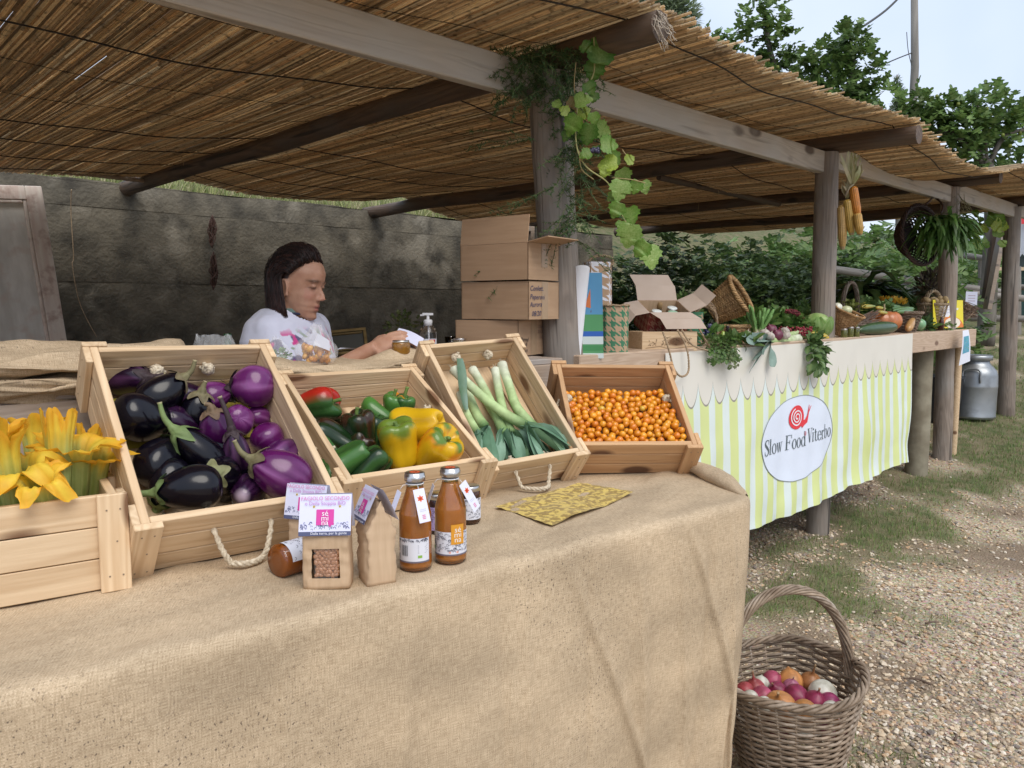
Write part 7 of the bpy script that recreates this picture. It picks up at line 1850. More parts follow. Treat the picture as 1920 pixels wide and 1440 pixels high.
# hips and legs
for s in (-1,1):
    h=V((tb.x-.01,tb.y,.83))+TY*(s*.085); b.tube([h+V((0,0,.02)),h+V((0,0,-.2)),h+V((.01,0,-.40)),h+V((0,0,-.60)),h+V((-.01,0,-.77))],[.10,.088,.062,.056,.04],16)
    f=h+V((0,0,-.79)); b.ell(f+TX*.06,(.12,.045,.035),rot=Matrix((TX,TY,V((0,0,1)))).transposed())
HMi=HM.inverted(); hc=V((-.004,0,.132))
SK=(.50,.285,.195)
def skc(p):
    q=HMi@p; c=SK
    if -.02<q.z<.25:
        if q.x>.05:
            l=math.exp(-((q.z-.048)/.010)**2-(q.y/.020)**2)*sst(.070,.078,q.x); c=mixc(c,(.38,.13,.11),min(1,l*1.3))
            c=mixc(c,(.50,.22,.17),.55*math.exp(-((q.z-.088)/.02)**2-((abs(q.y)-.042)/.018)**2)); c=mixc(c,(.52,.22,.17),.45*math.exp(-((q.z-.080)/.012)**2-(q.y/.014)**2))
            for sy in (-1,1):
                c=mixc(c,(.13,.07,.05),min(1,1.5*math.exp(-((q.z-.1145)/.0034)**2-((q.y-sy*.031)/.013)**2)))
                c=mixc(c,(.13,.08,.055),min(.9,1.7*math.exp(-((q.z-.137)/.0042)**2-((q.y-sy*.034)/.017)**2)))
                c=mixc(c,(.33,.17,.12),.5*math.exp(-((q.z-.106)/.006)**2-((q.y-sy*.031)/.014)**2))
            c=mixc(c,(.15,.07,.05),min(.8,math.exp(-((q.z-.0485)/.0014)**2-(q.y/.017)**2)))
        e=(q-hc); tau=math.atan2(e.z/.116,e.x/.104); be_=abs(e.y)/.084
        if e.z>0 or e.x<-.02:
            hl=R(53+10*be_); c=mixc(c,(.03,.012,.01),sst(hl-R(3),hl+R(9),tau if tau>-1.6 else tau+TAU)*(1 if e.x<.09 else .3))
    return tuple(x*(1+.06*nz(p.x*40,p.y*40,p.z*40)) for x in c)
body=remeshed('body',b,.0042,[M_['skin']],wom,skc,3,Wi)
# T-shirt
b=MB(); torso(b,.014)
for s,e in ((shR,elR),(shL,elL)):
    f=.62; b.tube([s+V((0,0,.004)),s.lerp(e,.2),s.lerp(e,f)],[.054,.053,.056],16); b.ell(s+V((0,0,.0)),(.055,.055,.055))
colc=V((tb.x+.012,tb.y-.002,1.392)); coln=V((.60*TX.x,.60*TX.y,1)).normalized()
def inneck(p):
    q=p-colc; return q.dot(coln)>-.020 and (q-coln*q.dot(coln)).length<.076
def shc(p):
    q=p-V((tb.x,tb.y,0)); fx=q.dot(TX); fy=q.dot(TY); c=(.66,.67,.80)
    if fx>.03 and 1.15<p.z<1.34 and fy<.14:
        n1=nz(fx*34,fy*34,p.z*34); n2=nz(fx*22+9,fy*22,p.z*22); m=sst(1.15,1.19,p.z)*(1-sst(1.30,1.34,p.z))*sst(.03,.06,fx)
        if n1>.22: c=mixc(c,(.60,.06,.26),m)
        elif n2>.25: c=mixc(c,(.12,.10,.20),m)
        elif n2<-.30: c=mixc(c,(.22,.30,.16),m*.8)
    d=(p-colc); dd=abs(d.dot(coln)+.020)
    if dd<.008 and (d-coln*d.dot(coln)).length<.09: c=(.03,.03,.07)
    return c
b2=b
shirt=remeshed('t_shirt',b,.005,[M_['cloth']],wom,shc,16,Wi,dele=inneck)
dm=shirt.data
nn_=[v.normal.copy() for v in dm.vertices]; pp_=[v.co.copy() for v in dm.vertices]; cc_=[]
for p,n_ in zip(pp_,nn_):
    k=.0055*math.sin(p.z*60+nz(p.x*9,p.y*9,p.z*7)*5+(p.x-p.y)*22)*sst(1.33,1.24,p.z) if False else .004*fb((p.x*12,p.y*12,p.z*8),3)+.003*math.sin((p.x+p.y)*38+p.z*26)*(1 if p.z<1.29 else .3)
    cc_+=list(p+n_*k)
dm.vertices.foreach_set('co',cc_); dm.update()
b=MB(); b.tube([colc+(TX*math.cos(a)*.074*.99+TY*math.sin(a)*.076)-coln*.018+V((0,0,-.0)) for a in [TAU*k/40 for k in range(41)]],.0045,6,(.03,.03,.07),M=Wi); b.build('collar_band',M_['cloth'],wom)
b=MB()
for k_ in range(4): b.tube([colc+(TX*math.cos(a)*(.066-.002*k_)+TY*math.sin(a)*(.068-.002*k_))-coln*(.016-.005*k_) for a in [TAU*k/40 for k in range(41)]],.0045,6,(.17,.25,.22),M=Wi)
b.build('undershirt_neckline',M_['cloth'],wom)
# trousers
b=MB()
for s in (-1,1):
    h=V((tb.x-.01,tb.y,.83))+TY*(s*.085); b.tube([h+V((0,0,.04)),h+V((0,0,-.2)),h+V((.01,0,-.40)),h+V((0,0,-.60)),h+V((-.01,0,-.72))],[.115,.10,.078,.07,.065],18)
b.ell((tb.x-.01,tb.y,.86),(.145,.19,.09))
remeshed('trousers',b,.010,[M_['cloth']],wom,lambda p:(.03,.035,.06),3,Wi)
# hair
hc=V((-.004,0,.132)); 
def hairp(be,tau,f,off=0,seed=0):
    """be side angle, tau sweep; then f>0 hangs down"""
    Rx,Ry,Rz=.094+off,.083+off,.116+off
    q_=1-.10*(1-sst(R(35),R(75),tau)); Rx*=q_*.98; Rz*=q_
    return hc+V((Rx*math.cos(tau)*math.cos(be)**.8,Ry*math.sin(be),Rz*math.sin(tau)*math.cos(be)**.8))
HC=[(.020,.009,.008),(.034,.012,.010),(.012,.006,.006),(.045,.017,.013)]
def hairpath(be,off,rs,end=None):
    t0=R(49+10*abs(be)/1.4+rs.uniform(-14,12)); t1=R(188); pts=[]
    for k in range(12): pts.append(hairp(be,lerp(t0,t1,k/11),0,off))
    e=pts[-1]; zb=rs.uniform(-.012,.018) if end is None else end
    sidey=e.y*1.0; bx=e.x
    for k in range(1,6):
        f=k/5; pts.append(V((bx*(1-.10*f)+.012*f*f+(0.018*abs(be)*f),sidey*(1+.05*f)+rs.uniform(-.002,.002),lerp(e.z,zb,f))))
    return pts
b=MB(); rs=random.Random(77)
def shell(u,v):
    be=lerp(-1.38,1.38,u); p=hairpath(be,-.005,random.Random(1),.015); k=v*(len(p)-1); i=min(int(k),len(p)-2); return p[i].lerp(p[i+1],k-i)
b.grid(shell,30,40,col=(.018,.008,.007),M=Wi@HM)
for k in range(3000):
    be=rs.uniform(-1.42,1.42) if k%3 else rs.choice([-1,1])*rs.uniform(1.0,1.45); off=rs.uniform(-.001,.010); p=hairpath(be,off,rs)
    j=[rs.uniform(-.006,.006) for _ in range(3)]; q=[x+V((j[0]*i/12,j[1]*i/12+.0015*math.sin(i*.9+k),j[2]*i/12)) for i,x in enumerate(p)]
    c=rs.choice(HC); m=len(q); b.tube(q,[.0007+.0005*math.sin(PI*min(1,i/m+.1)) for i in range(m)],4,[mixc(c,(.13,.035,.02),.5*sst(.55,1,i/m)*rs.random()) for i in range(m)],M=Wi@HM)
# back of the head filled between the two sides
for k in range(1000):
    y=rs.uniform(-.068,.068); z0=rs.uniform(.05,.16); x=-.088*math.sqrt(max(.05,1-(y/.082)**2))-rs.uniform(0,.010); b.tube([(x*.98,y,z0+.03),(x-.003,y,z0-.02),(x*1.0,y*1.02,lerp(z0,.0,.6)),(x*.95+rs.uniform(-.004,.006),y*1.04,rs.uniform(-.015,.015))],.0011,4,rs.choice(HC),M=Wi@HM)
for k in range(90):
    be=rs.uniform(-1.4,1.4); p=hairpath(be,rs.uniform(.006,.011),rs,rs.uniform(-.02,.03)); q=[x+V((.006*math.sin(i*.7+k),.005*math.cos(i*.6+k),.004*math.sin(i+k))) for i,x in enumerate(p)]; b.tube(q,.0008,3,rs.choice(HC),M=Wi@HM)
b.build('hair',M_['hair'],wom)
b=MB(); b.tube([HM@V((.0,-.03,.243)),HM@V((-.002,0,.250)),HM@V((.0,.03,.243))],[.006,.009,.006],8,(.16,.03,.16),M=Wi); b.build('hair_clip',PT,wom)
# paper in her hands
b=MB(); q0=at(738,632,wrR.y+.02)
def pf2(u,v): return q0+V((.085*u+.01*v,.05*v-.02*u,.028*v-.035*u+.006*math.sin(u*3)))
b.grid(pf2,8,6,col=(.66,.67,.82)); b.build('paper_sheet',PT,label='folded white paper sheet held in the woman\'s hands',cat='paper')
# ---------------------------------------------------------------- things round her
bt=empty('back_table',V((-.45,3.05,0)),label='low work table behind the shelf, mostly hidden by the crates',cat='table')
Bi=Matrix.Translation(V((.45,-3.05,0)))
piece('table_top',(.95,.34,.03),None,M_['oldplank'],bt,M=Bi@frame((-.16,3.02,1.205),x=SD,z=sm))
for s in (-1,1):
    for s2 in (-1,1): piece('leg',(.04,.04,1.189),None,M_['oldplank'],bt,M=Bi@frame(V((-.16,3.02,.595))+SD*(s*.44)+SN*(s2*.14),x=SD,z=sm))
# picture frame
pfm=frame(at(652,641,3.0),x=V((.93,.3,0)),z=V((.1,-.75,.65))); fo=empty('picture_frame',M=pfm,label='small gold edged picture frame tilted behind the woman',cat='picture frame')
gold=mat('old_gilt',(.22,.15,.06),(.12,.08,.03),scale=20,rough=.45,metal=.3)
for (x,y,a,b_) in [(0,.055,.15,.012),(0,-.055,.15,.012),(-.069,0,.012,.098),(.069,0,.012,.098)]: piece('frame_strip',(a,b_,.012),(x,y,0),gold,fo)
for (x,y,a,b_) in [(0,.040,.118,.006),(0,-.040,.118,.006)]: piece('inner_strip',(a,b_,.010),(x,y,.001),gold,fo)
b=MB(); b.box((0,0,-.004),(.13,.10,.003),col=(.05,.05,.045)); b.build('canvas',PT,fo)
# pump bottle
q=at(803,648,2.92); pb_=empty('pump_bottle',V((q.x,q.y,1.225)),label='clear hand gel bottle with a white pump, between the woman and the boxes',cat='bottle')
b=MB(); b.lathe([(.005,.0),(.033,.001),(.035,.01),(.035,.07),(.030,.09),(.014,.105),(.013,.112)],20); b.build('glass',M_['plastic2'] if 'plastic2' in M_ else M_['glass'],pb_)
b=MB(); b.lathe([(.016,.103),(.017,.122),(.015,.126),(.006,.127),(.005,.142),(.004,.143)],16,col=(.78,.78,.80)); b.box((.0,0,.147),(.040,.014,.009),col=(.78,.78,.8)); b.box((-.022,0,.143),(.014,.007,.006),col=(.78,.78,.8)); b.tube([(0,0,.103),(.004,0,.01)],.0025,6,(.75,.75,.78)); b.build('pump_head',PT,pb_)
b=MB(); b.grid(lambda u,v:V((.0355*math.cos(-PI/2+lerp(-1.2,1.2,u)),.0355*math.sin(-PI/2+lerp(-1.2,1.2,u)),lerp(.015,.055,v))),14,2,col=(.70,.70,.76)); b.grid(lambda u,v:V((.036*math.cos(-PI/2+lerp(.2,.9,u)),.036*math.sin(-PI/2+lerp(.2,.9,u)),lerp(.04,.052,v))),8,1,col=(.6,.05,.05)); b.build('label',PT,pb_)
q=at(752,667,2.42); jar((q.x,q.y,1.243),(0,0,0),'small jar of orange preserve on the shelf burlap beside the woman\'s hand',r=.029,h=.052,cc=(.50,.24,.03),tagged=False)
q=at(862,650,2.85); jar((q.x,q.y,1.222),(0,0,0),'jar with a silver lid peeping over the leek crate beside the boxes',r=.026,h=.062,cc=(.35,.3,.2),tagged=False)
q=at(846,650,2.98); b=MB(); b.lathe([(.02,0),(.026,.062),(.0255,.062),(.0195,.002)],18); b.build('drinking_glass',M_['glass'],loc=(q.x,q.y,1.222),label='plain drinking glass between the gel bottle and the jar',cat='glass')
# papers on the shelf
b=MB(); q=at(672,664,2.52); b.grid(lambda u,v:V((q.x-.06+.12*u,q.y-.04+.08*v+.03*u,1.262+.004*math.sin(u*5+v*3))),8,4,col=(.68,.69,.80)); b.build('paper_sheet',PT,label='white paper lying on the shelf burlap under the woman\'s hands',cat='paper')
# plastic bags
def film(name,c,w,h,label,seed=0,lean=(0,0),fill=None,top=.25,n=34,tag_=None):
    rs=random.Random(seed); b=MB(); rows=16; vs=[]
    for i in range(rows+1):
        f=i/rows; r=w/2*(1-(1-top)*sst(.35,1,f))*(.75+.25*min(1,f*6))
        for j in range(n):
            a=TAU*j/n; k=1+.16*nz(math.cos(a)*2.2,math.sin(a)*2.2,seed+f*2)+.10*math.sin(j*2.9+f*7+seed)*(.15+.6*f)
            vs.append((r*k*math.cos(a)+lean[0]*f*h,r*.75*k*math.sin(a)+lean[1]*f*h,h*f*(1+.16*nz(math.cos(a)*2,math.sin(a)*2,seed+5)*f)))
    b.add(vs,[(i*n+j,i*n+(j+1)%n,(i+1)*n+(j+1)%n,(i+1)*n+j) for i in range(rows) for j in range(n)],smooth=False)
    return b.build(name,M_['plastic'],loc=c,label=label,cat='plastic bag')
q=at(592,694,2.27); z_=1.232
film('plastic_bag',(q.x,q.y,z_),.125,.115,'clear plastic bag of orange squash chunks standing on the shelf',3,(.05,0))
b=MB(); rs=random.Random(4)
for k in range(42):
    v=V((rs.uniform(-.047,.047),rs.uniform(-.03,.03),rs.uniform(.008,.048))); b.box(v,(.024,.017,.015),Matrix.Translation((0,0,0)),random.choice([(.75,.30,.02),(.78,.38,.04),(.68,.25,.02)]),bev=.004) if False else b.add([x for x in [V(a)*.5 for a in []]],[]) 
    b.ell(v,(rs.uniform(.010,.016),rs.uniform(.007,.011),rs.uniform(.006,.010)),6,4,rs.choice([(.75,.32,.03),(.78,.40,.05),(.66,.25,.02)]),rot=(rs.uniform(0,3),rs.uniform(0,3),rs.uniform(0,3)))
b.build('squash_chunks',M_['veg'],loc=(q.x,q.y,z_),label='orange squash pieces inside the clear bag',cat='squash pieces')
b=MB(); b.add([(0,0,0),(.05,-.01,-.018),(.048,-.004,.012),(.012,.004,.034)],[(0,1,2,3)],(.70,.71,.80)); b.build('price_slip',PT,loc=(q.x+.004,q.y-.035,z_+.058),label='white slip of paper stuck on the bag of orange squash',cat='paper')
q=at(522,690,2.25); film('plastic_bag',(q.x,q.y,1.235),.085,.075,'small clear bag of green herbs behind the eggplant crate corner',6,(-.06,0))
clump('bagged_herbs',(q.x,q.y,1.255),(.035,.022,.014),46,'celery',.022,((.14,.28,.10),(.22,.38,.16)),'chopped green herbs inside the small clear bag','herbs',31,stems=False)
q=at(408,660,2.2); film('plastic_bag',(q.x,q.y,1.235),.13,.085,'crumpled empty clear bag behind the eggplant crate',9,(-.12,0),top=.7)
q=at(428,660,2.5); b=MB(); b.lathe([(.004,0),(.03,.002),(.03,.05),(.012,.075),(.011,.098),(.013,.099),(.012,.108),(.003,.109)],16,col=(.01,.07,.02)); b.build('green_bottle',M_['veg_wax'],loc=(q.x,q.y,1.205),label='neck of a dark green glass bottle behind the crumpled bag',cat='bottle')
clump('dry_herb_bunch',at(757,612,3.15),(.07,.03,.045),110,'celery',.03,((.06,.09,.03),(.14,.14,.05)),'loose bunch of dull green herbs behind the jar and the hands','herbs',33)
# ================================================================= THINGS BY THE WALL
PL=P1+BK*4.25
a=ats(92,340,4.25); c=ats(137,668,4.25); zd=(a-c).normalized(); 
dm=empty('old_door',M=frame(c-zd*1.12,z=(zd+BK*.10),x=U),label='old weathered panelled door leaning against the concrete wall at the left',cat='door')
dp=mat('faded_door_paint',(.74,.72,.68),(.58,.56,.52),scale=7,st=(2,2,.6),rough=.8,c3=(.60,.52,.47),s3=9,r3=(.55,.70),bump=.4,bd=.01,detail=9)
ds=mat('worn_door_stile',(.62,.50,.44),(.72,.65,.58),scale=9,st=(3,3,.35),rough=.8,c3=(.48,.36,.31),s3=16,r3=(.52,.68),bump=.4,bd=.01,detail=9)
DH=(a-c).length+1.12
for (x0,x1,z0,z1,y,th,m,nm) in [(-.11,0,0,DH,0,.045,ds,'stile'),(-1.0,-.89,0,DH,0,.045,ds,'stile'),(-.57,-.46,.2,DH-.10,.001,.04,ds,'muntin'),(-.89,-.11,DH-.10,DH,.0,.045,ds,'rail'),(-.89,-.11,1.0,1.10,0,.044,ds,'rail'),(-.89,-.11,0,.2,0,.045,ds,'rail'),
  (-.46,-.11,1.1,DH-.10,.02,.02,dp,'panel'),(-.89,-.57,1.1,DH-.10,.02,.02,dp,'panel'),(-.46,-.11,.2,1.0,.02,.02,dp,'panel'),(-.89,-.57,.2,1.0,.02,.02,dp,'panel')]:
    piece(nm,(x1-x0-.001,th,z1-z0-.001),((x0+x1)/2,y,(z0+z1)/2),m,dm,bev=.004)
for (x,z0,z1) in [(-.122,1.1,DH-.10),(-.448,1.1,DH-.10)]: piece('moulding',(.022,.03,z1-z0-.01),(x,-.004,(z0+z1)/2),ds,dm,bev=.008)
piece('moulding',(.30,.03,.022),(-.285,-.004,DH-.113),ds,dm,bev=.008)
for i,(px,y0,y1,lab) in enumerate([(398,405,462,'upper bundle of rusty wire hanging on the concrete wall'),(400,475,542,'lower bundle of rusty wire hanging on the concrete wall')]):
    b=MB(); rs=random.Random(i)
    for k in range(26):
        pts=[ats(px+rs.uniform(-9,9)*math.sin(PI*f),lerp(y0,y1,f)+rs.uniform(-3,3),4.78-rs.uniform(0,.05)) for f in (0,.25,.5,.75,1)]; b.tube(bez(pts,4),.0035,4,(.09,.045,.035))
    b.build('wire_bundle',M_['matte'],label=lab,cat='wire')
b=MB(); b.tube(bez([ats(134,355,4.7),ats(133,400,4.78),ats(138,480,4.8),ats(136,500,4.79),ats(150,570,4.79),ats(181,632,4.79)],8),.004,4,(.45,.40,.33)); b.build('hanging_cord',M_['twine'],label='thin pale cord running down the concrete wall beside the old door',cat='cord')
q=ats(965,470,4.5); fm=empty('window_frame',q+V((0,0,-.2)),label='old wooden window frame standing on end behind the cardboard boxes',cat='window frame'); 
for (x,z,w_,h_) in [(-.28,0,.06,1.0),(.28,0,.06,1.0),(0,.47,.50,.06),(0,-.2,.50,.05)]: piece('frame_bar',(w_,.05,h_),None,M_['oldplank'],fm,M=frame(U*x+V((0,0,z)),x=U,z=sm))
b=MB(); b.box((0,0,0),(.50,.006,.9),col=(.05,.07,.07)); b.build('pane',M_['veg_wax'],fm,M=frame(BK*.02,x=U,z=sm))
# ================================================================= VINE AND FERN ON THE FIRST POST
vn=empty('grape_vine',S(0,-.08,2.2),label='yellowing grape vine trailing from the top of the first post',cat='vine'); Vi=Matrix.Translation(-S(0,-.08,2.2))
YV=2.78
def vz(X,Y): return 900+X/3.0,50+Y/3.0
stem=[(640,60),(640,260),(570,380),(540,520),(545,680),(600,790),(720,880),(770,1000),(820,1100),(880,1180),(930,1230)]
sp_=[at(*vz(x,y),YV+.03*math.sin(i)) for i,(x,y) in enumerate(stem)]
b=MB(); b.tube(bez(sp_,6),.0028,6,(.36,.34,.14),M=Vi)
for p0_,p1_,p2_ in [((740,850),(850,860),(930,880)),((560,700),(570,800),(640,860)),((800,690),(820,720),(850,750)),((540,200),(530,330),(545,500))]:
    b.tube(bez([at(*vz(*p),YV) for p in (p0_,p1_,p2_)],5),.0018,5,(.40,.30,.14),M=Vi)
b.build('stem',M_['matte'],vn)
LG=(.07,.19,.02);LY=(.38,.48,.07);LB=(.26,.40,.10);LM=(.15,.30,.04)
VL=[(672,125,165,LG,0),(640,255,115,LG,3.4),(600,120,70,LG,2.2),(585,415,100,LB,1.4),(435,430,55,LB,.3),(520,560,120,LM,-2.6),(585,478,80,LY,1.2),(610,610,115,LG,-2.9),(690,580,95,LB,2.0),(730,665,105,LM,1.6),(590,720,70,LM,-2),(715,775,110,LY,-1.7),(760,745,80,LM,2.4),(700,820,70,LY,-2.6),(812,845,95,LB,2.6),(785,925,120,LB,-2.9),(875,905,80,LM,-2.8),(925,905,80,LB,2.9),(845,745,62,LY,1.0),(765,1035,95,LM,-2.7),(850,1065,105,LM,2.9),(838,1180,135,LB,-2.95),(905,1255,105,LM,-2.5),(955,1300,140,LB,2.9),(470,470,60,LY,-1),(640,520,70,LM,2.9),(560,640,60,LG,-2.2),(660,700,60,LG,2.9),(740,960,60,LB,-2.4),(620,350,80,LG,2.6),(640,400,60,LG,-2.9),(480,620,60,LG,-2.9),(520,430,60,(.32,.18,.09),2.2),(790,1120,55,LM,-2.9)]
rs=random.Random(5)
for X,Y,s,c,a in VL:
    p=at(*vz(X,Y),YV+rs.uniform(-.05,.05)); d=V((math.sin(a),rs.uniform(-.3,.3),math.cos(a))); Ls=s/3/F*YV*1.0
    zf=V((rs.uniform(-.45,.45),-1,rs.uniform(-.2,.5))); M=Vi@frame(p-d.normalized()*Ls*.5,y=d,z=(zf-d.normalized()*zf.dot(d.normalized())))@Matrix.Diagonal((Ls*1.05,Ls,Ls,1))
    mobj('leaf',leafmesh('grape',c,seed=rs.randint(0,3),cup=.16),vn,M=M)
b=MB()
for k in range(9): b.ell(at(*vz(640+rs.uniform(-26,26),690+rs.uniform(-14,14)),YV-.02),.008,8,6,(.04,.035,.09),M=Vi)
b.build('grapes',M_['veg'],vn)
b=MB(); rs=random.Random(9)
def sprig(p,d,L_,n):
    d=V(d).normalized(); pts=[V(p)]
    for k in range(5): d=(d+V((rs.uniform(-.25,.25),rs.uniform(-.25,.25),rs.uniform(-.3,.1)))).normalized(); pts.append(pts[-1]+d*L_/5)
    b.tube(pts,[.0014]*5+[.0006],3,(.17,.17,.08))
    for k in range(n):
        f=rs.random(); i=min(4,int(f*5)); q=pts[i].lerp(pts[i+1],f*5-i); e=V((rs.uniform(-1,1),rs.uniform(-1,1),rs.uniform(-1,.8))).normalized(); l=rs.uniform(.008,.028)
        w=e.orthogonal().normalized()*.0021; c=rs.choice([(.06,.13,.04),(.10,.18,.06),(.04,.09,.03)]); b.add([q-w,q+w,q+e*l],[(0,1,2)],c)
for k in range(170):   # dark tuft at the post top and over the beam
    p=at(rs.uniform(945,1090),rs.uniform(85,175),rs.uniform(2.78,3.0)); p.z=min(p.z,2.36); sprig(p,(rs.uniform(-1,.6),rs.uniform(-.5,.3),rs.uniform(-.6,.2)),rs.uniform(.06,.16),40)
for k in range(95):
    py=rs.uniform(190,440); p=at(rs.gauss(1074,16)+ (py-300)*.05,py,rs.uniform(2.80,2.92)); sprig(p,(rs.uniform(-1,1.1),rs.uniform(-.6,.0),rs.uniform(-.9,.3)),rs.uniform(.05,.15),34)
for X,Y,d in [(1010,470,(-1,-.2,-.1)),(1040,350,(-1,0,-.4)),(1075,330,(1,0,-.2)),(1000,260,(-1,0,.1)),(1060,420,(-.8,0,-.7)),(1080,450,(.9,0,-.3))]:
    for k in range(3): sprig(at(X,Y,2.85),V(d)+V((0,0,rs.uniform(-.3,.3))),.26,60)
b.build('asparagus_fern',M_['grass'],label='feathery dark asparagus fern climbing round the first post and over its top',cat='fern',kind='stuff')
# ================================================================= CORN ON THE SECOND POST
def corn(pa,pb,r,c,label,seed,husk=True):
    pa=V(pa);pb=V(pb);L_=(pb-pa).length; M=axis_frame(pa,pb-pa); b=MB(); rows=54; n=56; vs=[];cs=[]; rs=random.Random(seed)
    for i in range(rows+1):
        f=i/rows; rr=r*(1.0 if f<.6 else 1-.55*((f-.6)/.4)**1.6)*(min(1,.6+f*6))
        for j in range(n):
            a=TAU*j/n; k=abs(math.sin(a*7))**.7*abs(math.sin(f*PI*26+.2*math.sin(a*3)))**.5; vs.append(((rr*(.90+.11*k))*math.cos(a),(rr*(.90+.11*k))*math.sin(a),f*L_)); v=rs.uniform(.85,1.12); cs.append(tuple(x*(.55+.5*k)*v for x in (c if f<.93 else (.45,.33,.18))))
    b.add(vs,[(i*n+j,i*n+(j+1)%n,(i+1)*n+(j+1)%n,(i+1)*n+j) for i in range(rows) for j in range(n)]+[tuple(range(n-1,-1,-1)),tuple(rows*n+j for j in range(n))],cs)
    return b.build('corn_cob',M_['veg'],M=M,label=label,cat='corn cob',group='dried corn cobs tied to the second post')
YC=4.50
h1=ats(1577,375,-.10)
yc=(.60,.36,.10)
cobs=[((1578,385),(1580,468),.026,(.56,.35,.12),'longest tan corn cob, hanging lowest on the left'),((1589,374),(1597,441),.027,(.66,.42,.10),'yellow corn cob in the middle of the bundle'),((1599,350),(1609,412),.025,(.66,.24,.03),'deep orange corn cob on the right of the bundle'),((1607,400),(1613,441),.024,(.64,.38,.10),'short yellow corn cob below the orange one')]
for i,((x0,y0),(x1,y1),r,c,lab) in enumerate(cobs):
    o=corn(at(x0,y0,YC-.02*i),at(x1,y1,YC-.02*i),r,c,lab,i)
b=MB(); rs=random.Random(6); top=at(1598,348,YC-.04); low=at(1588,372,YC-.02)
for k in range(44):
    base,c0=(top,0) if k<30 else (low,1)
    e=at(rs.uniform(1574,1622),rs.uniform(283,318),YC-.04+rs.uniform(-.05,.05)) if k<30 else at(rs.uniform(1574,1590),rs.uniform(330,355),YC-.02)
    m=base.lerp(e,.55)+V((rs.uniform(-.015,.015),rs.uniform(-.02,.02),0)); C=bez([base,m,e],4); w=rs.uniform(.005,.011); vs=[];cc=[]; col=rs.choice([(.62,.55,.38),(.50,.42,.26),(.68,.62,.46)])
    for i,p in enumerate(C):
        f=i/(len(C)-1); ww=w*(.6+.6*math.sin(PI*min(1,f+.1)))*(1-.8*max(0,f-.8)*5*.9); a=f*rs.uniform(-.3,.3)+k; sd=V((math.cos(a),math.sin(a),0)); vs+=[p-sd*ww,p+sd*ww]; cc+=[col,col]
    b.add(vs,[(2*i,2*i+1,2*i+3,2*i+2) for i in range(len(C)-1)],cc)
b.tube([at(1585,368,YC-.05),at(1592,352,YC-.06),at(1600,346,YC-.05)],.006,6,(.45,.36,.28)); b.build('corn_husks',M_['leaf'],label='pale dry husks tying the corn cobs together at the second post',cat='husks')
# ================================================================= HANGING BASKET ON THE THIRD POST
q=at(1728,440,5.95); M=frame(q+V((.0,.04,0)),z=V((.45,-.85,.1)),x=V((0,0,1)))
M=M@Matrix.Translation((0,0,-.12))
wicker(M,.225,.12,.13,'dark wicker basket hung on its side from the third post',c=(.06,.032,.025),rows=16,stakes=26,rod=.0062,seed=40,rimr=1.5)
b=MB(); b.tube(bez([at(1734,385,5.9),at(1742,378,5.9),at(1752,370,6.05),at(1768,385,6.0),at(1764,400,5.9)],6),.008,6,(.07,.04,.03)); b.build('hanging_cord',M_['wicker'],label='dark twig loop holding the wicker basket to the third post',cat='cord')
def droop(name,c,n,L_,w,cols,label,seed,rad=.12,kind='blade'):
    rs=random.Random(seed); b=MB()
    for k in range(n):
        a=rs.uniform(0,TAU); el=rs.uniform(-.2,1.0); d=V((math.cos(a)*math.cos(el),math.sin(a)*math.cos(el)*.8,math.sin(el))); p=V((rs.uniform(-1,1),rs.uniform(-1,1)*.6,rs.uniform(-.6,.8)))*rad; l=L_*rs.uniform(.6,1.15); C=[p]; dd=V(d)
        for i in range(7): dd=(dd+V((0,0,-.30))).normalized(); C.append(C[-1]+dd*l/7)
        vs=[];cc=[]; col=jt(mixc(cols[0],cols[1],rs.random()),rs.uniform(.7,1.3)); sd=dd.cross(V((0,0,1))); sd=sd.normalized() if sd.length>.05 else V((1,0,0))
        for i,q in enumerate(C):
            f=i/7; ww=w*math.sin(PI*min(.97,.12+f*.88))*(1+.4*math.sin(i*2.5)); vs+=[q-sd*ww,q+V((0,0,ww*.25)),q+sd*ww]; cc+=[col,mixc(col,(.35,.45,.2),.3),col]
        b.add(vs,[(3*i+j,3*i+j+1,3*i+j+4,3*i+j+3) for i in range(7) for j in (0,1)],cc)
    return b.build(name,M_['leaf'],M=Matrix.Translation(V(c)),label=label,cat='greens',kind='stuff')
droop('chicory_bunch',at(1768,432,5.85),330,.25,.015,((.045,.13,.025),(.12,.26,.06)),'big bunch of drooping dark green chicory leaves in the hanging basket',41,.13)
# pale vine at the right beam
vn2=empty('grape_vine',at(1850,420,7.3),label='pale yellow green vine shoots hanging between the third and fourth posts',cat='vine'); V2=Matrix.Translation(-at(1850,420,7.3)); rs=random.Random(15)
for k in range(34):
    px=rs.uniform(1798,1882); py=rs.uniform(400,468)-(px-1840)*.10*0; 
    if py>440 and px<1815: continue
    p=at(px,py,7.3+rs.uniform(-.15,.15)); a=rs.uniform(-3,3); d=V((math.sin(a),0,math.cos(a))); Ls=rs.uniform(.06,.12); mobj('leaf',leafmesh('grape',rs.choice([LY,LB,LM]),seed=rs.randint(0,2),cup=.16),vn2,M=V2@frame(p,y=d,z=V((rs.uniform(-.4,.4),-1,.3)))@Matrix.Scale(Ls,4))
b=MB(); b.tube(bez([at(1795,405,7.3),at(1825,425,7.3),at(1850,420,7.3),at(1882,435,7.3)],6),.005,5,(.3,.28,.14),M=V2); b.build('stem',M_['matte'],vn2)
b=MB()
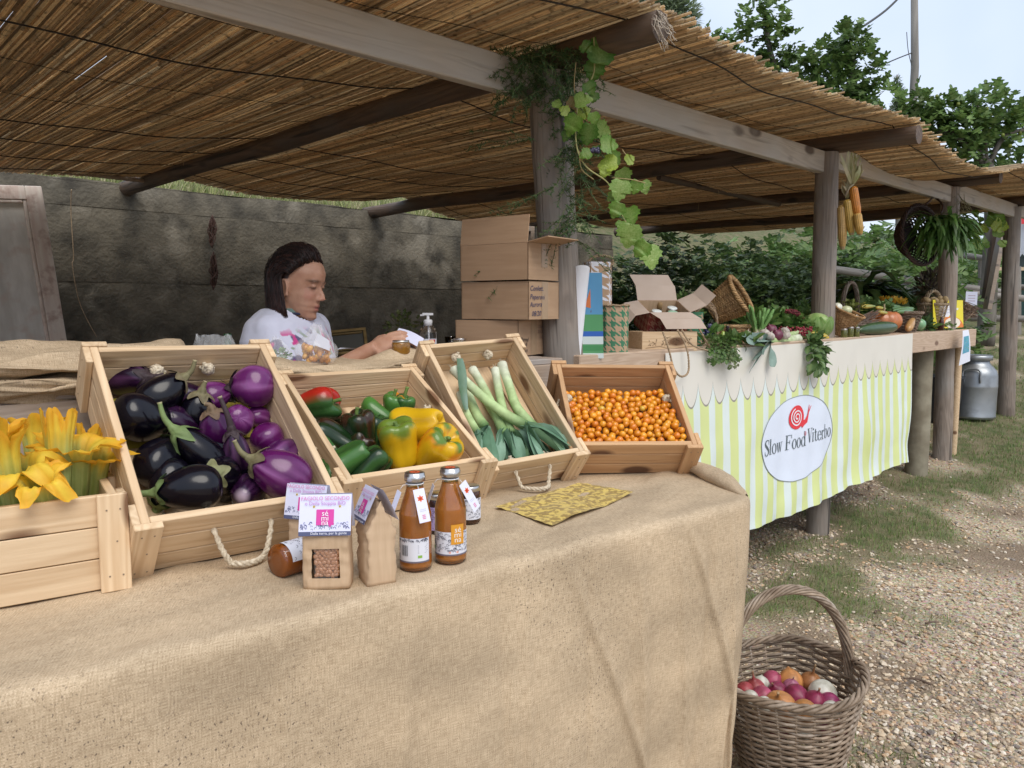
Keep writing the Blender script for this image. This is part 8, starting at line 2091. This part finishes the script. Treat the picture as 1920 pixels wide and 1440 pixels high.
for k in range(40):
    rs_=rs; p=at(rs.uniform(1795,1810),rs.uniform(360,420),6.2); b.tube([p,p+V((rs.uniform(-.06,.08),0,rs.uniform(-.12,.02)))],.002,3,(.22,.2,.10))
b.build('dry_tendrils',M_['matte'],label='dry brown vine tendrils clinging to the right side of the third post',cat='tendrils')
# ================================================================= MILK CAN AND SURROUNDINGS
q=at(1824,778,7.5); z0=gz(q.x,q.y)
mc=empty('milk_can',V((q.x,q.y,z0)),(0,0,R(-20)),label='dull aluminium milk can with side handles standing on the grass beyond the counter',cat='milk can')
hh=.62; r=.195
b=MB(); b.lathe([(.02,.012),(r*.92,.0),(r,.02),(r,.03),(r*.985,.04),(r,.30),(r*1.012,.31),(r*1.012,.325),(r,.335),(r*.99,.42),(r*.93,.465),(r*.78,.505),(r*.66,.525),(r*.60,.545),(r*.60,.575)],36); b.build('can_body',M_['can'],mc)
b=MB(); b.lathe([(r*.60,.565),(r*.72,.572),(r*.73,.60),(r*.72,.612),(r*.66,.62),(r*.1,.615)],32); b.build('lid',M_['can'],mc)
for a in (-.35,2.8):
    b=MB(); d=V((math.cos(a-PI/2),math.sin(a-PI/2),0)); t_=V((-d.y,d.x,0)); 
    b.tube(bez([d*r*1.0-t_*.075+V((0,0,.36)),d*(r+.004)-t_*.075+V((0,0,.40)),d*(r+.0)-t_*.068+V((0,0,.475)),d*(r-.005)+V((0,0,.49)),d*(r+.0)+t_*.068+V((0,0,.475)),d*(r+.004)+t_*.075+V((0,0,.40)),d*r+t_*.075+V((0,0,.36))],6),.010,8); b.build('handle',M_['can'],mc)
q=at(1757,800,7.4); zg=gz(q.x,q.y); b=MB(); b.lathe([(.05,0),(.15,.01),(.19,.2),(.21,.42),(.22,.44),(.19,.43),(.05,.40)],26,lambda a,f,r_,z:(r_*(1+.10*nz(math.cos(a)*2,math.sin(a)*2,f*4)),z)); b.build('black_bin_bag',M_['black'],loc=(q.x,q.y,zg),label='black plastic bin behind the counter legs',cat='bin')
# log fence
YF=12.5
fe=empty('log_fence',at(1840,600,YF),label='grey rustic log rail fence beyond the counter end',cat='fence'); Fi=Matrix.Translation(-at(1840,600,YF)); fw=wood('weathered_rail_wood',(.30,.27,.24),(.17,.15,.13),var=.1,along='z',sc=.8)
for i,(x0,y0,x1,y1,r) in enumerate([(1560,505,1905,552,.065),(1640,535,1925,560,.06),(1820,596,1930,598,.06),(1800,478,1860,486,.05),(1900,538,1990,542,.05),(1760,570,1860,575,.05)]): logobj('rail',at(x0,y0,YF+.1*i),at(x1,y1,YF-.1*i),r,r*.9,fw,fe,Fi,seed=i,n=10)
for i,(x,y0,y1,r) in enumerate([(1845,520,640,.09),(1842,478,600,.07),(1700,520,640,.07),(1905,500,640,.08)]): logobj('post',at(x,y1,YF+.2),at(x,y0,YF+.2),r,r*.9,fw,fe,Fi,seed=i+9,n=10)
lo=logobj('split_post',at(1852,560,9.2),at(1868,430,9.2),.07,.06,M_['rafter'],None,seed=3); tag(lo,'splintered brown timber post leaning behind the fourth post','post')
piece_=piece('split_plank',(.05,.10,1.0),None,M_['oldplank'],None,M=frame(at(1866,500,9.1),z=V((.13,0,1)),x=V((1,0,-.13)))); tag(piece_,'pale split plank beside the splintered post','plank')
# white tent at the right edge
tn=empty('market_tent',at(1935,600,14),label='white tent wall with a red strip beyond the fourth post at the right edge',cat='tent'); Ni=Matrix.Translation(-at(1935,600,14))
b=MB(); a0=at(1903,395,14);a1=at(1990,380,14);
b.grid(lambda u,v:at(lerp(1902,2000,u),lerp(395,482+6*math.sin(u*30),v),14+.05*math.sin(u*20)),20,8,col=(.72,.74,.80),M=Ni); b.build('tent_wall',PT,tn)
b=MB(); b.grid(lambda u,v:at(lerp(1915,1990,u),lerp(408,420,v),13.9),4,2,col=(.6,.04,.05),M=Ni); b.build('red_strip',PT,tn)
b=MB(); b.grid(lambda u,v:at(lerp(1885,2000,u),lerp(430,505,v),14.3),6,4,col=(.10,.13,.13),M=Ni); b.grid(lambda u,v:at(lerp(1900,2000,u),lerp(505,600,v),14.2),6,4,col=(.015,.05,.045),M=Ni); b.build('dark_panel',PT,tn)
b=MB(); b.box(at(1940,504,14),(1.4,.03,.06),col=(.55,.42,.28),M=Ni); b.build('shelf_edge',PT,tn)
# ================================================================= TREES
def tree(name,blobs,label,kindl,Ls,cols,seed,trunk=None,dens=1.0,nobj=0,m='leaf',figs=None,cat='tree',inner=.0):
    rs=random.Random(seed); base=V(trunk[0]); t=empty(name,base,label=label,cat=cat); Ti=Matrix.Translation(-base)
    b=MB(); objs=[]
    for (px,py,Y,rp,n) in blobs:
        c=at(px,py,Y); r=rp/F*Y
        for k in range(int(n*dens)):
            v=V((rs.gauss(0,1),rs.gauss(0,1),rs.gauss(0,1))).normalized()*(rs.random()**.45)*r; v.y*=.9
            if fb((c.x+v.x*1.3,c.y+v.y,c.z+v.z*1.3),2)<-.14: continue
            p=c+v; d=V((v.x,v.y-.3*r,v.z+.1*r)); l=Ls*rs.uniform(.6,1.2); col=jt(mixc(cols[0],cols[1],rs.random()**1.3),rs.uniform(.7,1.25))
            M=Ti@rndleafM(p,l,d,rs=rs)
            if len(objs)<nobj and rs.random()<.35: objs.append((M,rs.randint(0,2),rs.randint(0,3)))
            else: addleaf(b,kindl,M,col,seed=k%4)
        if figs:
            for k in range(figs):
                v=V((rs.gauss(0,1),rs.gauss(0,1),rs.gauss(0,1))).normalized()*r*rs.random()**.4; b.ell(c+v,.028,6,4,(.30,.34,.08),M=Ti)
    for M,ci,si in objs:
        mobj('leaf',leafmesh(kindl,tuple(round(x*(.8+.2*ci),3) for x in mixc(cols[0],cols[1],.3+.3*ci)),seed=si),t,M=M)
    b.build('foliage',M_[m],t,kind='stuff')
    b=MB()
    for pts,r0_,r1_ in trunk[1]:
        C=bez(pts,6); k=len(C); b.tube(C,[lerp(r0_,r1_,i/(k-1)) for i in range(k)],8,M=Ti)
    b.build('trunk',M_['bark'],t)
    return t
FG=((.075,.15,.045),(.20,.32,.11))
def A(px,py,Y): return at(px,py,Y)
Yf=12.5
gnd=A(1553,560,Yf); gnd.z=gz(gnd.x,gnd.y)
tree('fig_tree',[(1430,35,Yf,48,150),(1455,85,Yf,42,110),(1420,130,Yf,60,170),(1335,92,Yf,36,90),(1370,100,Yf,30,60),(1380,150,Yf,60,150),(1470,160,Yf,70,220),(1540,120,Yf,40,110),(1585,80,Yf,38,120),(1600,130,Yf,50,170),(1560,180,Yf,60,190),(1625,190,Yf,45,140),(1500,225,Yf,80,240),(1590,240,Yf,70,200),(1420,200,Yf,60,150),(1640,260,Yf,60,180)],
 'tall fig tree with big lobed leaves rising behind the reed roof',"lobed",.17,FG,51,
 (gnd,[([gnd,A(1545,400,Yf),A(1500,260,Yf),A(1450,120,Yf),A(1432,20,Yf)],.14,.02),([A(1530,350,Yf),A(1560,230,Yf),A(1600,130,Yf),A(1590,60,Yf)],.07,.015),([A(1480,280,Yf),A(1400,180,Yf),A(1330,95,Yf)],.05,.012),([A(1470,240,Yf),A(1560,195,Yf),A(1640,200,Yf)],.04,.012)]),1.0,260,figs=3)
g2=A(1850,600,11.5); g2.z=gz(g2.x,g2.y)
Yg=11.5
tree('fig_tree',[(1690,215,Yg,50,130),(1740,205,Yg,40,100),(1720,260,Yg,60,180),(1660,250,Yg,40,90),(1790,230,Yg,50,140),(1840,215,Yg,50,150),(1890,230,Yg,55,170),(1930,260,Yg,60,150),(1780,290,Yg,50,120),(1850,290,Yg,55,130),(1910,310,Yg,45,120),(1745,320,Yg,40,70),(1960,210,Yg,60,120)],
 'second spreading fig tree with bare grey branches over the right end of the roof','lobed',.18,FG,52,
 (g2,[([g2,A(1860,420,Yg),A(1850,300,Yg)],.13,.08),([A(1850,320,Yg),A(1790,255,Yg),A(1700,240,Yg),A(1650,235,Yg)],.05,.014),([A(1855,310,Yg),A(1880,260,Yg),A(1930,240,Yg),A(1980,230,Yg)],.045,.015),([A(1845,300,Yg),A(1820,262,Yg),A(1760,238,Yg)],.035,.01),([A(1850,300,Yg),A(1845,240,Yg),A(1830,190,Yg)],.03,.008)]),1.0,240,figs=5)
Yo=20; g3=A(1210,560,Yo); g3.z=gz(g3.x,g3.y)
tree('olive_tree',[(1150,-10,Yo,70,2600),(1215,0,Yo,70,2600),(1250,35,Yo,55,4200),(1262,80,Yo,34,1500),(1180,55,Yo,60,1500),(1100,-40,Yo,60,1500)],'grey green olive tree showing above the reed roof in the middle','olive',.22,((.24,.30,.24),(.42,.48,.40)),53,(g3,[([g3,A(1205,300,Yo),A(1200,60,Yo)],.25,.08)]))
Yk=24; g4=A(1682,560,Yk); g4.z=gz(g4.x,g4.y)
b4=[(1682,150+9*k,Yk,3+2.6*k,60+26*k) for k in range(8)]
tree('conifer',b4,'faint pointed conifer top left of the utility pole','olive',.16,((.20,.26,.22),(.28,.33,.28)),54,(g4,[([g4,A(1682,140,Yk)],.12,.02)]))
# hedge and scrub under the far part of the roof
rs=random.Random(60)
def scrub(name,n,t0,t1,s0,s1,ztop,kindl,Ls,cols,label,seed,zf=lambda t:1.0,cat='hedge',lay=0):
    rs=random.Random(seed); b=MB()
    for k in range(n):
        t=rs.uniform(t0,t1); s=rs.uniform(s0,s1); p=S(t,s); g=gz(p.x,p.y); top=ztop*zf(t)*(.85+.3*nz(t*1.5,s,seed)); z=rs.uniform(g,max(g+.3,top))
        if z>top: continue
        if fb((p.x*1.1,p.y*1.1,z*1.4),2)<-.22 and rs.random()<.8: continue
        p.z=z; addleaf(b,kindl,rndleafM(p,Ls*rs.uniform(.6,1.25),V((rs.uniform(-1,1),-1,rs.uniform(-.4,.6))),rs=rs),jt(mixc(cols[0],cols[1],rs.random()**1.5),rs.uniform(.6,1.35)),seed=k%4)
    return b.build(name,M_['leaf'],label=label,cat=cat,kind='stuff')
DG=((.022,.055,.018),(.06,.12,.035))
scrub('ivy_hedge',6500,6.3,14.5,4.2,5.6,2.62,'lobed',.17,DG,'dark ivy and fig scrub covering the bank behind the counter',61)
scrub('tall_scrub',4200,12.5,24,2.5,7,3.3,'lobed',.26,FG,'green thicket beyond the roof at the right',62)
scrub('tree_line',6500,10,40,9,13,5.2,'oval',.42,((.05,.09,.035),(.13,.19,.08)),'distant line of trees and bushes on the bank',63,zf=lambda t:.85)
scrub('far_thicket',5200,19,36,-6,3,3.6,'oval',.30,((.05,.09,.04),(.15,.20,.09)),'grey green thicket behind the log fence at the right',64)
scrub('low_shrubs',2600,14,22,-1,3,2.3,'oval',.14,((.05,.10,.04),(.13,.20,.09)),'low bushes around the log fence',66)
# big leafy plants right behind the counter
for i,(px,py,Y,n,L_,w,lab) in enumerate([(1625,560,7.6,46,.62,.05,'artichoke like plant with long jagged leaves, right behind the arched basket'),(1690,570,8.0,50,.62,.05,'second long leaved plant behind the zucchini basket'),(1590,570,7.8,30,.5,.045,'leafy plant partly hidden by the second post'),(1660,585,8.6,40,.55,.05,'leafy plant between the two long leaved ones, further back')]):
    droop('leafy_plant',at(px,py,Y),n*3,L_,w,((.03,.08,.025),(.10,.19,.06)),lab,70+i,.16)
scrub('fig_branches',700,7.2,9.6,.9,2.0,2.15,'lobed',.20,FG,'fig branches with big leaves hanging behind the corn cobs',65,cat='branches')
clump('purple_basil',at(1745,540,6.9),(.12,.10,.14),240,'oval',.07,((.045,.02,.045),(.09,.04,.08)),'dark purple basil plant behind the potato basket','plant',80)
# ================================================================= UTILITY POLE
Yp=26; pp=A(1713,175,Yp); g=gz(pp.x,pp.y); up=empty('utility_pole',V((pp.x,pp.y,g)),label='grey wooden utility pole with two slack cables against the sky',cat='utility pole'); Ui=Matrix.Translation(-V((pp.x,pp.y,g)))
polew=mat('pole_wood',(.27,.25,.23),(.19,.175,.16),scale=8,st=(1,1,.1),rough=.9)
b=MB(); b.tube([V((pp.x,pp.y,g)),V((pp.x,pp.y,g+6)),A(1714,-60,Yp)],[.15,.12,.10],12,M=Ui); b.build('pole_shaft',polew,up)
for pts,r_ in (([A(1713,98,Yp),A(1675,113,Yp),A(1610,142,Yp+1),A(1540,190,Yp+2)],.02),([A(1700,-20,Yp-.5),A(1660,20,Yp-1),A(1600,62,Yp-2),A(1560,90,Yp-2)],.035),([A(1700,60,Yp),A(1703,95,Yp),A(1711,130,Yp)],.012)):
    b=MB(); b.tube(bez(pts,8),r_,5,(.08,.08,.085),M=Ui); b.build('cable',M_['matte'],up)
